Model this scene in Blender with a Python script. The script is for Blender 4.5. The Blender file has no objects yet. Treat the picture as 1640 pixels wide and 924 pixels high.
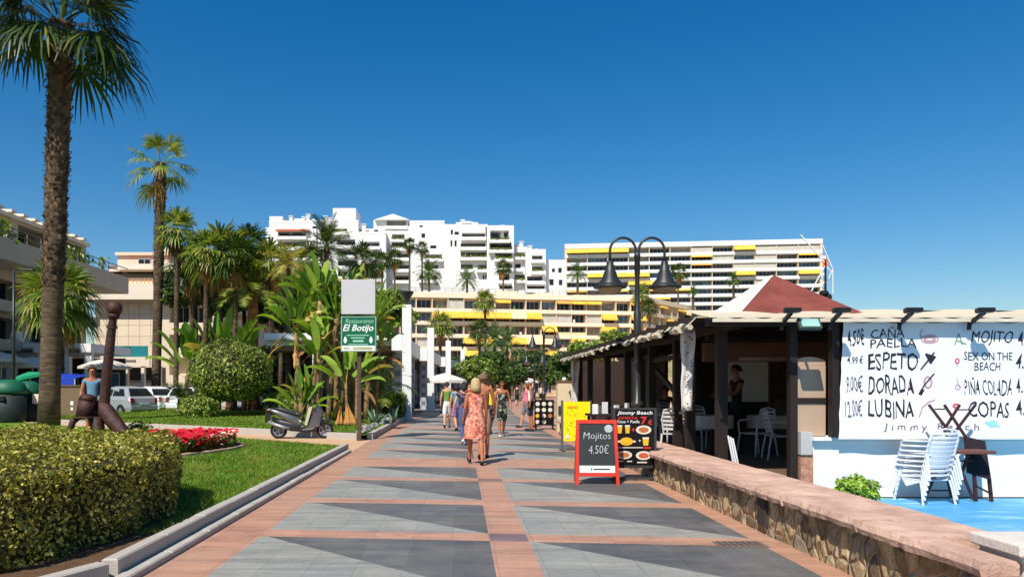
import bpy, math, random
import numpy as np
from mathutils import Vector, Matrix
R = math.radians
SC = bpy.context.scene
COL = SC.collection
F, H = 1200.0, 1.55
def P(px, py, Y):
    return Vector(((px - 738) * Y / F, Y, H + (620 - py) * Y / F))
def XP(px, Y): return (px - 738) * Y / F
def ZP(py, Y): return H + (620 - py) * Y / F
rnd = random.Random(7)

# ---------------------------------------------------------------- tagging
def tag(o, label=None, cat=None, group=None, kind=None):
    if label: o['label'] = label
    if cat: o['category'] = cat
    if group: o['group'] = group
    if kind: o['kind'] = kind
    return o
def thing(name, label, cat, loc=(0, 0, 0), rz=0.0, group=None):
    o = bpy.data.objects.new(name, None)
    COL.objects.link(o)
    o.empty_display_size = 0.2
    o.location = loc
    o.rotation_euler = (0, 0, rz)
    return tag(o, label, cat, group)
def kids(o):
    return [c for c in COL.objects if c.parent == o]
def copy_tree(o, loc=None, rz=None, label=None, scale=None, parent=None):
    c = o.copy()
    COL.objects.link(c)
    if parent: c.parent = parent
    if loc is not None: c.location = loc
    if rz is not None: c.rotation_euler = (0, 0, rz)
    if scale is not None: c.scale = (scale,) * 3 if not hasattr(scale, '__len__') else scale
    if label: c['label'] = label
    for k in kids(o):
        copy_tree(k, parent=c)
    return c

# ---------------------------------------------------------------- mesh collector
class MB:
    def __init__(s, xf=None):
        s.v = []; s.f = []; s.m = []; s.xf = xf; s.mi = 0
    def add(s, vs, fs, mi=None):
        b = len(s.v)
        if s.xf is not None: vs = [s.xf @ Vector(v) for v in vs]
        s.v += [tuple(v) for v in vs]
        s.f += [tuple(i + b for i in f) for f in fs]
        s.m += [s.mi if mi is None else mi] * len(fs)
        return s
    def quad(s, a, b, c, d, mi=None): return s.add([a, b, c, d], [(0, 1, 2, 3)], mi)
    def poly(s, pts, mi=None): return s.add(pts, [tuple(range(len(pts)))], mi)
    def box(s, x0, x1, y0, y1, z0, z1, mi=None):
        return s.add([(x0, y0, z0), (x1, y0, z0), (x1, y1, z0), (x0, y1, z0), (x0, y0, z1), (x1, y0, z1), (x1, y1, z1), (x0, y1, z1)],
                     [(0, 3, 2, 1), (4, 5, 6, 7), (0, 1, 5, 4), (1, 2, 6, 5), (2, 3, 7, 6), (3, 0, 4, 7)], mi)
    def prism(s, pts, z0, z1, mi=None, top=True, bot=True):
        n = len(pts)
        z0f = z0 if callable(z0) else (lambda x, y: z0)
        z1f = z1 if callable(z1) else (lambda x, y: z1)
        vs = [(x, y, z0f(x, y)) for x, y in pts] + [(x, y, z1f(x, y)) for x, y in pts]
        fs = [(i, (i + 1) % n, n + (i + 1) % n, n + i) for i in range(n)]
        if top: fs.append(tuple(range(n, 2 * n)))
        if bot: fs.append(tuple(reversed(range(n))))
        return s.add(vs, fs, mi)
    def bar(s, a, b, w, h=None, mi=None, up=(0, 0, 1)):
        h = h or w
        a = Vector(a); b = Vector(b); d = (b - a).normalized(); up = Vector(up)
        if abs(d.dot(up)) > .99: up = Vector((0, 1, 0)) if abs(d.y) < .9 else Vector((1, 0, 0))
        x = d.cross(up).normalized() * w / 2; y = x.normalized().cross(d) * h / 2
        vs = [a - x - y, a + x - y, a + x + y, a - x + y, b - x - y, b + x - y, b + x + y, b - x + y]
        return s.add(vs, [(0, 1, 2, 3), (7, 6, 5, 4), (0, 4, 5, 1), (1, 5, 6, 2), (2, 6, 7, 3), (3, 7, 4, 0)], mi)
    def tube(s, pts, rad, n=8, mi=None, cap=True, sy=1.0):
        pts = [Vector(p) for p in pts]
        if not hasattr(rad, '__len__'): rad = [rad] * len(pts)
        vs = []; fs = []
        prev = None
        for i, p in enumerate(pts):
            d = (pts[min(i + 1, len(pts) - 1)] - pts[max(i - 1, 0)])
            if d.length < 1e-9: d = Vector((0, 0, 1))
            d.normalize()
            if prev is None:
                u = Vector((1, 0, 0)) if abs(d.x) < .9 else Vector((0, 1, 0))
                u = (u - d * u.dot(d)).normalized()
            else:
                u = prev - d * prev.dot(d)
                u = u.normalized() if u.length > 1e-6 else Vector((1, 0, 0))
            prev = u; w = d.cross(u)
            for k in range(n):
                a = 2 * math.pi * k / n
                vs.append(p + (u * math.cos(a) + w * math.sin(a) * sy) * rad[i])
        for i in range(len(pts) - 1):
            for k in range(n):
                k2 = (k + 1) % n
                fs.append((i * n + k, i * n + k2, (i + 1) * n + k2, (i + 1) * n + k))
        if cap:
            fs.append(tuple(reversed(range(n)))); fs.append(tuple(range((len(pts) - 1) * n, len(pts) * n)))
        return s.add(vs, fs, mi)
    def lathe(s, prof, c=(0, 0, 0), n=16, mi=None, sx=1.0, sy=1.0, fold=0):
        vs = []; fs = []
        for r, z in prof:
            for k in range(n):
                a = 2 * math.pi * k / n
                rr = r * (1 + fold * math.sin(a * 7))
                vs.append((c[0] + rr * math.cos(a) * sx, c[1] + rr * math.sin(a) * sy, c[2] + z))
        for i in range(len(prof) - 1):
            for k in range(n):
                k2 = (k + 1) % n
                fs.append((i * n + k, i * n + k2, (i + 1) * n + k2, (i + 1) * n + k))
        if prof[0][0] > 1e-4: fs.append(tuple(reversed(range(n))))
        if prof[-1][0] > 1e-4: fs.append(tuple(range((len(prof) - 1) * n, len(prof) * n)))
        return s.add(vs, fs, mi)
    def ball(s, c, r, n=12, mi=None, sx=1, sy=1, sz=1):
        m = max(5, n // 2)
        return s.lathe([(max(1e-5, r * math.sin(math.pi * i / m)), -r * sz * math.cos(math.pi * i / m)) for i in range(m + 1)], c, n, mi, sx, sy)
    def build(s, name, mats, parent=None, smooth=False, loc=None, bevel=0):
        me = bpy.data.meshes.new(name)
        me.from_pydata(s.v, [], s.f)
        if not isinstance(mats, (list, tuple)): mats = [mats]
        for m in mats: me.materials.append(m)
        if len(mats) > 1: me.polygons.foreach_set('material_index', s.m)
        if smooth: me.polygons.foreach_set('use_smooth', [True] * len(me.polygons))
        me.update()
        o = bpy.data.objects.new(name, me)
        COL.objects.link(o)
        if parent: o.parent = parent
        if loc: o.location = loc
        if bevel:
            b = o.modifiers.new('bevel', 'BEVEL'); b.width = bevel; b.segments = 2; b.limit_method = 'ANGLE'
        return o

def np_mesh(name, verts, faces, mats, parent=None, mi=None, smooth=False):
    """verts (N,3) array, faces (M,k) array"""
    me = bpy.data.meshes.new(name)
    verts = np.asarray(verts, dtype=np.float32); faces = np.asarray(faces, dtype=np.int32)
    k = faces.shape[1]
    me.vertices.add(len(verts)); me.vertices.foreach_set('co', verts.ravel())
    me.loops.add(faces.size); me.loops.foreach_set('vertex_index', faces.ravel())
    me.polygons.add(len(faces))
    me.polygons.foreach_set('loop_start', np.arange(0, faces.size, k, dtype=np.int32))
    me.polygons.foreach_set('loop_total', np.full(len(faces), k, dtype=np.int32))
    if not isinstance(mats, (list, tuple)): mats = [mats]
    for m in mats: me.materials.append(m)
    if mi is not None: me.polygons.foreach_set('material_index', np.asarray(mi, dtype=np.int32))
    me.update(calc_edges=True)
    if smooth: me.polygons.foreach_set('use_smooth', [True] * len(me.polygons))
    o = bpy.data.objects.new(name, me); COL.objects.link(o)
    if parent: o.parent = parent
    return o

# ---------------------------------------------------------------- materials
def lin(c):
    return tuple(((x / 12.92) if x <= .04045 else ((x + .055) / 1.055) ** 2.4) for x in c)
def S(r, g, b):          # sRGB 0..255 -> linear
    return lin((r / 255, g / 255, b / 255))
class NT:
    def __init__(s, m):
        s.m = m; m.use_nodes = True; s.t = m.node_tree
        s.b = s.t.nodes['Principled BSDF'] if 'Principled BSDF' in s.t.nodes else None
    def n(s, typ, **kw):
        x = s.t.nodes.new(typ)
        for k, v in kw.items():
            if k in x.inputs: x.inputs[k].default_value = v
            else: setattr(x, k, v)
        return x
    def l(s, a, b): s.t.links.new(a, b)
    def math(s, op, a, b=None, c=None):
        x = s.t.nodes.new('ShaderNodeMath'); x.operation = op
        for i, q in enumerate((a, b, c)):
            if q is None: continue
            if isinstance(q, (int, float)): x.inputs[i].default_value = q
            else: s.l(q, x.inputs[i])
        return x.outputs[0]
    def mix(s, fac, a, b, typ='MIX'):
        x = s.t.nodes.new('ShaderNodeMix'); x.data_type = 'RGBA'; x.blend_type = typ
        for sock, q in ((x.inputs[0], fac), (x.inputs[6], a), (x.inputs[7], b)):
            if isinstance(q, (int, float)): sock.default_value = q
            elif isinstance(q, (tuple, list)): sock.default_value = (*q[:3], 1)
            else: s.l(q, sock)
        return x.outputs[2]
    def ramp(s, fac, stops, interp='LINEAR'):
        x = s.t.nodes.new('ShaderNodeValToRGB'); cr = x.color_ramp; cr.interpolation = interp
        while len(cr.elements) < len(stops): cr.elements.new(.5)
        for e, (p, c) in zip(cr.elements, stops):
            e.position = p; e.color = (*c[:3], 1) if hasattr(c, '__len__') else (c, c, c, 1)
        s.l(fac, x.inputs[0]); return x.outputs[0]
MC = {}
def M(name, col, rough=.6, var=.12, scale=3.0, bump=0.0, bscale=None, metal=0, spec=.3, col2=None, transl=0, island=0, stretch=None):
    """plain procedural material: base colour with noise variation, optional dirt colour, bump"""
    if name in MC: return MC[name]
    m = bpy.data.materials.new(name); t = NT(m); b = t.b
    co = t.n('ShaderNodeTexCoord').outputs['Object']
    if stretch:
        mp = t.n('ShaderNodeMapping'); mp.inputs['Scale'].default_value = stretch; t.l(co, mp.inputs[0]); co = mp.outputs[0]
    nz = t.n('ShaderNodeTexNoise', Scale=scale, Detail=5.0, Roughness=.6); t.l(co, nz.inputs['Vector'])
    c = t.ramp(nz.outputs['Fac'], [(.3, tuple(x * (1 - var) for x in col)), (.7, tuple(min(1, x * (1 + var)) for x in (col2 or col)))])
    if island:
        g = t.n('ShaderNodeNewGeometry')
        f = t.ramp(g.outputs['Random Per Island'], [(0, 1 - island), (1, 1 + island)])
        c = t.mix(1.0, c, f, 'MULTIPLY')
    t.l(c, b.inputs['Base Color'])
    b.inputs['Roughness'].default_value = rough; b.inputs['Metallic'].default_value = metal
    b.inputs['Specular IOR Level'].default_value = spec
    if bump:
        n2 = t.n('ShaderNodeTexNoise', Scale=bscale or scale * 6, Detail=4.0); t.l(co, n2.inputs['Vector'])
        bp = t.n('ShaderNodeBump', Strength=min(1, bump), Distance=.02); t.l(n2.outputs['Fac'], bp.inputs['Height']); t.l(bp.outputs[0], b.inputs['Normal'])
    if transl:
        tr = t.n('ShaderNodeBsdfTranslucent'); t.l(c, tr.inputs['Color'])
        mx = t.n('ShaderNodeMixShader'); mx.inputs[0].default_value = transl
        out = t.t.nodes['Material Output']
        t.l(b.outputs[0], mx.inputs[1]); t.l(tr.outputs[0], mx.inputs[2]); t.l(mx.outputs[0], out.inputs['Surface'])
    MC[name] = m
    return m
def LEAF(name, dark, light, rough=.45, transl=.25, yellow=None, ycut=.93, spec=.35, patch=None):
    if name in MC: return MC[name]
    m = bpy.data.materials.new(name); t = NT(m); b = t.b
    g = t.n('ShaderNodeNewGeometry')
    st = [(0, dark), (.75, light)]
    if yellow: st = [(0, dark), (ycut - .08, light), (ycut, yellow)]
    c = t.ramp(g.outputs['Random Per Island'], st)
    co = t.n('ShaderNodeTexCoord').outputs['Object']
    nz = t.n('ShaderNodeTexNoise', Scale=1.3, Detail=3.0); t.l(co, nz.inputs['Vector'])
    c = t.mix(1.0, c, t.ramp(nz.outputs['Fac'], [(.3, .7), (.7, 1.25)]), 'MULTIPLY')
    if patch:
        n2 = t.n('ShaderNodeTexNoise', Scale=.9, Detail=5.0, Roughness=.65); t.l(co, n2.inputs['Vector'])
        c = t.mix(t.ramp(n2.outputs['Fac'], [(.48, 0.0), (.66, .75)]), c, patch)
    t.l(c, b.inputs['Base Color']); b.inputs['Roughness'].default_value = rough
    b.inputs['Specular IOR Level'].default_value = spec
    tr = t.n('ShaderNodeBsdfTranslucent'); t.l(t.mix(1.0, c, (1.3, 1.35, .7), 'MULTIPLY'), tr.inputs['Color'])
    mx = t.n('ShaderNodeMixShader'); mx.inputs[0].default_value = transl
    t.l(b.outputs[0], mx.inputs[1]); t.l(tr.outputs[0], mx.inputs[2]); t.l(mx.outputs[0], t.t.nodes['Material Output'].inputs['Surface'])
    MC[name] = m
    return m
def GLASS(name='window_glass', col=(.02, .03, .04), rough=.08):
    if name in MC: return MC[name]
    m = bpy.data.materials.new(name); t = NT(m)
    co = t.n('ShaderNodeTexCoord').outputs['Object']
    nz = t.n('ShaderNodeTexNoise', Scale=.35, Detail=2.0); t.l(co, nz.inputs['Vector'])
    c = t.ramp(nz.outputs['Fac'], [(.35, col), (.65, tuple(x * 2.6 for x in col))])
    t.l(c, t.b.inputs['Base Color']); t.b.inputs['Roughness'].default_value = max(rough, .12); t.b.inputs['Specular IOR Level'].default_value = .3
    MC[name] = m
    return m

# ---------------------------------------------------------------- text
def text_fit(s, x0, x1, z0, z1, y, mat, parent, name='lettering', shear=0, bold=0, ext=.003, jitter=0):
    cu = bpy.data.curves.new('t', 'FONT'); cu.body = s; cu.extrude = 0; cu.resolution_u = 2
    cu.shear = shear; cu.offset = bold; cu.align_x = 'LEFT'
    cu.space_line = 1.0
    to = bpy.data.objects.new('t', cu); COL.objects.link(to)
    dg = bpy.context.evaluated_depsgraph_get()
    me = bpy.data.meshes.new_from_object(to.evaluated_get(dg))
    bpy.data.objects.remove(to); bpy.data.curves.remove(cu)
    vs = np.array([v.co[:] for v in me.vertices])
    if len(vs) == 0: return None
    mn = vs.min(0); mx = vs.max(0)
    fs = [tuple(p.vertices) for p in me.polygons]
    bpy.data.meshes.remove(me)
    out = []
    for v in vs:
        u = (v[0] - mn[0]) / (mx[0] - mn[0]); w = (v[1] - mn[1]) / (mx[1] - mn[1])
        zz = z0 + (z1 - z0) * w + jitter * math.sin(u * 23.0) * (z1 - z0)
        out.append((x0 + (x1 - x0) * u, y, zz))
    mb = MB(); mb.add(out, fs)
    return mb.build(name, mat, parent)

# ---------------------------------------------------------------- leaf clouds
def leaf_cloud(rng, pts, size, aspect=.55, up=.3, sv=.35, nrm=None):
    """diamond leaves at pts; returns verts, faces"""
    n = len(pts)
    d = rng.normal(size=(n, 3)); d /= np.linalg.norm(d, axis=1)[:, None]
    nn = rng.normal(size=(n, 3)); nn[:, 2] += up * 2
    if nrm is not None: nn += nrm * 1.6
    nn /= np.linalg.norm(nn, axis=1)[:, None]
    u = d - nn * (d * nn).sum(1)[:, None]; u /= np.linalg.norm(u, axis=1)[:, None] + 1e-9
    v = np.cross(nn, u)
    s = size * (1 + sv * rng.normal(size=n)).clip(.4, 1.9)
    L = (u * s[:, None] * .5); W = (v * s[:, None] * .5 * aspect)
    vs = np.stack([pts - L, pts + W, pts + L, pts - W], 1).reshape(-1, 3)
    fs = np.arange(4 * n).reshape(n, 4)
    return vs, fs
# ================================================================ camera, light, sky
cam_d = bpy.data.cameras.new('camera'); cam = bpy.data.objects.new('camera', cam_d); COL.objects.link(cam)
cam.location = (0, 0, H); cam.rotation_euler = (R(90), 0, 0)
cam_d.sensor_width = 36; cam_d.lens = F / 1640 * 36
cam_d.shift_x = 82 / 1640; cam_d.shift_y = 158 / 1640
cam_d.clip_start = .05; cam_d.clip_end = 6000
SC.camera = cam
EL, AZ = 50.0, 207.0
sd = Vector((math.sin(R(AZ)) * math.cos(R(EL)), math.cos(R(AZ)) * math.cos(R(EL)), math.sin(R(EL))))
sl = bpy.data.lights.new('sun', 'SUN'); sl.energy = 4.5; sl.angle = R(.53); sl.color = (1.0, .955, .88)
so = bpy.data.objects.new('sun', sl); COL.objects.link(so)
so.rotation_euler = (-sd).to_track_quat('-Z', 'Y').to_euler(); so.location = (-20, -20, 60)
w = bpy.data.worlds.new('World'); SC.world = w; w.use_nodes = True
wt = w.node_tree; bg = wt.nodes['Background']
sky = wt.nodes.new('ShaderNodeTexSky'); sky.sky_type = 'NISHITA'; sky.sun_disc = False
sky.sun_elevation = R(EL); sky.sun_rotation = R(AZ); sky.air_density = 1.1; sky.dust_density = .55; sky.ozone_density = 4.0; sky.altitude = 0
hs = wt.nodes.new('ShaderNodeHueSaturation'); hs.inputs['Saturation'].default_value = 1.42; hs.inputs['Value'].default_value = 1.0
wt.links.new(sky.outputs[0], hs.inputs['Color']); wt.links.new(hs.outputs[0], bg.inputs[0]); bg.inputs[1].default_value = .088
SC.view_settings.view_transform = 'Standard'; SC.view_settings.look = 'None'; SC.view_settings.exposure = 0.35; SC.view_settings.gamma = 1
try:
    SC.cycles.max_bounces = 6; SC.cycles.diffuse_bounces = 3; SC.cycles.glossy_bounces = 2; SC.cycles.transmission_bounces = 3
    SC.cycles.transparent_max_bounces = 4; SC.cycles.caustics_reflective = False; SC.cycles.caustics_refractive = False
    SC.cycles.use_denoising = True
except Exception: pass

# ================================================================ ground
def ground_mat():
    m = bpy.data.materials.new('ground_mix'); t = NT(m)
    g = t.n('ShaderNodeNewGeometry'); nz = t.n('ShaderNodeTexNoise', Scale=.06, Detail=6.0); t.l(g.outputs['Position'], nz.inputs['Vector'])
    c = t.ramp(nz.outputs['Fac'], [(.35, S(128, 120, 106)), (.65, S(158, 146, 126))])
    t.l(c, t.b.inputs['Base Color']); t.b.inputs['Roughness'].default_value = .9
    return m
MB().box(-2500, 2500, -300, 3500, -.5, -.03).build('ground', ground_mat())['kind'] = 'structure'

def bend(Y): return .00118 * max(0, Y - 32) ** 2          # the promenade curves gently right
def tile_mat(name, c1, c2, mortar, tw=.405, th=.405, rough=.75, var=.12, shear=.1, rmin=.45):
    m = bpy.data.materials.new(name); t = NT(m)
    g = t.n('ShaderNodeNewGeometry'); sx = t.n('ShaderNodeSeparateXYZ'); t.l(g.outputs['Position'], sx.inputs[0])
    yy = t.math('MULTIPLY_ADD', sx.outputs[0], shear, sx.outputs[1])
    cx = t.n('ShaderNodeCombineXYZ'); t.l(t.math('ADD', sx.outputs[0], .085 + 40.5), cx.inputs[0]); t.l(t.math('ADD', yy, .04 + 81), cx.inputs[1])
    br = t.n('ShaderNodeTexBrick', offset=0.0, squash=1.0, Scale=1.0); t.l(cx.outputs[0], br.inputs['Vector'])
    br.inputs['Brick Width'].default_value = tw; br.inputs['Row Height'].default_value = th
    br.inputs['Mortar Size'].default_value = .0035; br.inputs['Mortar Smooth'].default_value = .2
    br.inputs['Color1'].default_value = (*c1, 1); br.inputs['Color2'].default_value = (*c2, 1); br.inputs['Mortar'].default_value = (*mortar, 1)
    nz = t.n('ShaderNodeTexNoise', Scale=2.2, Detail=8.0, Roughness=.7); t.l(g.outputs['Position'], nz.inputs['Vector'])
    n3 = t.n('ShaderNodeTexNoise', Scale=38.0, Detail=3.0); t.l(g.outputs['Position'], n3.inputs['Vector'])
    mp = t.n('ShaderNodeMapping'); mp.inputs['Scale'].default_value = (.35, 2.6, 1); mp.inputs['Rotation'].default_value = (0, 0, .35); t.l(g.outputs['Position'], mp.inputs[0])
    n4 = t.n('ShaderNodeTexNoise', Scale=2.4, Detail=7.0, Roughness=.65); t.l(mp.outputs[0], n4.inputs['Vector'])
    c = t.mix(1.0, br.outputs['Color'], t.ramp(nz.outputs['Fac'], [(.3, 1 - var), (.7, 1 + var)]), 'MULTIPLY')
    c = t.mix(1.0, c, t.ramp(n4.outputs['Fac'], [(.33, .76), (.68, 1.14)]), 'MULTIPLY')
    c = t.mix(1.0, c, t.ramp(n3.outputs['Fac'], [(.3, .93), (.7, 1.07)]), 'MULTIPLY')
    # spots of chewing gum and drips
    vo = t.n('ShaderNodeTexVoronoi', Scale=3.1); t.l(g.outputs['Position'], vo.inputs['Vector'])
    sp = t.ramp(vo.outputs['Distance'], [(.028, .6), (.05, 1.0)])
    n6 = t.n('ShaderNodeTexNoise', Scale=.55, Detail=4.0, Roughness=.6); t.l(g.outputs['Position'], n6.inputs['Vector'])
    c = t.mix(t.ramp(n6.outputs['Fac'], [(.45, 0.0), (.75, .35)]), c, S(150, 138, 120))
    n7 = t.n('ShaderNodeTexNoise', Scale=1.7, Detail=9.0, Roughness=.8); t.l(g.outputs['Position'], n7.inputs['Vector'])
    c = t.mix(t.ramp(n7.outputs['Fac'], [(.56, 0.0), (.62, .38)]), c, tuple(x * .5 for x in c2))
    c = t.mix(1.0, c, sp, 'MULTIPLY')
    t.l(c, t.b.inputs['Base Color'])
    t.l(t.ramp(n4.outputs['Fac'], [(.3, rmin), (.7, rough)]), t.b.inputs['Roughness'])
    t.b.inputs['Specular IOR Level'].default_value = .45
    bp = t.n('ShaderNodeBump', Strength=.5, Distance=.003)
    t.l(t.math('ADD', t.math('MULTIPLY', br.outputs['Fac'], -1.0), t.math('MULTIPLY', n3.outputs['Fac'], .25)), bp.inputs['Height'])
    t.l(bp.outputs[0], t.b.inputs['Normal'])
    return m
PINK = tile_mat('pink_paving', S(192, 144, 116), S(182, 134, 108), S(160, 118, 96), .405, .405, .6, .08)
LGREY = tile_mat('pale_slate_paving', S(154, 151, 140), S(143, 142, 134), S(126, 124, 116), .405, .81)
DGREY = tile_mat('dark_slate_paving', S(88, 87, 86), S(102, 101, 99), S(112, 110, 106), .405, .81)
PURP = tile_mat('mauve_paving', S(132, 108, 108), S(122, 100, 100), S(92, 80, 80))
mb = MB()
SH = .1
def pt(x, y): return (x + bend(y), y - SH * x, .012)
def pquad(x0, x1, y0, y1, mi):
    mb.poly([pt(x0, y0), pt(x1, y0), pt(x1, y1), pt(x0, y1)], mi)
def panel(x0, x1, y0, y1):
    xi = x0 + .03 * (x1 - x0)
    mb.poly([pt(x0, y0), pt(x1, y0), pt(xi, y1), pt(x0, y1)], 1)
    mb.poly([pt(x1, y0), pt(x1, y1), pt(xi, y1)], 2)
LX, CX0, CX1, RX = -2.07, .29, .68, 2.94
ys = [(-3.5, -3.1)]
y = -1.67
seq = []
y = 7.54 - 2.35 * 5
k = 0
strips = [(7.54 - 2.35 * j, 7.54 - 2.35 * j + .38) for j in range(5, -1, -1)]
strips += [(9.84, 10.24), (12.29, 12.68), (14.4, 16.2)]
yy = 16.2
while yy < 125:
    for j in range(4):
        strips.append((yy + 1.97 + j * 2.35, yy + 2.35 + j * 2.35))
    yy += 5 * 2.35 - .38 + 1.6
    strips.append((yy - 1.6, yy))
for i, (a, b) in enumerate(strips):
    pquad(LX, CX0, a, b, 0); pquad(CX1, RX, a, b, 0)
    pquad(CX0, CX1, a, b, 3 if (b - a < 1 and i % 2 == 1) else 0)
    if i + 1 < len(strips):
        b2 = strips[i + 1][0]
        panel(LX, CX0, b, b2); panel(CX1, RX, b, b2); pquad(CX0, CX1, b, b2, 0)
    e = strips[i + 1][0] if i + 1 < len(strips) else b
    pquad(-2.62 - (.0 if a > 22 else 0), LX, a, e, 0)
    pquad(RX, 3.2 + max(0, min(6, (a - 24) * .12)), a, e, 0)
mb.build('promenade', [PINK, LGREY, DGREY, PURP])['kind'] = 'structure'
# drain cover in the paving
t0 = thing('drain_cover', 'small rusty drain cover set flush in the paving near the stone wall', 'drain cover', (2.77, 7.33, .016))
MB().box(-.27, .2, -.13, .13, -.002, .004).build('rim', M('drain_rim', S(120, 100, 88), .8), t0)
mbx = MB()
for i in range(7): mbx.box(-.24 + i * .06, -.21 + i * .06, -.1, .1, .0045, .010)
mbx.build('grate', M('drain_grate', S(88, 78, 72), .7, .3, 20), t0)

# ---- lawns, kerbs, side path
def lawn_mat():
    m = bpy.data.materials.new('lawn_soil_grass'); t = NT(m)
    g = t.n('ShaderNodeNewGeometry')
    a = t.n('ShaderNodeTexNoise', Scale=1.1, Detail=6.0, Roughness=.65); t.l(g.outputs['Position'], a.inputs['Vector'])
    b = t.n('ShaderNodeTexNoise', Scale=26.0, Detail=4.0, Roughness=.7); t.l(g.outputs['Position'], b.inputs['Vector'])
    c = t.ramp(a.outputs['Fac'], [(.3, S(70, 112, 24)), (.55, S(104, 140, 36)), (.72, S(150, 154, 68))])
    c = t.mix(1.0, c, t.ramp(b.outputs['Fac'], [(.3, .5), (.7, 1.4)]), 'MULTIPLY')
    t.l(c, t.b.inputs['Base Color']); t.b.inputs['Roughness'].default_value = .85; t.b.inputs['Specular IOR Level'].default_value = .15
    bp = t.n('ShaderNodeBump', Strength=.9, Distance=.05); t.l(b.outputs['Fac'], bp.inputs['Height']); t.l(bp.outputs[0], t.b.inputs['Normal'])
    return m
n5_ = None
LAWN = lawn_mat()
SOIL = M('bed_soil', S(92, 68, 46), .95, .3, 6, .8)
KERB = M('kerb_stone', S(186, 176, 162), .75, .12, 5, .35, 60, col2=S(168, 160, 150))
KERBL = M('kerb_low_stone', S(176, 168, 156), .75, .12, 5, .35, 60)
PATH = M('ochre_path', S(198, 160, 122), .85, .1, 2.5, .3, 40)
near_far = [(-3.45, 21.4 - 3.0), (-11.3, 26.6 - 1.6)]
def path_near(x): return 18.4 + (-2.86 - x) * .80            # far limit of the near lawn
def path_far(x): return 21.85 + (-2.86 - x) * .80 * .86
L1 = [(-2.88, 5.9), (-2.86, path_near(-2.86) - .3), (-14, path_near(-14)), (-34, path_near(-34)), (-34, 4.4), (-3.45, 4.4), (-3.12, 5.3)]
MB().prism(L1, -.02, .13).build('lawn', LAWN)['kind'] = 'structure'
def kerb_run(pts, w, z0, z1, gap=.008, L=1.0, mat=KERB, name='kerb'):
    m_ = MB()
    for a, b in zip(pts[:-1], pts[1:]):
        a = Vector((*a, 0)); b = Vector((*b, 0)); d = b - a; n = max(1, round(d.length / L)); u = d.normalized(); s_ = Vector((u.y, -u.x, 0)) * w / 2
        for i in range(n):
            p = a + d * (i / n) + u * gap / 2; q = a + d * ((i + 1) / n) - u * gap / 2
            j = rnd.uniform(-.004, .004)
            ch = .012
            m_.prism([(p - s_).to_tuple()[:2], (p + s_).to_tuple()[:2], (q + s_).to_tuple()[:2], (q - s_).to_tuple()[:2]], z0, z1 + j - ch)
            s2 = s_ * (1 - ch * 2 / w * 1.2)
            P4 = [(p - s_), (p + s_), (q + s_), (q - s_)]; Q4 = [(p - s2) + u * ch, (p + s2) + u * ch, (q + s2) - u * ch, (q - s2) - u * ch]
            zt = z1 + j
            m_.v, m_.f, m_.m = m_.v, m_.f, m_.m
            m_.add([(v.x, v.y, zt - ch) for v in P4] + [(v.x, v.y, zt) for v in Q4], [(0, 1, 5, 4), (1, 2, 6, 5), (2, 3, 7, 6), (3, 0, 4, 7), (4, 5, 6, 7)])
    o = m_.build(name, mat); o['kind'] = 'structure'; return o
kerb_run([(-2.79, 5.95), (-2.79, 18.2)], .13, -.02, .19)
kerb_run([(-2.80, 5.87), (-3.04, 5.3), (-3.4, 4.4)], .13, -.02, .185)
kerb_run([(-2.66, 5.75), (-2.66, 17.8)], .12, -.02, .075, mat=KERBL, name='low_kerb')
# ochre side path
pf = [(-2.62, 17.7), (-2.62, 22.0)]
MB().prism([(-2.63, 17.9), (-2.63, 21.9), (-14, path_far(-14) + .1), (-34, path_far(-34)), (-34, path_near(-34)), (-14, path_near(-14)), (-2.9, path_near(-2.86) - .28)], -.02, .008).build('side_path', PATH)['kind'] = 'structure'
kerb_run([(-3.0, 21.95), (-14, path_far(-14) + .1), (-26, path_far(-26))], .16, -.02, .2, L=1.2, name='path_kerb')
kerb_run([(-2.68, 22.1), (-2.68, 34.6)], .16, -.02, .2, L=1.0, name='promenade_kerb')
def lz(x, y): return .15 + max(0, min(.22, (y - 24) * .012))
L2 = [(-2.78, 22.05), (-2.78, 35), (-3.6, 36.2), (-9, 38), (-20, 41), (-32, 41), (-26, path_far(-26) + .1), (-14, path_far(-14) + .15)]
m2 = MB(); nx = 30
mm = MB()
# triangulated sloping lawn: strips between the near line and the far line
for i in range(nx):
    x0 = -2.78 - 29 * i / nx; x1 = -2.78 - 29 * (i + 1) / nx
    def far(x): return 35 + min(6, (-2.78 - x) * .45)
    def near(x): return path_far(x) + .12
    for k in range(8):
        a0 = near(x0) + (far(x0) - near(x0)) * k / 8; a1 = near(x0) + (far(x0) - near(x0)) * (k + 1) / 8
        b0 = near(x1) + (far(x1) - near(x1)) * k / 8; b1 = near(x1) + (far(x1) - near(x1)) * (k + 1) / 8
        if a1 <= a0 or b1 <= b0: continue
        m2.poly([(x0, a0, lz(x0, a0)), (x0, a1, lz(x0, a1)), (x1, b1, lz(x1, b1)), (x1, b0, lz(x1, b0))])
m2.build('back_lawn', LAWN, smooth=True)['kind'] = 'structure'
# street behind the lawn where the cars stand
ASPH = M('asphalt', S(84, 84, 84), .85, .15, 3, .4, 80)
MB().box(-80, -4, 35.2, 50, -.02, .10).build('street', ASPH)['kind'] = 'structure'
MB().box(-80, -4, 50.0, 75, -.02, .16).build('pavement', M('street_slabs', S(176, 166, 148), .8, .1, 1))['kind'] = 'structure'
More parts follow.
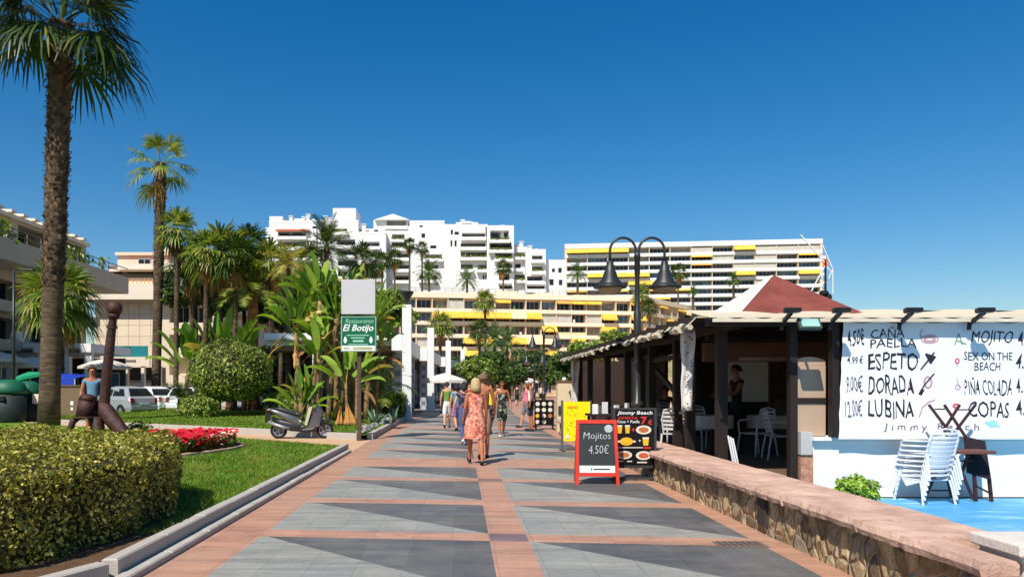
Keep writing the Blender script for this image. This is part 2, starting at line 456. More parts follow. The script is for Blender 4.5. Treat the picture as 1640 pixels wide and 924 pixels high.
# sand beyond the restaurant, blue painted floor, soil strip
SAND = M('beach_sand', S(208, 186, 148), .95, .08, .8, .4, 30)
MB().box(3.9, 400, 30, 1400, -.02, .0).build('beach', SAND)['kind'] = 'structure'
def blue_mat():
    m = bpy.data.materials.new('worn_blue_paint'); t = NT(m)
    g = t.n('ShaderNodeNewGeometry')
    mp = t.n('ShaderNodeMapping'); mp.inputs['Scale'].default_value = (.6, 2.2, 1); t.l(g.outputs['Position'], mp.inputs[0])
    a = t.n('ShaderNodeTexNoise', Scale=1.6, Detail=8.0, Roughness=.7); t.l(mp.outputs[0], a.inputs['Vector'])
    c = t.ramp(a.outputs['Fac'], [(.25, S(58, 140, 196)), (.5, S(78, 160, 210)), (.58, S(112, 178, 206)), (.66, S(176, 200, 204))])
    t.l(c, t.b.inputs['Base Color']); t.b.inputs['Roughness'].default_value = .55
    return m
MB().box(3.84, 30, 3.0, 10.46, -.02, .004).build('blue_painted_floor', blue_mat())['kind'] = 'structure'

# ---- grass blades on the lawns (nobody could count them)
rg = np.random.default_rng(3)
def inpoly(px_, py_, poly):
    ins = np.zeros(len(px_), bool); n = len(poly)
    for i in range(n):
        x1, y1 = poly[i]; x2, y2 = poly[(i + 1) % n]
        c = ((y1 > py_) != (y2 > py_)) & (px_ < (x2 - x1) * (py_ - y1) / (y2 - y1 + 1e-12) + x1)
        ins ^= c
    return ins
HEDGE = [(-13, 5.0), (-3.95, 5.05), (-3.4, 5.7), (-3.12, 6.9), (-3.1, 8.1), (-3.6, 9.6), (-4.8, 10.9), (-7.5, 11.2), (-13, 11.2)]
BED = [(-6.35 + 1.12 * math.cos(a) + .2 * math.sin(2 * a), 16.6 + 2.15 * math.sin(a)) for a in [i * math.pi / 12 for i in range(24)]]
def blades(poly, bbox, n, hmin, hmax, wd, zf, name, near_bias=True):
    u = rg.random(n * 3); x = bbox[0] + (bbox[1] - bbox[0]) * rg.random(n * 3)
    yv = bbox[2] * (bbox[3] / bbox[2]) ** u if near_bias else bbox[2] + (bbox[3] - bbox[2]) * u
    k = inpoly(x, yv, poly) & ~inpoly(x, yv, HEDGE) & ~inpoly(x, yv, BED)
    k &= (x > (0 - 738) * yv / F - .5)
    x = x[k][:n]; yv = yv[k][:n]; n = len(x)
    z = zf(x, yv); h = hmin + (hmax - hmin) * rg.random(n) ** 1.5; a = rg.random(n) * 6.283; sc = (yv / 9).clip(.8, 3) ** .7
    dx = np.cos(a) * wd * sc; dy = np.sin(a) * wd * sc; lx = rg.normal(size=n) * h * .6; ly = rg.normal(size=n) * h * .6
    vs = np.stack([np.stack([x - dx, yv - dy, z - .005], 1), np.stack([x + dx, yv + dy, z - .005], 1), np.stack([x + lx, yv + ly, z + h], 1)], 1).reshape(-1, 3)
    o = np_mesh(name, vs, np.arange(3 * n).reshape(n, 3), GRASS); tag(o, kind='stuff'); return o
GRASS = LEAF('grass_blades', S(62, 100, 20), S(122, 160, 42), .6, .3, yellow=S(178, 172, 96), ycut=.9, spec=.15, patch=S(150, 146, 70))
o = blades(L1, (-12, -2.9, 7.2, 27), 110000, .02, .065, .006, lambda x, y: x * 0 + .13, 'grass'); tag(o, 'short mown grass with dry tufts on the near lawn by the kerb', 'grass')
o = blades(L2, (-18, -2.9, 22, 40), 60000, .03, .09, .011, lambda x, y: .15 + ((y - 24) * .012).clip(0, .22), 'grass'); tag(o, 'short grass on the farther lawn beyond the ochre side path', 'grass')
# ================================================================ vegetation
PALM_D = LEAF('fan_palm_leaf', S(26, 44, 16), S(78, 106, 36), .4, .2, yellow=S(130, 124, 60), ycut=.93)
PALM_L = LEAF('pale_palm_leaf', S(60, 92, 30), S(150, 166, 62), .4, .3, yellow=S(176, 150, 84), ycut=.9)
FEATH = LEAF('feather_palm_leaf', S(44, 74, 34), S(104, 132, 62), .45, .2)
BAN = LEAF('banana_leaf', S(84, 126, 40), S(160, 186, 70), .35, .35, yellow=S(196, 170, 84), ycut=.86)
BAN_OLD = LEAF('dry_banana_leaf', S(140, 96, 50), S(196, 150, 78), .7, .25)
HEDL = LEAF('hedge_leaf', S(66, 78, 24), S(164, 156, 54), .4, .25, yellow=S(216, 200, 104), ycut=.84)
SHRL = LEAF('shrub_leaf', S(52, 80, 22), S(132, 154, 50), .4, .2, yellow=S(160, 168, 80), ycut=.9)
DARKL = LEAF('dark_tree_leaf', S(30, 52, 20), S(80, 104, 38), .45, .2)
COREM = M('core_brown', S(62, 52, 34), .9, .3, 8)  # for the solid dark core added inside shrubs and hedges
def trunk_mat(name, c1, c2, vs=14):
    m = bpy.data.materials.new(name); t = NT(m)
    co = t.n('ShaderNodeTexCoord').outputs['Object']
    mp = t.n('ShaderNodeMapping'); mp.inputs['Scale'].default_value = (2, 2, vs); t.l(co, mp.inputs[0])
    a = t.n('ShaderNodeTexNoise', Scale=1.2, Detail=8.0, Roughness=.7); t.l(mp.outputs[0], a.inputs['Vector'])
    b = t.n('ShaderNodeTexNoise', Scale=1.8, Detail=4.0); t.l(co, b.inputs['Vector'])
    c = t.mix(1.0, t.ramp(a.outputs['Fac'], [(.32, c1), (.66, c2)]), t.ramp(b.outputs['Fac'], [(.35, .75), (.65, 1.2)]), 'MULTIPLY')
    t.l(c, t.b.inputs['Base Color']); t.b.inputs['Roughness'].default_value = .9; t.b.inputs['Specular IOR Level'].default_value = .1
    bp = t.n('ShaderNodeBump', Strength=.9, Distance=.04); t.l(a.outputs['Fac'], bp.inputs['Height']); t.l(bp.outputs[0], t.b.inputs['Normal'])
    return m
TRUNK = trunk_mat('palm_trunk', S(54, 44, 34), S(118, 100, 80))
BOOT = M('leaf_boots', S(70, 54, 40), .9, .3, 10, island=.5, col2=S(100, 78, 56))
BTRUNK = trunk_mat('banana_trunk', S(96, 74, 50), S(168, 136, 96), 5)

def fan_frond(rng, c, az, el, Lp, Lf, n, droop, out, segw=1.0, spread=115):
    """petiole tube + fan leaflets appended to out lists (verts, quads)"""
    d = np.array([math.cos(az) * math.cos(el), math.sin(az) * math.cos(el), math.sin(el)])
    side = np.array([-math.sin(az), math.cos(az), 0.0])
    side = side + rng.normal(size=3) * .15; side -= d * (side @ d); side /= np.linalg.norm(side)
    V, Q = out
    pts = []
    for i in range(4):
        t = i / 3; p = c + d * Lp * t; p[2] -= droop * Lp * .25 * t * t; pts.append(p)
    b = len(V); w = .03 * segw
    for i, p in enumerate(pts):
        V.append(p - side * w); V.append(p + side * w)
    for i in range(3): Q.append((b + 2 * i, b + 2 * i + 1, b + 2 * i + 3, b + 2 * i + 2))
    h = pts[-1]; dd = pts[-1] - pts[-2]; dd /= np.linalg.norm(dd)
    nn = np.cross(side, dd)
    if nn[2] < 0: nn = -nn
    for k in range(n):
        t = R(spread) * (2 * (k + .5) / n - 1) + rng.normal() * .03
        v = dd * math.cos(t) + side * math.sin(t) - nn * .12 * abs(math.sin(t))
        L = Lf * (1 - .25 * (abs(t) / R(spread)) ** 2) * rng.uniform(.85, 1.1)
        wv = np.cross(v, nn); wv /= np.linalg.norm(wv) + 1e-9
        hw = L * .45 * R(spread) / n * 1.05
        fold = nn * .02 * (1 if k % 2 else -1)
        dr = droop * rng.uniform(.5, 1.3)
        p0 = h; p1 = h + v * L * .45 + fold; p2 = h + v * L * .75; p2 = p2 - np.array([0, 0, dr * L * .12]); p3 = h + v * L * .93; p3 = p3 - np.array([0, 0, dr * L * .38])
        b = len(V)
        V += [p0 - wv * .01, p0 + wv * .01, p1 - wv * hw, p1 + wv * hw, p2 - wv * hw * .7, p2 + wv * hw * .7, p3 - wv * hw * .12, p3 + wv * hw * .12]
        Q += [(b, b + 1, b + 3, b + 2), (b + 2, b + 3, b + 5, b + 4), (b + 4, b + 5, b + 7, b + 6)]
def tmesh(mb, h, r0, r1, lean=(0, 0), n=12, segs=14, flare=1.35, curve=0):
    pts = []; rr = []
    for i in range(segs + 1):
        t = i / segs
        pts.append((lean[0] * t + curve * math.sin(t * math.pi) * .5, lean[1] * t, h * t))
        rr.append((r0 + (r1 - r0) * t) * (1 + (flare - 1) * math.exp(-t * 14)))
    mb.tube(pts, rr, n)
    return pts, rr
def fan_palm(label, loc, h, r0, r1, crown, nf=30, lean=(0, 0), seed=1, boots=0.5, nl=22, mat=None, skirt=6, group='palm trees along the promenade', Lp=.42, segs=14, mine=-25, name='fan_palm', droopk=.6):
    rng = np.random.default_rng(seed)
    t = thing(name, label, 'palm tree', loc, 0, group)
    mb = MB(); pts, rr = tmesh(mb, h, r0, r1, lean, 12 if r0 > .2 else 8, segs, flare=1.18); mb.build('trunk', TRUNK, t, smooth=True)
    if boots:
        V = []; Q = []
        nb = int((h * boots) / .17)
        for i in range(nb):
            z = h * (1 - boots) + h * boots * i / nb
            k = 9
            tt = z / h; cx = lean[0] * tt; cy = lean[1] * tt; r = np.interp(z, [p[2] for p in pts], rr)
            for j in range(k):
                a = 2 * math.pi * (j + .5 * (i % 2)) / k + rng.normal() * .08
                if rng.random() < .12: continue
                u = np.array([math.cos(a), math.sin(a), 0]); s_ = np.array([-math.sin(a), math.cos(a), 0]); w_ = r * .30
                o = np.array([cx, cy, z]); L = rng.uniform(.10, .24) * (r / .4 + .2); out_ = rng.uniform(.05, .14) * (r / .4)
                b = len(V)
                V += [o + u * r * .93 - s_ * w_, o + u * r * .93 + s_ * w_, o + u * (r + out_) + s_ * w_ * .45 + np.array([0, 0, L]), o + u * (r + out_) - s_ * w_ * .45 + np.array([0, 0, L]),
                      o + u * (r * .9) - s_ * w_ * .4 + np.array([0, 0, L * .9]), o + u * (r * .9) + s_ * w_ * .4 + np.array([0, 0, L * .9])]
                Q += [(b, b + 1, b + 2, b + 3), (b + 3, b + 2, b + 5, b + 4)]
        if V: np_mesh('leaf_bases', V, Q, BOOT, t)
    V = []; Q = []
    c0 = np.array([lean[0], lean[1], h - .1])
    for i in range(nf):
        az = i * 2.39996 + rng.normal() * .15; u = i / nf
        el = R(78) + (R(mine) - R(78)) * u ** .85 + rng.normal() * .1
        c = c0 + np.array([math.cos(az) * r1 * .7, math.sin(az) * r1 * .7, .3 * (1 - u) * crown * .3])
        fan_frond(rng, c, az, el, crown * Lp * rng.uniform(.85, 1.15), crown * (1 - Lp) * 1.12 * rng.uniform(.88, 1.1), nl, (.5 + u * 1.6) * droopk, (V, Q), crown / 2.2)
    np_mesh('fronds', V, Q, mat or PALM_D, t)
    if skirt:
        V = []; Q = []
        for i in range(skirt):
            az = rng.random() * 6.28
            fan_frond(rng, c0 - np.array([0, 0, .2]), az, R(-55) + rng.normal() * .15, crown * .3, crown * .45, nl, 2.2, (V, Q), crown / 2.2, 70)
        np_mesh('dead_fronds', V, Q, BAN_OLD, t)
    return t
def feather_frond(rng, c, az, el, L, n, V, Q, ll=.28, grav=1.0, w=.025, segs=7):
    d = np.array([math.cos(az) * math.cos(el), math.sin(az) * math.cos(el), math.sin(el)]); p = c.copy(); ps = [p.copy()]; ds = [d.copy()]
    for i in range(segs):
        p = p + d * L / segs; ps.append(p.copy()); d = d + np.array([0, 0, -grav * .26 * (.3 + i / segs)]); d /= np.linalg.norm(d); ds.append(d.copy())
    side0 = np.array([-math.sin(az), math.cos(az), 0.0])
    for i in range(segs):
        b = len(V); ww = w * (1 - i / segs * .7)
        V += [ps[i] - side0 * ww, ps[i] + side0 * ww, ps[i + 1] + side0 * ww * .8, ps[i + 1] - side0 * ww * .8]; Q.append((b, b + 1, b + 2, b + 3))
    for k in range(n):
        t = .12 + .87 * (k + .5) / n; x = t * segs; i = min(segs - 1, int(x)); f = x - i
        p = ps[i] * (1 - f) + ps[i + 1] * f; dd = ds[i]
        for sgn in (-1, 1):
            up = np.cross(side0, dd); up = up if up[2] > 0 else -up
            v = side0 * sgn * .85 + dd * .6 + up * rng.uniform(.05, .4); v /= np.linalg.norm(v)
            l_ = L * ll * math.sin(math.pi * min(1, .15 + t * .8)) ** .6 * rng.uniform(.85, 1.1)
            e = p + v * l_ - np.array([0, 0, l_ * .25 * grav]); q = dd * (L / n * .38)
            b = len(V); V += [p - q, p + q, e + q * .15, e - q * .15]; Q.append((b, b + 1, b + 2, b + 3))
def feather_palm(label, loc, h, r0, crown, nf=34, seed=1, nl=18, mat=None, group='palm trees along the promenade', lean=(0, 0), name='feather_palm', cat='palm tree', mine=-30, grav=1.0, ll=.28, maxe=80, trunkm=None):
    rng = np.random.default_rng(seed); t = thing(name, label, cat, loc, 0, group)
    mb = MB(); tmesh(mb, h, r0, r0 * .8, lean, 9, 8); mb.build('trunk', trunkm or TRUNK, t, smooth=True)
    V = []; Q = []; c0 = np.array([lean[0], lean[1], h - .05])
    for i in range(nf):
        u = i / nf; az = i * 2.39996 + rng.normal() * .1
        feather_frond(rng, c0, az, R(maxe) + (R(mine) - R(maxe)) * u ** .9 + rng.normal() * .08, crown * rng.uniform(.85, 1.1), nl, V, Q, ll, grav, crown * .012)
    np_mesh('fronds', V, Q, mat or FEATH, t)
    return t
def paddle(rng, V, Q, c, az, el, Lp, Lb, wb, grav=.6, twist=0.0):
    d = np.array([math.cos(az) * math.cos(el), math.sin(az) * math.cos(el), math.sin(el)]); p = c.copy()
    side = np.array([-math.sin(az), math.cos(az), 0.0]); w = .035
    for i in range(3):
        q = p + d * Lp / 3; b = len(V); V += [p - side * w, p + side * w, q + side * w * .7, q - side * w * .7]; Q.append((b, b + 1, b + 2, b + 3)); w *= .75
        d = d + np.array([0, 0, -grav * .05]); d /= np.linalg.norm(d); p = q
    n = 9; ring = None
    up = np.cross(side, d); up = up if up[2] > 0 else -up
    tw = twist
    for i in range(n + 1):
        t = i / n; ww = wb * .5 * (math.sin(math.pi * min(1, .09 + t * .91)) ** .55) * rng.uniform(.86, 1.05)
        if i == n: ww = .01
        s_ = side * math.cos(tw) + up * math.sin(tw)
        up = np.cross(s_, d); up = up if up[2] > 0 else -up
        b = len(V); V += [p - s_ * ww + up * ww * .35, p.copy(), p + s_ * ww * rng.uniform(.9, 1.05) + up * ww * .35]
        if ring is not None:
            Q.append((ring, ring + 1, b + 1, b)); Q.append((ring + 1, ring + 2, b + 2, b + 1))
        ring = b
        p = p + d * Lb / n; d = d + np.array([0, 0, -grav * .13 * (.3 + t)]); d /= np.linalg.norm(d)
def banana(label, loc, stems, seed=1, leaf=1.7, nl=9, group='giant banana-like plants on the lawn', name='banana_plant', width=.42, dry=3):
    """stems: (dx, dy, height, radius, azimuth of the fan)"""
    rng = np.random.default_rng(seed); t = thing(name, label, 'plant', loc, 0, group)
    V = []; Q = []; VD = []; QD = []
    for (dx, dy, h, r, fa) in stems:
        lx, ly = rng.normal() * .06 * h, rng.normal() * .04 * h
        mb = MB(); pts = [(dx + lx * (i / 6) ** 1.5, dy + ly * (i / 6) ** 1.5, h * i / 6) for i in range(7)]
        mb.tube(pts, [r * (1.25 - .5 * i / 6) for i in range(7)], 8); mb.build('stem', BTRUNK, t, smooth=True)
        c = np.array(pts[-1])
        for i in range(nl):
            s = (i / (nl - 1) * 2 - 1); el = R(88) - abs(s) * R(42) + rng.normal() * .08; az = fa + (0 if s > 0 else math.pi) + rng.normal() * .35
            paddle(rng, V, Q, c - np.array([0, 0, .25 * abs(s)]), az, el, leaf * rng.uniform(.4, .7), leaf * rng.uniform(.8, 1.15), leaf * width, .45 + abs(s) * .9, rng.normal() * .6)
        for i in range(dry):
            paddle(rng, VD, QD, c - np.array([0, 0, .4]), rng.random() * 6.28, R(-15) + rng.normal() * .3, leaf * .4, leaf * .8, leaf * .2, 1.6, rng.normal())
    np_mesh('leaves', V, Q, BAN, t)
    if VD: np_mesh('dry_leaves', VD, QD, BAN_OLD, t)
    return t
def ell_pts(rng, n, rx, ry, rz, lump=.12, inner=.75, zmin=-1):
    d = rng.normal(size=(n * 2, 3)); d /= np.linalg.norm(d, axis=1)[:, None]; d = d[d[:, 2] > zmin][:n]
    lm = 1 + lump * (np.sin(d[:, 0] * 7 + 1) * np.sin(d[:, 1] * 6 + 2) + .6 * np.sin(d[:, 2] * 9 + d[:, 0] * 5))
    r = (inner + (1 - inner) * rng.random(len(d)) ** .5) * lm
    return d * r[:, None] * np.array([rx, ry, rz]), d
def shrub(label, loc, rx, ry, rz, n=2500, leaf=.12, seed=1, mat=None, name='shrub', group=None, cat='shrub', zc=None, core=.8, trunk=True, cut=-.6, lump=.12):
    rng = np.random.default_rng(seed); t = thing(name, label, cat, loc, 0, group); zc = rz * .8 if zc is None else zc
    pts, d = ell_pts(rng, n, rx, ry, rz, lump, .8, cut); pts[:, 2] += zc
    v, f = leaf_cloud(rng, pts, leaf, .55, .2, nrm=d); np_mesh('foliage', v, f, mat or SHRL, t)
    mb = MB()
    if core:
        k = 14; vs = []; fs = []
        mb.ball((0, 0, zc), 1.0, 14, sx=rx * core, sy=ry * core, sz=rz * core)
    mb.build('dark_core', COREM, t, smooth=True)
    return t
def tree(label, loc, h, rad, seed=1, n=5000, leaf=.35, mat=None, group='trees beyond the promenade', clumps=14, tr=.2, flat=.7):
    rng = np.random.default_rng(seed); t = thing('leafy_tree', label, 'tree', loc, 0, group)
    mb = MB(); th = h - rad * flat * 1.1
    mb.tube([(0, 0, 0), (.1, 0, th * .5), (0, .1, th)], [tr * 1.3, tr, tr * .8], 8)
    allp = []; alln = []
    for i in range(clumps):
        a = rng.random() * 6.28; e = rng.uniform(-.5, 1.2); q = rng.uniform(.35, .85) * rad
        c = np.array([math.cos(a) * math.cos(e) * q, math.sin(a) * math.cos(e) * q, h - rad * flat + math.sin(e) * q * flat])
        mb.tube([(0, 0, th), tuple(c * np.array([.5, .5, 1]) - np.array([0, 0, rad * .3])), tuple(c)], [tr * .6, tr * .35, tr * .15], 5)
        cr = rad * rng.uniform(.3, .5); p, d = ell_pts(rng, n // clumps, cr, cr, cr * .75, .15, .5); allp.append(p + c); alln.append(d)
    mb.build('trunk', TRUNK, t, smooth=True)
    p = np.concatenate(allp); v, f = leaf_cloud(rng, p, leaf, .6, .3, nrm=np.concatenate(alln)); np_mesh('crown', v, f, mat or DARKL, t)
    return t

# ---- clipped hedge in the foreground left
def hedge_poly(label, poly, z0, z1, n, leaf, seed, mat, name='clipped_hedge', loc=(0, 0, 0), nearw=True, cat='hedge', round_=.22, group=None):
    rng = np.random.default_rng(seed); t = thing(name, label, cat, loc, 0, group)
    pa = np.array(poly); N = len(pa)
    seg = np.roll(pa, -1, 0) - pa; sl_ = np.linalg.norm(seg, axis=1); area = 0.5 * abs(np.sum(pa[:, 0] * np.roll(pa[:, 1], -1) - np.roll(pa[:, 0], -1) * pa[:, 1]))
    per = sl_.sum(); hs_ = (z1 - z0); nt = int(n * area / (area + per * hs_)); ns = n - nt
    cen = pa.mean(0)
    X = []; 
    bx = (pa[:, 0].min(), pa[:, 0].max(), pa[:, 1].min(), pa[:, 1].max())
    x = rng.uniform(bx[0], bx[1], nt * 3); y_ = rng.uniform(bx[2], bx[3], nt * 3); k = inpoly(x, y_, poly); x = x[k][:nt]; y_ = y_[k][:nt]
    # distance to the boundary rounds the shoulders
    def bd(x, y_):
        best = np.full(len(x), 1e9)
        for i in range(N):
            a = pa[i]; s_ = seg[i]; tt = (((x - a[0]) * s_[0] + (y_ - a[1]) * s_[1]) / (s_ @ s_)).clip(0, 1)
            best = np.minimum(best, np.hypot(x - a[0] - tt * s_[0], y_ - a[1] - tt * s_[1]))
        return best
    b = bd(x, y_); q = (1 - (b / round_).clip(0, 1)); lump = .035 * np.sin(x * 3.1 + y_ * 1.3) + .03 * np.sin(y_ * 4.7 - x * 2.1) + .02 * np.sin(x * 9 + y_ * 7)
    z = z1 - round_ * (1 - np.sqrt(1 - q ** 2 * .98)) + lump - np.abs(rng.normal(size=len(x))) * .04 + ((np.sin(x * 31 + y_ * 17) * np.sin(y_ * 29 - x * 13)) > .82) * rng.random(len(x)) * .07
    top = np.stack([x, y_, z], 1); tn = np.tile([0, 0, 1.0], (len(x), 1))
    i = rng.choice(N, ns, p=sl_ / per); tt = rng.random(ns); px_ = pa[i] + seg[i] * tt[:, None]
    nrm = np.stack([seg[i][:, 1], -seg[i][:, 0]], 1); nrm /= np.linalg.norm(nrm, axis=1)[:, None]
    if ((px_ + nrm * .1 - cen) ** 2).sum() < ((px_ - cen) ** 2).sum(): nrm = -nrm
    zz = rng.uniform(z0, z1 - round_ * .4, ns); inn = np.abs(rng.normal(size=ns)) * .05 + .05 * np.sin(px_[:, 0] * 4 + zz * 5) * np.sin(px_[:, 1] * 5 + zz * 4) + (.05 * ((.35 - (zz - z0)).clip(0, 1) / .35) ** 2)
    pp = px_ - nrm * inn[:, None]; side = np.stack([pp[:, 0], pp[:, 1], zz], 1); sn = np.concatenate([nrm, np.zeros((ns, 1))], 1)
    pts = np.concatenate([top, side]); nn = np.concatenate([tn, sn])
    v, f = leaf_cloud(rng, pts, leaf, .62, .15, nrm=nn * 1.0); np_mesh('foliage', v, f, mat, t)
    c3 = [(cen[0] + (p[0] - cen[0]) * .955, cen[1] + (p[1] - cen[1]) * .93) for p in poly]
    MB().prism(c3, z0 - .05, z1 - .14).build('dark_core', COREM, t)  # solid core added behind the leaves to keep the inside dark
    return t
hp = HEDGE
hedge_poly('low clipped yellow-green box hedge filling the near left corner beside the kerb', hp, .14, .96, 165000, .038, 5, HEDL)
# bare soil under the hedge
MB().prism([(-13, 4.45), (-3.5, 4.45), (-3.15, 5.3), (-2.92, 5.95), (-2.88, 7.2), (-2.9, 8.6), (-3.3, 9.9), (-4.6, 11.2), (-13, 11.5)], .12, .138).build('hedge_soil', SOIL)['kind'] = 'structure'

# ---- palms
b_ = P(78, 672, 28)
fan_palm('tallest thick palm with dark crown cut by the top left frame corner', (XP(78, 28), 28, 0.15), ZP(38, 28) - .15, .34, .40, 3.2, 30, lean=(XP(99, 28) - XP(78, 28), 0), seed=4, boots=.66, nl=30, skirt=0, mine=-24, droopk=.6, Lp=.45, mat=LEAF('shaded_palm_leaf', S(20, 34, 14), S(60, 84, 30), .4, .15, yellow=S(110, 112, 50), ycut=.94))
fan_palm('tall slender palm with small round crown standing clear against the sky', (XP(249, 48), 48, .1), ZP(262, 48) - .1, .27, .32, 2.3, 15, lean=(XP(258, 48) - XP(249, 48), 0), seed=8, boots=.5, nl=24, mine=-38, mat=PALM_L, droopk=.6, skirt=1, Lp=.5)
fan_palm('short fan palm partly behind the tallest palm trunk in front of grey balconies', (XP(95, 44), 44, .1), ZP(478, 44), .26, .24, 2.7, 30, seed=12, boots=.7, nl=20, mat=PALM_L, mine=-40)
for lab, px, pyc, Y, cr, r, sd_, nm in [
    ('slim palm with yellowish crown just right of the tall slender palm', 284, 372, 44, 1.25, .16, 21, 'f'),
    ('bushy palm standing third from the left in the dense plant cluster', 305, 430, 46, 1.5, .16, 22, 'f'),
    ('broad feathery palm towering behind the round clipped shrub', 350, 410, 42, 1.75, .16, 23, 'f'),
    ('dark-topped palm rising behind the big orange-brown trunk', 395, 400, 43, 1.3, .17, 24, 'f')]:
    fan_palm(lab, (XP(px + rnd.uniform(-8, 8), Y), Y, .2), ZP(pyc, Y), r, r * .9, cr * 1.15, 24, lean=(rnd.uniform(-.3, .3), 0), seed=sd_, boots=.3, nl=16, mat=PALM_L if sd_ % 2 else PALM_D)
for lab, px, pyc, Y, cr, sd_ in [('palm with upright bright fronds between the feathery palm and the slender ones', 328, 405, 40, 1.5, 121), ('palm crown close behind the blank sign panel', 590, 425, 42, 1.3, 122), ('short-crowned palm right of the orange-brown trunk', 432, 425, 41, 1.5, 123), ('dense palm crown left of the orange-brown trunk', 375, 415, 40, 1.5, 124), ('yellowish palm crown between the banana plants and dark feathery palm', 490, 425, 41, 1.3, 125)]:
    fan_palm(lab, (XP(px, Y), Y, .2), ZP(pyc, Y), .15, .14, cr, 22, lean=(rnd.uniform(-.3, .3), 0), seed=sd_, boots=.2, nl=16, mat=PALM_L if sd_ % 2 else PALM_D, mine=-35)
feather_palm('arching palm with a thick orange-brown trunk right of the round shrub', (XP(405, 41), 41, .2), ZP(468, 41), .34, 2.7, 40, seed=31, nl=22, mat=PALM_L, mine=-25, ll=.22, grav=.9, trunkm=trunk_mat('orange_trunk', S(120, 70, 36), S(190, 130, 78), 6))
feather_palm('slim yellowing palm between the brown-trunk palm and the banana plants', (XP(462, 38), 38, .2), ZP(430, 38), .14, 1.4, 22, seed=32, nl=16, mat=LEAF('yellow_palm', S(110, 110, 40), S(190, 170, 80), .5, .3), grav=1.3)
feather_palm('dark feathery palm rising above the banana plants', (XP(523, 40), 40, .2), ZP(398, 40), .16, 1.75, 34, seed=33, nl=18, mat=PALM_D, ll=.3, grav=.7, mine=-30)
fan_palm('slim bare-trunked palm behind the grey apartment wing', (XP(473, 44), 44, .2), ZP(500, 44), .15, .14, 1.2, 14, seed=34, boots=0, nl=14, skirt=2)
# banana-like clusters
banana('tall leafy banana-like clump with many brown stems left of the blank sign', (XP(512, 29), 29, .2), [(-.7, 0, 3.5, .10, .2), (-.1, .3, 4.7, .11, .5), (.35, -.1, 4.0, .10, -.2), (.0, -.5, 2.4, .09, 1.1), (-.4, .6, 3.2, .09, .9), (.7, .5, 4.5, .1, 0), (-1.0, .5, 4.1, .09, .3), (.2, .9, 3.4, .09, 1.2)], 41, 1.12, 10)
banana('tall banana-like clump with broad pale leaves directly behind the blank sign', (XP(566, 30), 30, .2), [(-.7, 0, 4.1, .10, .1), (0, .3, 3.6, .11, .8), (.5, 0, 4.1, .10, -.3), (.2, -.4, 1.7, .08, .3), (-.3, .5, 2.9, .09, 1.4), (-.1, .8, 4.6, .1, .2), (.8, .6, 3.0, .09, .9)], 42, 1.05, 10)
banana('wide low banana plant with broad upright leaves behind the round shrub', (XP(340, 40), 40, .25), [(-1.4, 0, 1.9, .13, .1), (-.2, .3, 2.3, .13, .5), (.9, -.1, 2.3, .12, -.2), (1.6, .2, 1.7, .1, 0)], 43, 2.0, 8, dry=1)
banana('small bright banana plant behind the parked scooter', (XP(484, 25.5), 25.5, .2), [(-.15, 0, .5, .07, .1), (.2, .1, .75, .06, .4)], 44, .95, 7, dry=0)
banana('narrow young banana plant between the sign post and the rust-coloured leaf', (XP(556, 27), 27, .2), [(0, 0, 1.5, .06, .2)], 45, 1.1, 7, dry=1)
# round clipped shrub and its neighbours
ROUNDL = LEAF('round_shrub_leaf', S(58, 84, 24), S(140, 158, 54), .4, .25, yellow=S(190, 196, 90), ycut=.85)
shrub('large round clipped shrub standing on the farther lawn', (XP(370, 33.5), 33.5, .2), 1.82, 1.75, 1.52, 15000, .095, 51, ROUNDL, name='round_shrub', zc=2.05, core=.9, cut=-.9, lump=.05)
shrub('low box-shaped bush at the left foot of the round clipped shrub', (XP(318, 32.2), 32.2, .2), .85, .7, .6, 2600, .10, 52, ROUNDL, name='low_bush', zc=.45)
hedge_poly('dark clipped hedge between the round shrub and the parked scooter', [(XP(425, 34), 33.6), (XP(478, 34), 33.6), (XP(478, 34), 35.4), (XP(425, 34), 35.4)], .2, 1.35, 3500, .11, 53, SHRL)
hedge_poly('dark square-cut hedge left of the first white pillar', [(XP(596, 34), 33.5), (XP(646, 34), 33.5), (XP(646, 34), 35.6), (XP(596, 34), 35.6)], .2, 1.3, 3500, .10, 54, SHRL)
shrub('small bush of young leaves growing beside the anchor', (XP(222, 18.5), 18.5, .13), .38, .35, .33, 700, .07, 55, SHRL, name='low_bush', zc=.25)
feather_palm('spiky dark cycad left of the round clipped shrub', (XP(290, 37), 37, .25), .75, .2, 1.35, 30, 56, 22, mat=PALM_D, name='cycad', cat='plant', group=None, maxe=70, mine=0, ll=.2)
feather_palm('arching palm fronds hanging behind the green restaurant sign', (XP(607, 32), 32, .2), 1.35, .16, 1.9, 26, 57, 22, mat=PALM_L, maxe=70, mine=-10, ll=.24, grav=1.3)
# spiky succulents by the sign
tt = thing('agave', 'spiky blue-green succulent on the lawn right of the sign post', 'plant', (XP(606, 27.5), 27.5, .2))
V = []; Q = []; rr_ = np.random.default_rng(58)
for j in range(4):
    cx = rr_.uniform(-.55, .55); cy = rr_.uniform(-.3, .3)
    for i in range(16):
        a = rr_.random() * 6.28; e = rr_.uniform(.1, 1.2); L = rr_.uniform(.35, .75)
        d = np.array([math.cos(a) * math.cos(e), math.sin(a) * math.cos(e), math.sin(e)]); s_ = np.array([-math.sin(a), math.cos(a), 0]) * .05; c = np.array([cx, cy, .05])
        b = len(V); V += [c - s_, c + s_, c + d * L * .6 + s_ * .9, c + d * L * .6 - s_ * .9, c + d * L]; Q += [(b, b + 1, b + 2, b + 3), (b + 3, b + 2, b + 4, b + 4)]
mbq = MB(); mbq.add(V, [q if len(set(q)) == 4 else q[:3] for q in Q]); mbq.build('leaves', LEAF('agave_leaf', S(80, 104, 84), S(140, 160, 130), .5, .1), tt)
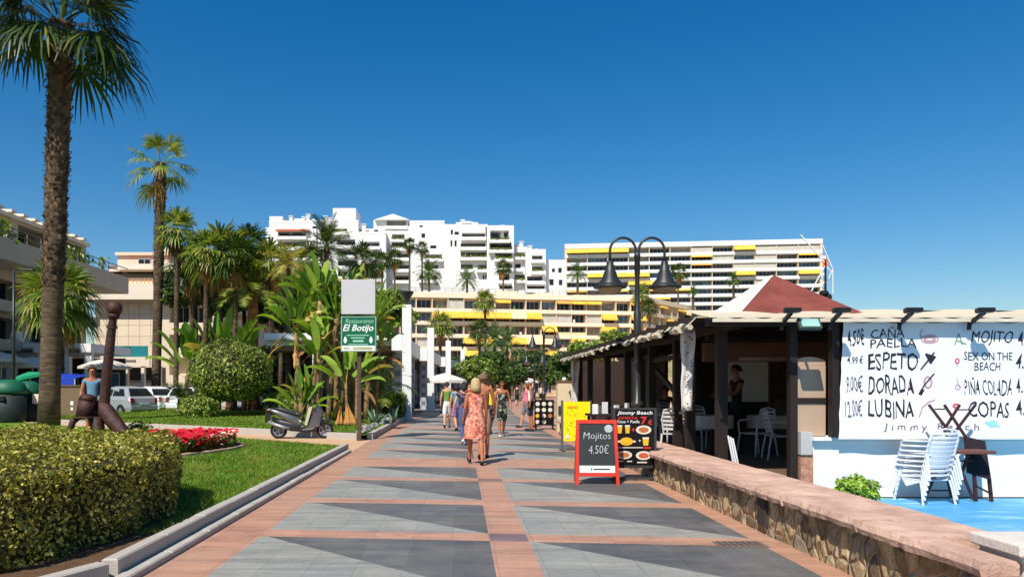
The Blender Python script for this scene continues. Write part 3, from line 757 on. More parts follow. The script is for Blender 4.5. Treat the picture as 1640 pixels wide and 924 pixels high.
# large dried leaf base
tt = thing('dried_palm_sheath', 'large orange-brown dried leaf sheath leaning beside the sign post', 'dried leaf', (XP(562, 26.5), 26.5, .2))
def sheath(x0, w_, h_, ln, cv):
    mbq = MB(); n = 8; m_ = 6; vs = []; fs = []
    for j in range(m_ + 1):
        v = j / m_
        for i in range(n + 1):
            u = i / n * 2 - 1; ww = w_ * (1 - v) ** .8 * (1 + .1 * math.sin(v * 9 + u * 5)); vs.append((x0 + u * ww + ln * v, -cv * (1 - u * u) * (1 - v * .6) + .04 * math.sin(u * 6), v * h_ * (1 - .06 * u * u)))
    for j in range(m_):
        for i in range(n): a = j * (n + 1) + i; fs.append((a, a + 1, a + n + 2, a + n + 1))
    mbq.add(vs, fs); o = mbq.build('sheath', M('dry_sheath', S(196, 138, 74), .85, .3, 5, .5, stretch=(8, 8, 1)), tt, smooth=True); md = o.modifiers.new('s', 'SOLIDIFY'); md.thickness = .02
sheath(0, .28, .78, -.12, .12); sheath(-.42, .16, .7, .06, .1)
# small bush by the painted floor
shrub('small bright green bush at the foot of the white wall', (XP(1371, 9.9), 9.9, 0), .27, .22, .21, 1500, .05, 60, LEAF('bright_leaf', S(90, 130, 30), S(170, 200, 70), .4, .3), name='low_bush', zc=.17, lump=.2)
# flower bed
tb = thing('flower_bed', 'oval bed of red flowers edged with stones on the near lawn', 'flower bed', (0, 0, 0))
rb = np.random.default_rng(61)
bx_ = rb.uniform(-7.6, -5.0, 9000); by_ = rb.uniform(14.2, 19, 9000); k_ = inpoly(bx_, by_, [( -6.35 + (x + 6.35) * .93, 16.6 + (y - 16.6) * .95) for x, y in BED]); bx_ = bx_[k_]; by_ = by_[k_]
bz_ = .17 + .3 * rb.random(len(bx_)) ** .5
pp = np.stack([bx_, by_, bz_], 1); n_ = len(pp)
nm_ = np.tile([0, -.3, 1.0], (n_, 1))
v, f = leaf_cloud(rb, pp[: n_ // 2], .10, .6, .3); np_mesh('leaves', v, f, SHRL, tb)
q_ = pp[n_ // 2:].copy(); q_[:, 2] += .07; edge = (np.abs(q_[:, 1] - 15.0) < .5) | (q_[:, 0] > -5.5)
w_ = edge & (rb.random(len(q_)) < .4)
v, f = leaf_cloud(rb, q_[~w_], .12, .9, .9, nrm=nm_[: (~w_).sum()]); np_mesh('red_flowers', v, f, LEAF('red_petals', S(150, 14, 26), S(214, 30, 50), .6, .2), tb)
v, f = leaf_cloud(rb, q_[w_], .10, .9, .9, nrm=nm_[: w_.sum()]); np_mesh('pale_flowers', v, f, LEAF('pale_petals', S(226, 190, 150), S(244, 232, 210), .6, .2), tb)
MB().prism(BED, .1, .165).build('soil', SOIL, tb)
mbq = MB(); N_ = 96; vs_ = []; fs_ = []
for i in range(N_):
    a = i * 2 * math.pi / N_; j_ = 1 + .012 * math.sin(a * 17) + rnd.uniform(-.008, .008)
    for (q, z) in ((1.0, .12), (1.0, .20 + rnd.uniform(-.012, .012)), (1.075 * j_, .195), (1.085 * j_, .12)):
        vs_.append((-6.35 + (1.12 * math.cos(a) + .2 * math.sin(2 * a)) * q, 16.6 + 2.15 * math.sin(a) * (1 + (q - 1) * .6), z))
for i in range(N_):
    for k in range(3): b2 = ((i + 1) % N_) * 4; fs_.append((i * 4 + k, i * 4 + k + 1, b2 + k + 1, b2 + k))
mbq.add(vs_, fs_); mbq.build('stone_edging', M('edging_stone', S(176, 150, 116), .85, .3, 5, .6, 20), tb)

# ---- far palms and trees
far_palms = [
    ('slim fan palm standing before the yellow awnings left of centre', 777, 482, 120, 2.3, 'f', 71),
    ('leaning fan palm in front of the lowest yellow awnings', 768, 530, 105, 1.9, 'f', 72),
    ('dark palm beside the balconies just right of the first white pillar', 705, 520, 90, 2.0, 'f', 73),
    ('bushy date palm in front of the block behind the pavilions', 792, 545, 95, 2.6, 'd', 74),
    ('spreading date palm behind the promenade trees, second of the pair', 812, 548, 100, 2.6, 'd', 75),
    ('small fan palm seen past the near double street lamp', 1040, 492, 135, 2.0, 'f', 76),
    ('fan palm rising above the corner of the awning block', 1028, 470, 168, 2.6, 'f', 77)]
for lab, px, pyc, Y, cr, k, sd_ in far_palms:
    if k == 'f': fan_palm(lab, (XP(px, Y), Y, 0), ZP(pyc, Y), .22, .18, cr, 22, seed=sd_, boots=0, nl=12, segs=4, skirt=3, mat=PALM_L if sd_ % 2 else PALM_D, group='distant palm trees')
    else: feather_palm(lab, (XP(px, Y), Y, 0), ZP(pyc, Y), .25, cr, 30, seed=sd_, nl=10, mat=FEATH, group='distant palm trees')
tree_specs = [
    ('olive-yellow round tree above the pavilion roofs', 788, 582, 82, 2.4, DARKL, 81),
    ('dense green tree right of the distant street lamps', 905, 598, 74, 2.6, DARKL, 82),
    ('dark tree closing the far end of the promenade', 815, 606, 88, 2.6, DARKL, 83),
    ('small green tree beside the third white pillar', 762, 600, 70, 2.0, SHRL, 84),
    ('leafy tree in front of the lowest terrace of the awning block', 855, 585, 110, 3.8, DARKL, 85),
    ('dark leafy tree left of the date palms', 735, 592, 105, 2.6, DARKL, 86),
    ('bushy tree behind the restaurant eave end', 940, 580, 95, 4.0, SHRL, 87),
    ('green treetop poking above the restaurant eave', 983, 545, 100, 2.0, SHRL, 88),
    ('dark tree behind the first pavilion roof', 628, 585, 75, 2.6, DARKL, 89),
    ('dense dark tree behind the banana plants', 545, 560, 52, 4.2, DARKL, 90),
    ('dark tree filling the gap left of the broad feathery palm', 312, 470, 50, 2.2, DARKL, 93), ('dark-leaved tree right of the brown-trunk palm', 448, 500, 50, 2.6, DARKL, 94), ('leafy tree low between the brown-trunk palm and the round shrub', 390, 480, 50, 2.4, DARKL, 95), ('olive-leaved tree rising over the banana plants', 500, 470, 48, 2.3, SHRL, 96), ('dark tree just right of the blank square sign panel', 610, 500, 60, 2.6, SHRL, 97),
    ('dark green tree behind the round clipped shrub', 345, 470, 52, 3.0, DARKL, 91),
    ('dense shrubbery tree behind the brown-trunk palm', 440, 600, 55, 2.6, DARKL, 92)]
for lab, px, pyc, Y, rad, mt, sd_ in tree_specs:
    top = ZP(pyc, Y) + rad * .7; tree(lab, (XP(px, Y), Y, 0), max(top, rad * 1.5), rad, sd_, 5200, .3 * rad / 3 + .08, mt, tr=.16)
# ================================================================ buildings
WHITE = M('white_render', (.74, .73, .71), .8, .05, .4, .15, 12)
WHITE2 = M('white_paint', (.78, .77, .74), .55, .05, 1.2)
CREAM = M('cream_render', S(222, 202, 176), .85, .06, .35, .15, 8)
CREAM2 = M('cream_band', S(228, 212, 190), .85, .05, .5)
SHADEDR = M('shaded_render', S(188, 172, 150), .85, .08, .4)  # shade of the faces turned from the sun put into the render colour
TERRA = M('terracotta_tiles', S(176, 96, 66), .8, .2, 6, .5, 30)
YEL = M('yellow_awning', S(230, 180, 62), .8, .12, 1.2, col2=S(236, 184, 74))
YELP = M('pale_awning', S(236, 206, 160), .8, .08, 1.5)
ORNG = M('orange_awning', S(226, 160, 84), .8, .08, 1.5)
SHUT = M('roller_shutter', S(196, 190, 176), .7, .1, .8)
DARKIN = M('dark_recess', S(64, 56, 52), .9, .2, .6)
GL = GLASS(col=(.012, .014, .018));
CURT = M('curtained_glass', S(150, 144, 132), .5, .25, .8); GLW = GLASS('warm_glass', (.06, .045, .035), .15)
LOGB = M('loggia_shade', S(92, 76, 64), .9, .2, .5)  # shade inside the openings put into the colour of their back walls
GLB = GLASS('blue_glass', (.05, .09, .12), .12)
ALU = M('aluminium_frame', S(186, 184, 178), .5, .05, 3)
RAIL = M('railing', S(120, 112, 104), .6, .1, 3)

def holed_wall(mb, x0, x1, z0, z1, y, holes, depth=.3, back=True, mi=0, mib=None):
    xs = sorted({x0, x1, *[min(max(h[0], x0), x1) for h in holes], *[min(max(h[1], x0), x1) for h in holes]})
    zs = sorted({z0, z1, *[min(max(h[2], z0), z1) for h in holes], *[min(max(h[3], z0), z1) for h in holes]})
    for a, b in zip(xs[:-1], xs[1:]):
        for c, d in zip(zs[:-1], zs[1:]):
            mx, mz = (a + b) / 2, (c + d) / 2
            if any(h[0] < mx < h[1] and h[2] < mz < h[3] for h in holes): continue
            mb.quad((a, y, c), (b, y, c), (b, y, d), (a, y, d), mi)
    for h in holes:
        a, b, c, d = h[:4]; dp = h[4] if len(h) > 4 else depth
        mb.quad((a, y, c), (a, y + dp, c), (b, y + dp, c), (b, y, c), mi); mb.quad((a, y, d), (b, y, d), (b, y + dp, d), (a, y + dp, d), mi)
        mb.quad((a, y, c), (a, y, d), (a, y + dp, d), (a, y + dp, c), mi); mb.quad((b, y, c), (b, y + dp, c), (b, y + dp, d), (b, y, d), mi)
        if back: mb.quad((a, y + dp, c), (b, y + dp, c), (b, y + dp, d), (a, y + dp, d), mi if mib is None else mib)
def window(parent, x0, x1, z0, z1, y, xf=None, gm=None, fm=None, nm=2, fw=.06, name='window', hb=0):
    mb = MB(xf); mb.quad((x0, y, z0), (x1, y, z0), (x1, y, z1), (x0, y, z1), 0)
    for i in range(nm + 1):
        x = x0 + (x1 - x0) * i / nm; mb.box(x - fw / 2, x + fw / 2, y - .05, y - .005, z0, z1, 1)
    for z in [z0, z1] + [z0 + (z1 - z0) * (i + 1) / (hb + 1) for i in range(hb)]:
        mb.box(x0 + fw * .51, x1 - fw * .51, y - .047, y - .008, z - fw / 2, z + fw / 2, 1)
    return mb.build(name, [gm or GL, fm or ALU], parent)
def awning(parent, x0, x1, z1, y, out, drop, m, xf=None):
    mb = MB(xf); mb.quad((x0, y, z1), (x1, y, z1), (x1, y - out, z1 - drop), (x0, y - out, z1 - drop))
    mb.quad((x0, y - out, z1 - drop), (x1, y - out, z1 - drop), (x1, y - out, z1 - drop - .22), (x0, y - out, z1 - drop - .22))
    mb.poly([(x0, y, z1), (x0, y - out, z1 - drop), (x0, y - .01, z1 - drop)]); mb.poly([(x1, y, z1), (x1, y - out, z1 - drop), (x1, y - .01, z1 - drop)])
    return mb.build('awning', m, parent)

# ---------------------------------------------------------------- white terraced complex on the hill
def wblock(label, px0, px1, pyt, Y, ops, extras=(), pyb=478, back=16, group=None, boxes=()):
    x0, x1, zt, zb = XP(px0, Y), XP(px1, Y), ZP(pyt, Y), ZP(pyb, Y); cx = (x0 + x1) / 2
    t = thing('terraced_apartment_house', label, 'apartment building', (cx, Y, zb - 4), 0, 'white terraced apartment houses on the hill')
    o_ = Matrix.Translation((-cx, -Y, -(zb - 4)))
    def cv(a): return (XP(a[0], Y), XP(a[1], Y), ZP(a[3], Y), ZP(a[2], Y))
    holes = []
    for a in ops:
        h = cv(a); holes.append((*h, 2.2 if a[4] == 'L' else .35))
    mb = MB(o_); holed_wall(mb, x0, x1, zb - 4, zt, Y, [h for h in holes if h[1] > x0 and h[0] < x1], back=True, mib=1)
    mb.quad((x0, Y, zb - 4), (x0, Y + back, zb - 4), (x0, Y + back, zt), (x0, Y, zt)); mb.quad((x1, Y, zb - 4), (x1, Y, zt), (x1, Y + back, zt), (x1, Y + back, zb - 4))
    mb.quad((x0, Y + back, zb - 4), (x1, Y + back, zb - 4), (x1, Y + back, zt), (x0, Y + back, zt))
    for (a, b, c, d, dy, dp) in boxes:       # extra masses: px range, py range, forward shift, depth
        mb.box(XP(a, Y), XP(b, Y), Y + dy, Y + dy + dp, ZP(d, Y), ZP(c, Y))
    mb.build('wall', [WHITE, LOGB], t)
    mr = MB(o_); mr.box(x0, x1, Y + .01, Y + back - .01, zt + .002, zt + .15); 
    pw = .3
    mr.box(x0, x1, Y - .02, Y + pw, zt + .15, zt + .75); mr.box(x0, x0 + pw, Y + pw + .003, Y + back, zt + .15, zt + .75); mr.box(x1 - pw, x1, Y + pw + .003, Y + back, zt + .15, zt + .75)
    mr.build('roof', WHITE, t)
    for a, h in zip(ops, holes):
        if a[4] == 'L':
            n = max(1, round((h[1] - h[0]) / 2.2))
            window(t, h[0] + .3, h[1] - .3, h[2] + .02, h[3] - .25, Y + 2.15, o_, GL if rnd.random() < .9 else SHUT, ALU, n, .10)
            mb = MB(o_); q = 1.1
            mb.box(h[0] - .25, h[1] + .25, Y - q, Y - .003, h[2] - .95, h[2] - .7); mb.box(h[0] - .25, h[1] + .25, Y - q - .15, Y - q + .003, h[2] - .95, h[2] - .12)
            mb.box(h[0] - .25, h[0] - .1, Y - q + .006, Y - .003, h[2] - .69, h[2] - .13); mb.box(h[1] + .1, h[1] + .25, Y - q + .006, Y - .003, h[2] - .69, h[2] - .13)
            mb.build('balcony', WHITE, t)
            if rnd.random() < .45:
                n_ = 140; pp = np.stack([rg.uniform(h[0], h[1], n_) - cx, np.full(n_, -q - .05) + rg.normal(size=n_) * .15, rg.uniform(h[2] - .1, h[2] + .35, n_) - (zb - 4)], 1)
                v, f = leaf_cloud(rg, pp, .4, .7); np_mesh('planting', v, f, SHRL, t)
        else: window(t, h[0], h[1], h[2], h[3], Y + .3, o_, GL, ALU, 1, .1)
    for e in extras:
        k = e[0]
        if k == 'chim':
            _, px, pt_, pb = e; x = XP(px, Y); mb = MB(o_); mb.box(x - .45, x + .45, Y + 2, Y + 2.9, ZP(pb, Y) - 2.5, ZP(pt_, Y)); mb.box(x - .6, x + .6, Y + 1.85, Y + 3.05, ZP(pt_, Y) + .12, ZP(pt_, Y) + .32); mb.box(x - .3, x + .3, Y + 2.15, Y + 2.75, ZP(pt_, Y) + .002, ZP(pt_, Y) + .118)
            mb.build('chimney', WHITE, t)
        elif k == 'gable':
            _, a, b, ap, pt_, pb = e; xa, xb, xm = XP(a, Y), XP(b, Y), XP(ap, Y); za, zc = ZP(pb, Y), ZP(pt_, Y)
            mb = MB(o_); vs = [(xa, Y - .8, za), (xb, Y - .8, za), (xm, Y + 4, zc), (xb, Y + 9, za), (xa, Y + 9, za)]
            mb.add(vs, [(0, 1, 2), (1, 3, 2), (3, 4, 2), (4, 0, 2), (4, 3, 1, 0)]); mb.build('pitched_roof', M('white_tiles', (.76, .75, .73), .7, .06, 2), t)
        elif k == 'dome':
            _, px, pw_, pt_, pb = e; x = XP(px, Y); r = abs(XP(pw_, Y) - XP(0, Y) - (XP(0, Y) - XP(0, Y))) if False else pw_ * Y / F; mb = MB(o_)
            hz = ZP(pt_, Y) - ZP(pb, Y); mb.lathe([(r * math.cos(a), hz * math.sin(a)) for a in [i * math.pi / 16 for i in range(8)]] + [(.01, hz)], (x, Y + 3, ZP(pb, Y)), 16); mb.build('dome', WHITE, t, smooth=True)
        elif k == 'tile':
            _, a, b, c, d = e; mb = MB(o_); xa, xb = XP(a, Y), XP(b, Y); mb.poly([(xa, Y - 1.2, ZP(d, Y)), (xb, Y - 1.2, ZP(d, Y)), (xb - .6, Y + 2.4, ZP(c, Y)), (xa + .6, Y + 2.4, ZP(c, Y))])
            mb.box(xa, xb, Y - 1.2, Y - .9, ZP(d, Y) - .35, ZP(d, Y) - .003); mb.build('tiled_roof', TERRA, t)
    return t
W = wblock
W('leftmost white terraced house with a red tiled strip under its roof', 431, 506, 358, 196, [(445, 490, 371, 379, 'L'), (445, 490, 387, 396, 'L'), (445, 490, 404, 412, 'L'), (445, 490, 421, 429, 'L')],
  [('chim', 463, 345, 358), ('chim', 484, 346, 358), ('chim', 491, 342, 358), ('dome', 499, 8, 347, 357), ('tile', 443, 495, 361, 370)], boxes=[(424, 431.2, 363, 480, 1, 10), (420, 424.2, 398, 480, 2, 9), (431, 452, 346, 358.4, .4, 8), (470, 486, 349, 358.4, .8, 6)])
W('white terraced house carrying the tall square roof tower', 512, 574, 357, 192, [(532, 556, 366, 371.5, 'L'), (539, 569, 383, 393, 'L'), (541, 570, 400, 409, 'L'), (541, 570, 417, 426, 'L'), (541, 570, 434, 443, 'L'), (500, 508, 362, 366, 'W')],
  [('chim', 519, 345, 357), ('chim', 526, 348, 357)], boxes=[(532, 569, 332, 357.2, 1, 9), (505.5, 512.2, 363, 480, 3, 9)])
W('white terraced house with planted roof terrace left of the gabled one', 574, 618, 376, 190, [(577, 608, 387, 395, 'L'), (580, 608, 404, 412, 'L'), (578, 610, 421, 429, 'L'), (578, 610, 438, 446, 'L')],
  [('chim', 581, 358, 362)], boxes=[(574, 596, 361, 376.3, 4, 9)])
W('white house under the pyramid-shaped gable with a loggia', 606, 664, 367, 194, [(628, 648, 375, 383, 'L'), (627, 649, 389, 397, 'L'), (631, 657, 406, 413, 'L'), (633, 660, 424, 431, 'L'), (631, 661, 441, 449, 'L')],
  [('gable', 600, 656, 627, 337, 353)], boxes=[(598, 616, 352, 367.3, .3, 8), (616, 619, 352, 367.3, .2, 8), (650, 653, 352, 367.3, .2, 8), (616, 653, 362, 367.3, -.3, .4), (619, 650, 353, 367.2, 3, 4)])
W('flat-fronted white house with chimneys between the gabled house and the centre', 656, 712, 358, 191, [(675, 681, 374, 381, 'W'), (689, 699, 393, 398, 'W'), (680, 708, 407, 414, 'L'), (680, 702, 424, 431, 'L'), (672, 700, 441, 448, 'L'), (672, 677, 361, 364, 'W')],
  [('chim', 699, 355, 358), ('chim', 707, 353, 358), ('chim', 693, 356, 358)])
W('central white house with round-arched penthouse and wide curved balconies', 711, 781, 364, 187, [(722, 725.5, 368, 376, 'W'), (728, 735, 371, 376, 'W'), (721.5, 724.5, 385, 395, 'W'), (728, 731.5, 385, 395, 'W'), (740, 777, 373, 380, 'L'), (738, 777, 389, 396, 'L'), (738, 779, 404, 412, 'L'), (738, 757, 423, 431, 'L'), (765, 779, 424, 431, 'L'), (773, 776, 440, 447, 'W'), (777, 779.5, 440, 447, 'W')],
  [('chim', 741, 351, 354), ('dome', 748, 17, 351, 357)], boxes=[(730, 766, 355, 364.3, .8, 7)])
W('white house with deep shaded top loggia and dark awning', 780, 823, 366, 185, [(785, 815, 369, 384, 'L'), (784, 819, 387.5, 400, 'L'), (793, 820, 404, 414, 'L'), (798, 820, 422, 430, 'L'), (799, 816, 438, 449, 'L'), (800, 820, 457, 463, 'L')],
  [('chim', 805, 360, 366), ('dome', 806, 7, 362, 366), ('chim', 781, 362, 366), ('chim', 819, 364, 366)])
W('lower white house stepping down to the right of the shaded loggia', 822, 846, 400, 187, [(825, 841, 404, 411, 'L'), (825, 834, 422, 430, 'L'), (825, 842, 440, 448, 'L')], [('chim', 836, 386, 400)], boxes=[(823, 836, 388, 400.3, 3, 7)])
W('white house with a domed top right of the stepped middle', 842, 874, 404, 184, [(852, 869, 409, 416, 'L'), (852, 869, 427, 434, 'L'), (844, 869, 442, 450, 'L'), (844, 872, 458, 463, 'L')], [('dome', 861, 10.5, 395, 404), ('chim', 850, 393, 404)])
W('last small white house at the right end of the hill row', 873, 906, 421, 186, [(894, 900, 429, 437, 'W'), (880, 887, 447, 457, 'W'), (895, 901, 448, 457, 'W'), (884, 889, 430, 436, 'W')], [('chim', 891, 418, 421)])

# ---------------------------------------------------------------- long block with yellow awnings
def grid_block(t, xf, nb, bw, nf, fh, zt, rows, rec=1.5, parap=.0, slab=.32, roofh=1.1, bandm=CREAM2, wallm=CREAM, backd=14, shut=.25, body=True, rail=True, part=True, seed=1, sidew=.35, stuffrail=False):
    rr = random.Random(seed); L = nb * bw
    mb = MB(xf)
    z0 = zt - nf * fh
    mb.quad((0, rec, z0 - 6), (L, rec, z0 - 6), (L, rec, zt), (0, rec, zt))
    if body: mb.box(0, L, rec + .02, backd, z0 - 6, zt - .02)
    mb.box(-sidew, -.003, .02, backd, z0 - 6, zt - .01); mb.box(L + .003, L + sidew, .02, backd, z0 - 6, zt - .01)
    mb.box(0, L, .3, rec - .01, z0 - 6, z0 - .34)
    mb.build('wall', wallm, t)
    mb = MB(xf); mb.box(-sidew - .05, L + sidew + .05, -.12, backd + .1, zt + .002, zt + roofh); mb.build('roof', bandm, t)
    mp = MB(xf)
    for i in range(1, nb): mp.box(i * bw - .09, i * bw + .09, .05, rec - .003, z0, zt)
    if part: mp.build('partition', wallm, t)
    for f in range(nf):
        ztf = zt - f * fh; zbf = ztf - fh
        mb = MB(xf); mb.box(-.003 - sidew, L + sidew + .003, -.06, rec - .005, zbf - slab, zbf - .002)
        if parap: mb.box(-.004 - sidew, L + sidew + .004, -.12, .03, zbf - slab - .003, zbf + parap)
        mb.build('balcony', bandm, t)
        if rail and not parap:
            mr = MB(xf)
            mr.box(0, L, -.02, .02, zbf + .9, zbf + .96)
            for i in range(int(L / .7)): mr.box(i * .7, i * .7 + .05, -.015, .015, zbf, zbf + .9)
            mr.build('railing', RAIL, t)
        row = rows[f] if f < len(rows) else ''
        for i in range(nb):
            c = row[i] if i < len(row) else rr.choice('ggsdyYgs')
            xa, xb = i * bw + .12, (i + 1) * bw - .12
            zl = zbf + .02
            if c in 'gbdyYPOG':
                window(t, xa + .1, xb - .1, zl, ztf - slab - .1, rec - .02, xf, GLB if c in 'b' else rr.choice([GL, GL, GL, CURT, GLW]), ALU, 3 if bw < 5 else 5, .08)
                if rr.random() < .4:
                    m3 = MB(xf); xx = rr.uniform(xa + .3, xb - .9); m3.box(xx, xx + .45, rec - .9, rec - .5, zl, zl + rr.uniform(.7, 1.3)); m3.build('balcony_chair', rr.choice([WHITE2, DARKIN, TERRA, SHRL]), t)
            elif c == 's': window(t, xa + .02, xb - .02, zl + .0, ztf - slab - .05, .32, xf, SHUT, ALU, 2, .06)
            elif c == 'c':
                window(t, xa + .1, xb - .1, zl, ztf - slab - .1, rec - .02, xf, GL, ALU, 3, .08)
                m2_ = MB(xf); m2_.box(xa, xb, .02, .06, zl, zl + 1.1); m2_.build('balcony_screen', YELP, t)
            if c == 'y': awning(t, xa - .05, xb + .05, ztf - slab + .1, .0, .7, .55, YEL, xf)
            if c == 'Y': awning(t, xa - .1, xb + .1, ztf - slab + .2, -.06, 1.15, 1.35, YEL, xf)
            if c == 'P': awning(t, xa - .1, xb + .1, ztf - slab + .2, -.06, 1.15, 1.35, YELP, xf)
            if c == 'O': awning(t, xa - .05, xb + .05, ztf - slab + .1, .0, .7, .5, ORNG, xf)
            if c == 'G': 
                m2_ = MB(xf); m2_.box(xa, xb, .0, .03, zl, zl + 1.0); m2_.build('balcony_screen', M('green_screen', S(80, 110, 70), .8), t)
PEACH = M('peach_render', S(232, 204, 172), .85, .05, .4)
PEACH2 = M('peach_band', S(240, 218, 190), .85, .04, .6)
YC = 160
cx0 = XP(615, YC)
t = thing('apartment_block', 'long peach apartment block with rows of yellow awnings below the white houses', 'apartment building', (cx0, YC, 0), R(9.0))
rowsC = ['bbggsbbyggbOyyggyy', 'bgbYYYYYPYssgsYbYg', 'gbbbggbgggYccgYbOg', 'sgsggYYbYPPbYsYggs', 'ggsbgYbggyYbYbggYs', 'gggggggggggggggggg', 'gggggggggggggggggg']
nbC = 17; bwC = 3.46
grid_block(t, None, nbC, bwC, 7, 2.76, ZP(475, YC), rowsC, wallm=PEACH, bandm=PEACH2, backd=15, seed=3, parap=.5)
Lc = nbC * bwC
grid_block(t, Matrix.Translation((Lc + .4, 0, 0)) @ Matrix.Rotation(R(42), 4, 'Z'), 8, 3.5, 7, 2.76, ZP(475, YC) - .015, ['bgybgyPb', 'gbbYggbg', 'bsYgbYgg', 'ggYbgsgg', 'gYgbggYg', 'gggggggg', 'gggggggg'], wallm=PEACH, bandm=PEACH2, backd=12, seed=5, parap=.5)
# things on its roof
mb = MB(); zr = ZP(475, YC) + 1.1
for i in range(34): mb.box(2 + i * 1.6, 2.06 + i * 1.6, .5, .56, zr, zr + 1.0)
mb.box(2, 55, .5, .56, zr + 1.0, zr + 1.07); mb.box(2, 55, .5, .56, zr + .5, zr + .55)
mb.build('roof_railing', RAIL, t)
for i in range(5): mb = MB(); mb.box(8 + i * 9, 12.5 + i * 9, 6, 9, zr, zr + rnd.uniform(.8, 1.7)); mb.build('roof_shed', PEACH2, t)

# ---------------------------------------------------------------- slab block on the right
YD = 250
t = thing('apartment_slab', 'large flat-roofed slab block of white balconies with a few yellow awnings on the hill', 'apartment building', (XP(908, YD), YD, 0), R(-6.5))
rowsD = ['YYYgggsgYsssss', 'gbggggysbsgysg', 'gggbggOgssgbsg', 'sYYYbgggYgbYsg', 'gggYYgbggsgbbg', 'ygygyybgggbgbg', 'gYgyyggggggggg', 'gggggggggggggg', 'gggggggggggggg']
grid_block(t, None, 12, 6.72, 9, 2.72, ZP(397, YD) - .35, rowsD, rec=1.6, parap=.75, slab=.3, roofh=1.6, bandm=WHITE, wallm=CREAM, backd=13, sidew=.7, seed=9, rail=False)
mb = MB(); zz = ZP(397, YD); L_ = 12 * 6.72 + .7
for i in range(6): mb.box(L_ + .003, L_ + 1.4, 1, 12, zz - 5 - i * 2.72, zz - 4.1 - i * 2.72)
mb.build('side_balcony', WHITE, t)
mb = MB()
for a, b in (((0, 0, 2), (3.2, 0, -6)), ((3.2, 0, -6), (0, 0, -13)), ((0, 0, -4), (3.0, 0, -7)), ((3.2, 0, -6), (3.2, 0, -14))):
    mb.bar((L_ + 1.4 + a[0], 4, zz - 2 + a[2]), (L_ + 1.4 + b[0], 4, zz - 2 + b[2]), .22)
mb.build('antenna_bracket', WHITE2, t)
mb = MB(); mb.box(L_ + .2, L_ + 1.9, .4, 1.2, zz - 7.6, zz - 5.3); mb.build('orange_screen', M('orange_cloth', S(232, 120, 40), .8), t)

# ---------------------------------------------------------------- hill under the far buildings
def hz(x, y):
    b = 1 / (1 + math.exp(-(y - 178) / 3.5)) * 21
    e = 1 / (1 + math.exp((x - 118 - (y - 180) * .4) / 9)); w_ = 1 / (1 + math.exp(-(x + 95) / 12))
    return (b + max(0, y - 200) * .05 * 1) * e * w_ - .6 + math.sin(x * .15) * .3
N1, N2 = 60, 40; vs = []; fs = []
for j in range(N2 + 1):
    for i in range(N1 + 1):
        x = -190 + 420 * i / N1; y_ = 150 + 190 * j / N2; vs.append((x, y_, hz(x, y_) if y_ > 172 or True else 0))
for j in range(N2):
    for i in range(N1):
        a = j * (N1 + 1) + i; fs.append((a, a + 1, a + N1 + 2, a + N1 + 1))
mb = MB(); mb.add(vs, fs); o = mb.build('hill', M('hill_scrub', S(112, 108, 70), .95, .35, .2, .6, 2, col2=S(150, 140, 100)), smooth=True); o['kind'] = 'structure'
for i, (lab, px, py_, cr, k) in enumerate([
    ('small palm on the upper terrace of the gabled white house', 656, 392, 2.6, 'f'), ('small palm beside the flat-fronted white house', 676, 398, 2.6, 'f'),
    ('wide feathery palm in front of the flat-fronted white house', 687, 436, 5.0, 'd'), ('low spreading palm at the foot of the central white house', 748, 448, 4.2, 'd'),
    ('palm in front of the shaded loggia house', 806, 428, 3.0, 'f'), ('palm at the left corner of the slab block', 925, 436, 3.8, 'd'),
    ('pair-forming left palm above the gabled house terraces', 612, 420, 4.0, 'f'), ('palm low before the gabled house beside the pole sign', 632, 414, 3.5, 'f'),
    ('tall palm in front of the slab block right of the near lamp', 1086, 436, 3.6, 'f'), ('small palm on the awning block roofline near the red roof', 1110, 466, 2.4, 'd'),
    ('thin palm before the slab block near the red roof', 1175, 448, 3.2, 'd')]):
    Y = 178 if px < 900 else 186
    fp = fan_palm if k == 'f' else feather_palm
    zt_ = ZP(py_, Y); zb_ = hz(XP(px, Y), Y)
    if k == 'f': fan_palm(lab, (XP(px, Y), Y, zb_), zt_ - zb_, .26, .2, cr * .8, 20, seed=100 + i, boots=0, nl=10, segs=4, skirt=3, group='palms on the hill')
    else: feather_palm(lab, (XP(px, Y), Y, zb_), zt_ - zb_, .35, cr * .8, 30, seed=100 + i, nl=10, group='palms on the hill')
rh = np.random.default_rng(99)
hp_ = np.stack([rh.uniform(-80, 120, 5200), rh.uniform(160, 186, 5200), np.zeros(5200)], 1)
cl = np.sin(hp_[:, 0] * .4) + np.sin(hp_[:, 0] * .13 + hp_[:, 1] * .3)
hp_[:, 2] = [hz(a, b) for a, b in hp_[:, :2]] + rh.random(5200) * (1.2 + .9 * cl.clip(0, 2))
v, f = leaf_cloud(rh, hp_, 1.1, .7, .3); o = np_mesh('scrub', v, f, SHRL); tag(o, 'bushy green growth covering the slope below the white houses', 'scrub', kind='stuff')

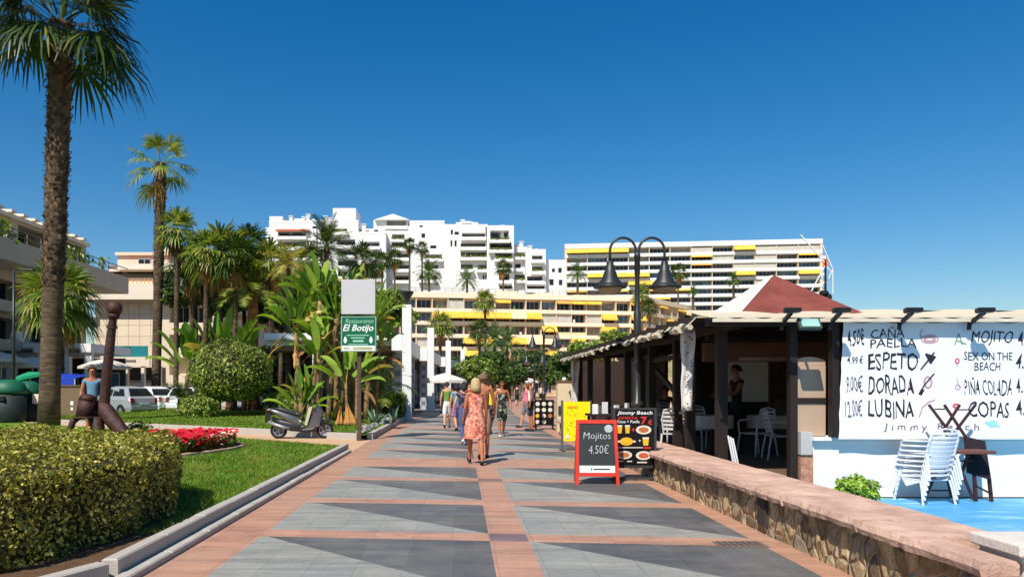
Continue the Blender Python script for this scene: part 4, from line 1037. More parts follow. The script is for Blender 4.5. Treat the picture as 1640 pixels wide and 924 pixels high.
# ---------------------------------------------------------------- beige building on the left with its shaded grey wing
YB = 75
xB0, xB1 = XP(148, YB), XP(345, YB)
t = thing('beige_apartment_building', 'beige building with terrace bands and a teal shop sign, grey wing receding behind the palms', 'apartment building', (xB0, YB, 0), 0)
o_ = Matrix.Translation((-xB0, -YB, 0))
def bx(mb, a, b, c, d, dy, dp, mi=None): mb.box(XP(a, YB), XP(b, YB), YB + dy, YB + dy + dp, ZP(d, YB), ZP(c, YB), mi)
mb = MB(o_)
wy = YB + .5
holes = [(XP(a, YB), XP(b, YB), ZP(d, YB), ZP(c, YB), 1.2) for a, b, c, d in [(268, 300, 490, 516), (268, 300, 535, 556), (308, 338, 490, 516), (308, 338, 535, 556), (160, 250, 434, 444), (258, 330, 434, 446), (268, 335, 572, 600)]]
holed_wall(mb, xB0, xB1, 0, ZP(444, YB) + .7, wy, holes)
mb.box(xB0 + .01, xB1 - .01, YB + 1.8, YB + 44, 0, ZP(444, YB) + .68)
mb.quad((xB0, wy, 0), (xB0, YB + 44, 0), (xB0, YB + 44, ZP(434, YB)), (xB0, wy, ZP(434, YB)))
mb.build('wall', CREAM, t)
mb = MB(o_)
for i, px in enumerate((166, 184, 202, 220, 238)): mb.box(XP(px, YB) - .02, XP(px, YB) + .02, wy - .012, wy - .002, ZP(555, YB), ZP(484, YB))
for py_ in (502, 520, 538): mb.box(XP(149, YB), XP(257, YB), wy - .013, wy - .003, ZP(py_, YB) - .015, ZP(py_, YB) + .015)
mb.build('panel_joints', M('joint_line', S(176, 152, 124), .9), t)  # thin darker lines over the wall panel joints
mb = MB(o_); bx(mb, 141, 322, 456, 481, -.9, 1.35); bx(mb, 172, 320, 426, 434, .2, 3); mb.build('balcony', CREAM2, t)
mb = MB(o_); bx(mb, 141, 322, 481.4, 484, -.3, .75); mb.build('soffit', SHADEDR, t)  # strip in the shaded wall tone, drawn as the shadow line under the balcony
mb = MB(o_); mb.poly([(XP(172, YB), YB, ZP(426, YB)), (XP(320, YB), YB, ZP(426, YB)), (XP(318, YB), YB + 4, ZP(417, YB) + .3), (XP(174, YB), YB + 4, ZP(417, YB) + .3)]); mb.build('tiled_roof', TERRA, t)
mb = MB(o_); bx(mb, 158, 246, 398, 424, 4.1, 8); bx(mb, 156, 247, 393, 398, 3.8, 9); bx(mb, 231, 247, 385, 393, 4, 3); mb.build('penthouse', CREAM, t)
window(t, XP(194, YB) - xB0, XP(214, YB) - xB0, ZP(418, YB), ZP(404, YB), 4.08, None, GL, ALU, 2)
for a, b, c, d in [(268, 300, 490, 516), (268, 300, 535, 556), (308, 338, 490, 516), (308, 338, 535, 556)]: window(t, XP(a, YB) - xB0 + .1, XP(b, YB) - xB0 - .1, ZP(d, YB), ZP(c, YB), .5 + 1.15, None, GL, ALU, 2)
mb = MB(o_); 
for i in range(24): bx(mb, 256 + 0, 256.9, 446, 455, .2, .3) if i == 0 else bx(mb, 160 + i * 6.4, 160.6 + i * 6.4, 446, 456, .1, .1)
mb.build('terrace_screen', ORNG, t)
TEAL = M('teal_sign', S(30, 124, 128), .5, .05, 1)
mb = MB(o_); bx(mb, 184, 244, 555, 572, -1.3, .25); mb.build('shop_sign', TEAL, t)
mb = MB(o_); bx(mb, 203, 219, 557, 570, -1.34, .035); mb.build('shop_sign_panel', M('dark_sign', S(20, 50, 60), .5), t)
mb = MB(o_); bx(mb, 184, 250, 573, 587, -1.6, .25); mb.build('lower_sign', CREAM2, t)
mb = MB(o_)
for i in range(9): bx(mb, 201 + i * 3.2, 203.2 + i * 3.2, 577, 581, -1.62, .015)
mb.build('lower_sign_letters', DARKIN, t)
mb = MB(o_); bx(mb, 190, 262, 588, 612, .44, .02); mb.build('shop_opening', DARKIN, t)
mb = MB(o_)
for px in (186, 210, 236, 262): bx(mb, px, px + 5, 587, 622, -1.5, .4)
mb.build('shop_pillars', CREAM2, t)
# receding grey wing: the face turned towards the promenade
XW = Matrix.Translation((xB1 - xB0 + .35, 0, 0)) @ Matrix.Rotation(R(90), 4, 'Z')
rr = random.Random(4)
wh = []
Lw = 43
for f in range(4):
    for i in range(9): wh.append((1.5 + i * 4.6, 4.7 + i * 4.6, 1.2 + f * 3.05, 3.0 + f * 3.05, 1.3))
mb = MB(XW); holed_wall(mb, 0, Lw, 0, 13.3, 0, wh); mb.quad((Lw, 0, 0), (Lw, 10, 0), (Lw, 10, 13.3), (Lw, 0, 13.3)); mb.build('wing_wall', SHADEDR, t)
for h in wh: window(t, h[0] + .05, h[1] - .05, h[2], h[3], 1.25, XW, GL if rr.random() < .7 else SHUT, WHITE2, 2, .1)
mb = MB(XW); mb.box(-.3, Lw + .4, -.7, 10, 13.3 + .002, 13.85); mb.build('wing_roof', CREAM2, t)
for f in range(4):
    mb = MB(XW); mb.box(0, Lw, -.9, -.003, .1 + f * 3.05, .35 + f * 3.05); mb.box(0, Lw, -1.0, -.903, .1 + f * 3.05, 1.15 + f * 3.05); mb.build('wing_balcony', SHADEDR, t)
mb = MB(XW); mb.box(Lw + .41, Lw + 1.6, -1.4, 4, 0, 14.6); mb.build('end_pillar', WHITE, t)

# ---------------------------------------------------------------- building at the left edge (its long side faces the promenade)
XA = -32.5
t = thing('terrace_apartment_building', 'grey-shaded apartment building with pergola roof terrace at the left frame edge', 'apartment building', (XA, 34, 0), R(90))
LA = 31.0
wa = []
for f, z in enumerate((4.6, 7.3)):
    for i in range(7): wa.append((1.0 + i * 4.3, 4.3 + i * 4.3, z, z + 1.9, 1.2))
wa += [(1.0 + i * 5.0, 5.2 + i * 5.0, 11.7, 13.5, 2.0) for i in range(6)]
wa += [(1 + i * 5, 5 + i * 5, .1, 3.2, 2.0) for i in range(6)]
mb = MB(); holed_wall(mb, 0, LA, 0, 13.7, 0, wa, mib=0); mb.quad((LA, 0, 0), (LA, 14, 0), (LA, 14, 13.7), (LA, 0, 13.7)); mb.quad((0, 0, 0), (0, 0, 13.7), (0, 14, 13.7), (0, 14, 0)); mb.build('wall', SHADEDR, t)
for h in wa: window(t, h[0] + .08, h[1] - .08, h[2], h[3], h[4] - .05, None, GL, ALU, 3, .08)
mb = MB(); mb.box(-1, LA + 2.2, -2.5, -.003, 9.9, 10.15); mb.box(-1, LA + 2.2, -2.7, -2.5, 9.9, 11.35); mb.box(LA + 2.0, LA + 2.2, -2.497, 4, 9.9, 11.35); mb.box(-1, LA + 2.2, .003, 4, 9.9, 10.1) if False else None
mb.build('terrace', SHADEDR, t)
for z in (4.1, 6.8):
    mb = MB(); mb.box(0, LA, -1.1, -.003, z, z + .2); mb.box(0, LA, -1.2, -1.1, z, z + .75); mb.build('balcony', SHADEDR, t)
mb = MB(); mb.box(-.5, LA + .1, -.3, 14, 13.702, 14.0)
for i in range(21): mb.box(.4 + i * 1.45, .95 + i * 1.45, -.6, 1.5, 14.0, 14.2)
mb.build('roof', CREAM2, t)
mb = MB()
for i in range(18): mb.box(.6 + i * 1.7, .66 + i * 1.7, -2.66, -2.6, 11.35, 12.1)
mb.box(-1, LA + 2.2, -2.66, -2.6, 12.1, 12.16); mb.box(-1, LA + 2.2, -2.66, -2.6, 11.7, 11.74); mb.build('railing', RAIL, t)
mb = MB()
for i in range(14): mb.box(10 + i * .32, 10.2 + i * .32, -.06, -.003, 8.2, 9.8)
mb.build('slatted_screen', YELP, t)
n_ = 1500; pp = np.stack([rg.uniform(14, LA + 2, n_), rg.normal(size=n_) * .35 - 1.9, rg.uniform(11.0, 12.6, n_)], 1); cl = (np.sin(pp[:, 0] * 1.3) + np.sin(pp[:, 0] * .55)) > .1; pp = pp[cl]
for a in range(14, 34, 4):
    q_ = pp[(pp[:, 0] >= a) & (pp[:, 0] < a + 4)]
    if len(q_) > 5: v, f = leaf_cloud(rg, q_, .35, .6); np_mesh('terrace_plant', v, f, SHRL, t)
tl = MB(); 
for i in range(1): tl.box(5.2, 9.2, -.05, -.003, 4.5, 9.8)
tl.build('tiled_panel', M('grey_tiles', S(150, 156, 162), .6, .1, 3), t)

# ---- ground-floor shops in front of the left buildings
t = thing('shop_arcade', 'white shop arcade with flat canopy and small signs behind the car park', 'shops', (XP(-20, 56), 56, .16), 0)
x0_ = XP(-20, 56)
def q(px): return XP(px, 56) - x0_
mb = MB(); mb.box(q(-20), q(172), -2.5, 4, ZP(560, 56) - .16 - .3, ZP(553, 56) - .16); mb.build('canopy', WHITE2, t)
mb = MB()
for px in (0, 40, 88, 126, 160): mb.box(q(px), q(px) + .5, -2.3, -1.9, 0, ZP(560, 56) - .47)
mb.build('pillars', WHITE2, t)
mb = MB(); mb.box(q(52), q(52) + .5, -2.6, -2.1, ZP(560, 56) - .1, ZP(538, 56)); mb.build('fascia_post', WHITE2, t)
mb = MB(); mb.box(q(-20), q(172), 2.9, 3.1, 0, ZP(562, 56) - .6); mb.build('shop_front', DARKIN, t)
for i in range(8):
    a = q(-14 + i * 23); window(t, a, a + 3.4 / 4 * .9, .4, 2.5, 2.86, None, GLB, ALU, 1)
mb = MB(); mb.box(q(103), q(135), -2.75, -2.6, ZP(561, 56) + .15 - .16, ZP(546, 56)); mb.build('sign_board', M('lilac_sign', S(214, 196, 216), .6), t)
LIL = M('lilac_ink', S(120, 76, 130), .6)
mb = MB()
for i in range(7): mb.box(q(106 + i * 2.6), q(107.8 + i * 2.6), -2.77, -2.752, ZP(552, 56), ZP(548.5, 56))
for i in range(5): mb.box(q(106 + i * 3.2), q(108.4 + i * 3.2), -2.77, -2.752, ZP(559, 56), ZP(555, 56))
mb.build('lettering', LIL, t)
for a, b in ((27, 52), (104, 128), (139, 156), (60, 84)):
    mb = MB(); mb.box(q(a), q(b), -2.66, -2.52, ZP(574, 56) - .1, ZP(563, 56)); mb.build('sign_board', M('grey_sign', S(150, 144, 138), .7), t)
    mb = MB(); 
    for i in range(int((b - a) / 3.4)): mb.box(q(a + 1.5 + i * 3.4), q(a + 4 + i * 3.4), -2.68, -2.665, ZP(571, 56), ZP(566, 56))
    mb.build('lettering', DARKIN, t)
# ================================================================ pavilions with tall white pillars along the promenade
CHECK = bpy.data.materials.new('checker_tiles')
_t = NT(CHECK); _c = _t.n('ShaderNodeTexChecker', Scale=3.3); _c.inputs['Color1'].default_value = (*S(176, 180, 184), 1); _c.inputs['Color2'].default_value = (*S(112, 120, 132), 1)
_g = _t.n('ShaderNodeNewGeometry'); _t.l(_g.outputs['Position'], _c.inputs['Vector']); _t.l(_c.outputs[0], _t.b.inputs['Base Color']); _t.b.inputs['Roughness'].default_value = .4
WOODS = M('pergola_wood', S(150, 116, 86), .8, .2, 2, stretch=(1, 8, 1))
SLABM = M('terrace_floor', S(150, 136, 122), .8, .1, 1)
DGLASS = GLASS('shop_glass', (.012, .014, .016), .1)
def pavilion(label, X, Y, L, wd=6.5):
    t = thing('shop_pavilion', label, 'shop pavilion', (X, Y, 0), 0, 'flat-roofed shop pavilions along the promenade')
    k = bend(Y + L) - bend(Y)
    def sx(y): return k * y / L
    mb = MB()
    mb.prism([(-.25, .6), (-.25 + k, L), (-wd + k, L), (-wd, .6)], 3.55, 3.9); mb.build('roof', WHITE2, t)
    mb = MB(); mb.box(-wd, -.45, .1, .58, 3.8, 4.12); mb.prism([(-.44, .12), (.05, .12), (.05 + k, L), (-.4 + k, L)], 3.3, 4.1) ; mb.build('beam', WHITE2, t)
    mb = MB()
    for i in range(9): mb.box(-wd + .1, -.5, .75 + i * .26, .83 + i * .26, 3.3, 3.52)
    mb.build('slatted_soffit', WOODS, t)
    for i, f in enumerate((.22, .55, .9)):
        x = -.45 + sx(L * f); mb = MB(); mb.box(x - .22, x + .22, L * f - .22, L * f + .22, 0, 3.298); mb.build('tiled_post', CHECK, t)
    mb = MB(); mb.box(-4.3, -3.9, .6, 1.0, 0, 3.54); mb.build('post', WHITE2, t)
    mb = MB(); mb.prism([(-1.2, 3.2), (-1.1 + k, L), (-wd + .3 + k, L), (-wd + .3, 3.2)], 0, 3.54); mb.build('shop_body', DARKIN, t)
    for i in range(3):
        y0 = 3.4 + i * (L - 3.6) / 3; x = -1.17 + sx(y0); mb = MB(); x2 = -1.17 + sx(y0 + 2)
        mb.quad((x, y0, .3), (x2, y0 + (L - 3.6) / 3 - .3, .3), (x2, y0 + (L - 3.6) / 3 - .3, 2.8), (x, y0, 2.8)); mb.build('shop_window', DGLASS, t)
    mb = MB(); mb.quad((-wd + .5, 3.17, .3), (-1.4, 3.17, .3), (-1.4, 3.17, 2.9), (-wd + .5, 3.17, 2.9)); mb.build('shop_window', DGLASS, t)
    mb = MB(); mb.prism([(-.02, -.4), (.0 + k, L), (-wd + k, L), (-wd, -.4)], -.02, .03); mb.build('floor', SLABM, t)
    return t
cols = [(652, 487, 35.6), (690, 524, 49.4), (718, 545, 63.0), (741, 559, 77.7), (762, 568, 91.0), (800, 581, 119), (818, 586, 139)]
names = ['nearest', 'second', 'third', 'fourth', 'fifth', 'sixth', 'farthest']
pil = None
for i, (px, py_, Y) in enumerate(cols):
    X = XP(px, Y)
    t = thing('white_pillar', f'tall square white pillar, {names[i]} of the row along the left of the promenade', 'pillar', (X, Y, 0), 0, 'tall white pillars')
    mb = MB(); mb.box(-.22, .22, -.22, .22, 0, 5.45); mb.build('shaft', WHITE2, t, bevel=.02)
    mb = MB(); mb.box(-.28, .28, -.28, .28, -.02, .25) if i else mb.box(-.26, .26, -.26, .26, -.02, .12); mb.build('base', WHITE2, t)
    if i == 0 or i == 3:
        mb = MB(); mb.lathe([(.05, 5.452), (.05, 5.6), (.26, 5.95), (.3, 6.0), (.3, 6.03), (.34, 6.06), (.3, 6.1)], (0, 0, 0), 12); mb.build('lamp_head', M('lamp_dark', S(50, 50, 52), .5), t)
for i in range(4):
    px, py_, Y = cols[i]
    pavilion(f'{names[i]} flat-roofed white pavilion with slatted soffit and tiled posts'.replace('nearest', 'nearest and largest'), XP(px, Y) - .3, Y - .1, [11.5, 11.5, 12, 11][i])
# umbrellas
def umbrella(name, label, loc, r, h, m, cat='parasol', group=None, tilt=0, sq=8, polem=None):
    t = thing(name, label, cat, loc, 0, group)
    mb = MB(); n = sq; top = (0, 0, h)
    vs = [top] + [(r * math.cos(2 * math.pi * i / n + .2), r * math.sin(2 * math.pi * i / n + .2), h - r * .32) for i in range(n)]
    vs += [(v[0] * .5, v[1] * .5, h - r * .13) for v in vs[1:n + 1]]
    fs = [(0, n + 1 + i, n + 1 + (i + 1) % n) for i in range(n)] + [(n + 1 + i, 1 + i, 1 + (i + 1) % n, n + 1 + (i + 1) % n) for i in range(n)]
    b = len(vs); vs += [(v[0], v[1], v[2] - .16) for v in vs[1:n + 1]]
    fs += [(1 + i, b + i, b + (i + 1) % n, 1 + (i + 1) % n) for i in range(n)]
    mb.add(vs, fs); c = mb.build('canopy', m, t)
    mb = MB(); mb.tube([(0, 0, 0), (0, 0, h - .02)], .03, 8); mb.build('pole', polem or WHITE2, t)
    mb = MB(); mb.lathe([(.28, 0), (.28, .06), (.05, .1)], (0, 0, 0), 12); mb.build('base', DARKIN, t)
    if tilt: t.rotation_euler = (0, tilt, 0)
    return t
CANV = M('cream_canvas', S(236, 228, 214), .85, .04, 1, transl=.2)
umbrella('parasol', 'large cream parasol between the first two tall white pillars', (XP(712, 45), 45, .03), 1.35, ZP(598, 45), CANV)
umbrella('parasol', 'cream parasol left of the tallest palm in front of the shops', (XP(52, 50), 50, .1), 1.9, ZP(573, 50), CANV, group='cream shop parasols')
umbrella('parasol', 'cream parasol behind the anchor shank', (XP(168, 50), 50, .1), 1.7, ZP(576, 50), CANV, group='cream shop parasols')
umbrella('parasol', 'cream parasol cut by the left frame edge', (XP(2, 47), 47, .1), 1.5, ZP(566, 47), CANV, group='cream shop parasols')
umbrella('parasol', 'faded pink parasol behind the dark clipped hedge', (XP(448, 58), 58, .16), 1.5, ZP(572, 58), M('pink_canvas', S(214, 130, 130), .8))
umbrella('parasol', 'low cream parasol beyond the white pillars at the far end', (XP(838, 100), 100, .03), 2.2, ZP(603, 100), CANV)
# distant beach restaurant with yellow awning at the end of the promenade
YF = 128
t = thing('cafe_building', 'low stone cafe with a yellow awning at the far end of the promenade', 'cafe', (XP(812, YF), YF, 0), 0)
x0_ = XP(812, YF)
def qf(px): return XP(px, YF) - x0_
STN = M('pale_stone_wall', S(200, 170, 130), .9, .2, .8)
mb = MB(); mb.box(qf(800), qf(915), 1, 8, 0, ZP(572, YF)); mb.build('wall', STN, t)
awning(t, qf(850), qf(885), ZP(592, YF), .9, 1.8, .7, YEL); awning(t, qf(826), qf(846), ZP(600, YF), .9, 1.5, .5, CANV)
for a in (822, 838, 858, 874, 894): window(t, qf(a), qf(a + 10), .6, 2.6, .97, None, GL, WHITE2, 2)
for a in (830, 846, 868): window(t, qf(a), qf(a + 5), ZP(588, YF), ZP(577, YF), .97, None, GL, WHITE2, 1)
STNW = M('stone_retaining_wall', S(186, 156, 120), .95, .3, 1.2, .8, 6)
t = thing('retaining_wall', 'tan rubble retaining wall below the awning block', 'wall', (XP(795, 140), 140, 0))
MB().box(0, 22, 0, .6, 0, 7.5).build('wall', STNW, t)
# ================================================================ beach restaurant
DWOOD = M('dark_stained_wood', S(38, 29, 24), .6, .3, 2, .3, 30, stretch=(6, 6, .6))
BWOOD = M('brown_beam', S(92, 62, 44), .7, .25, 2, stretch=(.6, 6, 6))
BEIGE = M('awning_canvas', S(216, 200, 172), .85, .08, 1.2, .2, 8, transl=.12)
VAL = M('valance_canvas', S(196, 184, 160), .85, .2, 2.5)
REDR = M('red_roof_felt', S(118, 60, 50), .9, .14, 3, .5, 60, col2=S(132, 68, 58))
HIPW = M('whitened_hip', S(206, 196, 184), .85, .12, 4)
WALLW = M('white_sea_wall', (.80, .79, .77), .8, .05, .8, .25, 9)
BLACK = M('black_metal', S(30, 30, 32), .45, .2, 4, metal=0)
YF_ = 10.5
t = thing('beach_restaurant', 'open-sided beach restaurant with dark wooden posts, beige awning and red pyramid roof', 'restaurant', (3.6, YF_, 0), 0)
rest = t
o_ = Matrix.Translation((-3.6, -YF_, 0))
def pm(): return MB(o_)
for px in (1155, 1105, 1085, 1044, 1027, 1005, 973, 945, 929):
    Y = 3.98 * 1200 / (px - 738); mb = pm(); w_ = .075; mb.box(3.98 - w_, 3.98 + w_, Y - w_, Y + w_, .1, 2.62); mb.build('post', DWOOD, t)
mb = pm(); mb.box(4.67, 4.775, 10.62, 10.74, .1, 2.5); mb.build('post', DWOOD, t)
mb = pm(); mb.box(5.185, 5.285, 10.46, 10.58, .85, 2.48); mb.build('post', DWOOD, t)
mb = pm(); mb.box(3.5, 14, 10.55, 10.75, 2.42, 2.54); mb.box(3.9, 4.06, 10.76, 25, 2.40, 2.53); mb.build('beam', DWOOD, t)
mb = pm(); mb.box(4.1, 14, 12.6, 12.75, 1.98, 2.3); mb.box(4.1, 14, 11.0, 11.06, 1.94, 1.99); mb.build('inner_beam', BWOOD, t)
mb = pm()
for i in range(11): mb.bar((3.45, 11.6 + i * 1.28, 2.50), (6.6, 11.6 + i * 1.28, 2.62), .09, .11)
mb.build('rafters', DWOOD, t)
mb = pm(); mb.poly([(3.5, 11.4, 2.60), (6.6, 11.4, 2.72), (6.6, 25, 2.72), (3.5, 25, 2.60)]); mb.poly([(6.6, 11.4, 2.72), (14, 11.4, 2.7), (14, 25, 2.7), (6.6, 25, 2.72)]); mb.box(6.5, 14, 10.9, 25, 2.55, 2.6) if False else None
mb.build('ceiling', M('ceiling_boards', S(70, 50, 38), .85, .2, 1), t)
# tattered side eave: cloth rolls between rafter ends
mb = pm(); rr = random.Random(3)
n = 60
for i in range(n):
    y0 = 11.0 + i * 14.2 / n; y1 = 11.0 + (i + 1) * 14.2 / n
    s0 = .05 * math.sin(i * 1.9) * rr.random(); 
    mb.quad((3.36, y0, 2.44 + s0 + .03), (3.36, y1, 2.44 + .04 * math.sin((i + 1) * 1.9) * .5 + .03), (3.5, y1, 2.615), (3.5, y0, 2.615))
    if rr.random() < .6: mb.tube([(3.37, y0, 2.43), (3.37, y1, 2.45)], .05 * rr.uniform(.6, 1.3), 6)
mb.build('side_valance', VAL, t)
for i in range(22): mb = pm(); mb.box(3.24, 3.5, 11.1 + i * .64, 11.19 + i * .64, 2.5, 2.58); mb.build('rafter_end', DWOOD, t)
# diagonal braces and slats seen through the side
mb = pm()
for a, b in (((4.0, 12.2, 2.35), (6.2, 14, 2.35)), ((4.0, 13.7, 2.15), (7, 13.7, 2.15)), ((4.0, 15.6, 2.1), (4.0, 12.9, 2.12)), ((4.02, 15.4, 1.9), (4.02, 13.7, 1.35)), ((4.02, 17.6, 2.2), (4.02, 15.6, 2.2))): mb.bar(a, b, .06, .09)
mb.build('brace', DWOOD, t)
# pyramid roof
ap = (5.19, 12.4, ZP(441, 12.4)); A = (3.68, 11.15, 2.62); B = (6.08, 11.15, 2.62); C = (6.6, 15.6, 2.74); D = (5.15, 15.6, 2.74)
mb = pm(); mb.poly([A, B, ap]); mb.poly([B, C, ap]); mb.poly([C, D, ap]); mb.build('pyramid_roof', REDR, t)
A2 = (4.08, 11.15, 2.625)
mb = pm(); mb.poly([D, A, ap]); mb.poly([(A[0], A[1] - .012, A[2]), (A2[0] + .05, A2[1] - .012, A2[2]), (ap[0] - .02, ap[1] - .02, ap[2] + .005), (ap[0] - .09, ap[1] - .03, ap[2] - .01)]); mb.build('hip_flashing', HIPW, t)
# front awning with swags
nx, ny = 100, 6; vs = []; fs = []
for i in range(nx + 1):
    x = 3.45 + (14 - 3.45) * i / nx
    sw = abs(math.sin((x - 4.72) * math.pi / 1.16)) if x > 4.0 else .5
    for j in range(ny + 1):
        v = j / ny; z = 2.50 + (.21 + .035 * sw) * v ** .8 - .03 * math.sin(v * math.pi) - (.0 if j else .012 * math.sin(x * 17)); vs.append((x, 10.28 + 1.2 * v, z))
for i in range(nx):
    for j in range(ny):
        a = i * (ny + 1) + j; fs.append((a, a + ny + 1, a + ny + 2, a + 1))
mb = pm(); mb.add(vs, fs); mb.build('front_awning', BEIGE, t, smooth=True)
mb = pm()
for i in range(140):
    x = 3.45 + i * .0754; x2 = x + .0754
    mb.quad((x, 10.275, 2.50 - .012 * math.sin(x * 17)), (x2, 10.275, 2.50 - .012 * math.sin(x2 * 17)), (x2, 10.27, 2.445), (x, 10.27, 2.445))
mb.build('front_valance', VAL, t)
mb = pm(); mb.tube([(3.4, 10.3, 2.49), (14, 10.3, 2.49)], .022, 6); mb.build('awning_rail', BLACK, t)
# deck
mb = pm(); mb.box(3.86, 14, 10.95, 30, 0, .26); mb.build('deck', M('deck_boards', S(104, 84, 68), .85, .2, 2), t)
mb = pm(); mb.box(4.1, 4.98, 10.56, 10.946, 0, .13); mb.build('step', M('step_tiles', S(176, 140, 116), .8, .15, 4), t)
# white sea wall under the banner
mb = pm(); mb.box(4.98, 14, 10.6, 10.94, 0, .80); mb.build('wall', WALLW, t)
mb = pm(); mb.box(4.95, 14, 10.50, 10.95, .803, .85); mb.build('wall_ledge', WALLW, t)
mb = pm(); mb.box(4.80, 4.977, 10.58, 10.9, 0, .62); mb.build('broken_wall_end', M('brick_rubble', S(180, 130, 104), .9, .35, 12, .8, 30), t)
mb = pm(); mb.box(4.79, 4.95, 10.55, 10.75, .6, .92); mb.build('meter_box', M('grey_box', S(180, 178, 172), .6), t)
mb = pm(); mb.box(5.25, 14, 10.51, 10.58, .85, .90); mb.build('banner_batten', M('raw_batten', S(176, 128, 80), .7, .2, 4), t)
# blinds framed at the front
BLIND = M('beige_blind', S(178, 150, 126), .85, .06, 3)
mb = pm(); mb.box(4.78, 5.19, 10.66, 10.69, .86, 1.32); mb.box(4.78, 5.19, 10.66, 10.69, 1.40, 1.86); 
mb.lathe([(.001, 0)], (0, 0, 0), 3) if False else None
pts = [(4.78, 1.863)] + [(4.78 + .41 * i / 8, 1.863 + .12 * math.sin(math.pi * (.25 + .55 * i / 8))) for i in range(9)] + [(5.19, 1.863)]
mb.add([(x, 10.67, z) for x, z in pts], [tuple(range(len(pts)))]); mb.build('blind', BLIND, t)
mb = pm(); mb.box(4.78, 5.19, 10.64, 10.72, 1.323, 1.397); mb.box(4.78, 5.25, 10.64, 10.72, .80, .858) if False else None; mb.box(4.72, 4.779, 10.64, 10.72, .82, 2.4); mb.build('blind_frame', DWOOD, t)
# interior
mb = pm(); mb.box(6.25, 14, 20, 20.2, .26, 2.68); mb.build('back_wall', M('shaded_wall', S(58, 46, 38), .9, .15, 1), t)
mb = pm(); mb.box(6.1, 6.2, 22.4, 29, .26, 2.68); mb.box(4.4, 6.09, 27, 27.1, .26, 2.5); mb.build('dark_screens', M('screen_dark', S(60, 44, 36), .8, .3, 2), t)  # dark screens added so the deep interior looks black between the posts
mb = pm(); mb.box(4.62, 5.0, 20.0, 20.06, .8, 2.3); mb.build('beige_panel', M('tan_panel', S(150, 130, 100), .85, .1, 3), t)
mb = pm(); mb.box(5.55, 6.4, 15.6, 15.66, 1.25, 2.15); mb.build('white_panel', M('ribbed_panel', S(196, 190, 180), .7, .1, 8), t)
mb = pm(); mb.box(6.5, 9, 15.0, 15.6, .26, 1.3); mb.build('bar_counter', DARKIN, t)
mb = pm(); mb.box(6.5, 14, 15.7, 15.9, .26, 2.9); mb.build('bar_wall', M('screen_dark', S(60, 44, 36), .8, .3, 2), t)
# hanging cloth strips wrapped round the side posts
CLOTH = M('printed_white_cloth', S(210, 204, 196), .8, .1, 6)
def strip(lab, px, Y, z0, z1, w_, seed):
    q = thing('hanging_cloth_banner', lab, 'banner', (XP(px, Y), Y, 0), 0)
    r_ = random.Random(seed); mb = MB(); n = 14; vs = []; fs = []
    for j in range(n + 1):
        z = z1 + (z0 - z1) * j / n
        for i in range(5):
            a = (i / 4 - .5); vs.append((a * w_ * (1 + .05 * math.sin(j * .8)) + .004 * math.sin(j * 1.1), .05 * math.cos(i * 2.2 + j * .3) - .03, z))
    for j in range(n):
        for i in range(4): b = j * 5 + i; fs.append((b, b + 5, b + 6, b + 1))
    mb.add(vs, fs); o = mb.build('cloth', CLOTH, q, smooth=True); md = o.modifiers.new('s', 'SOLIDIFY'); md.thickness = .012
    mb = MB()
    for k in range(26):
        z = z1 - .12 - (z1 - z0 - .2) * k / 26; x = r_.uniform(-.06, .05) * w_ / .2
        mb.box(x - .012, x + r_.uniform(.0, .03), -.10, -.095, z - r_.uniform(.01, .03), z)
    mb.build('printing', M('faded_print', S(96, 92, 96), .8, .3, 20), q)
    return q
strip('grey-printed white cloth banner hanging on the near corner of the restaurant side', 1100, 11.9, 1.18, 2.48, .2, 5)
strip('narrow printed white cloth banner hanging at the far end of the restaurant', 921, 24.6, 1.0, 2.5, .26, 6)

from mathutils import noise
# ---- price banner
t = thing('menu_banner', 'large white hand-lettered price banner tied along the restaurant front', 'banner', (5.3, 10.44, 0), 0)
YBN = 10.44
def bx_(px): return XP(px, YBN) - 5.3
def bz_(py): return ZP(py, YBN)
XE = bx_(1760)
def cy_(x, z): return .010 * math.sin(x * 4.1 + z * 2) + .004 * math.sin(x * 11 + z * 7) + .008 * math.sin(z * 5)
nx, nz = 90, 14; vs = []; fs = []
for i in range(nx + 1):
    for j in range(nz + 1):
        u = i / nx; v = j / nz
        x = bx_(1343 + 6 * v + (1 if j % 3 else 0)) * (1 - u) + XE * u
        zt = bz_(514) - .03 * abs(math.sin(u * 22)) * 1; z = bz_(703) * (1 - v) + zt * v
        vs.append((x, cy_(x, z), z))
for i in range(nx):
    for j in range(nz): a = i * (nz + 1) + j; fs.append((a, a + nz + 1, a + nz + 2, a + 1))
mb = MB(); mb.add(vs, fs); mb.build('cloth', M('banner_cloth', (.78, .77, .76), .75, .03, 2), t, smooth=True)
INK = M('marker_ink', S(44, 38, 46), .6, .3, 20)
INKG = M('thin_ink', S(90, 84, 96), .6, .2, 20)
TY = -.004
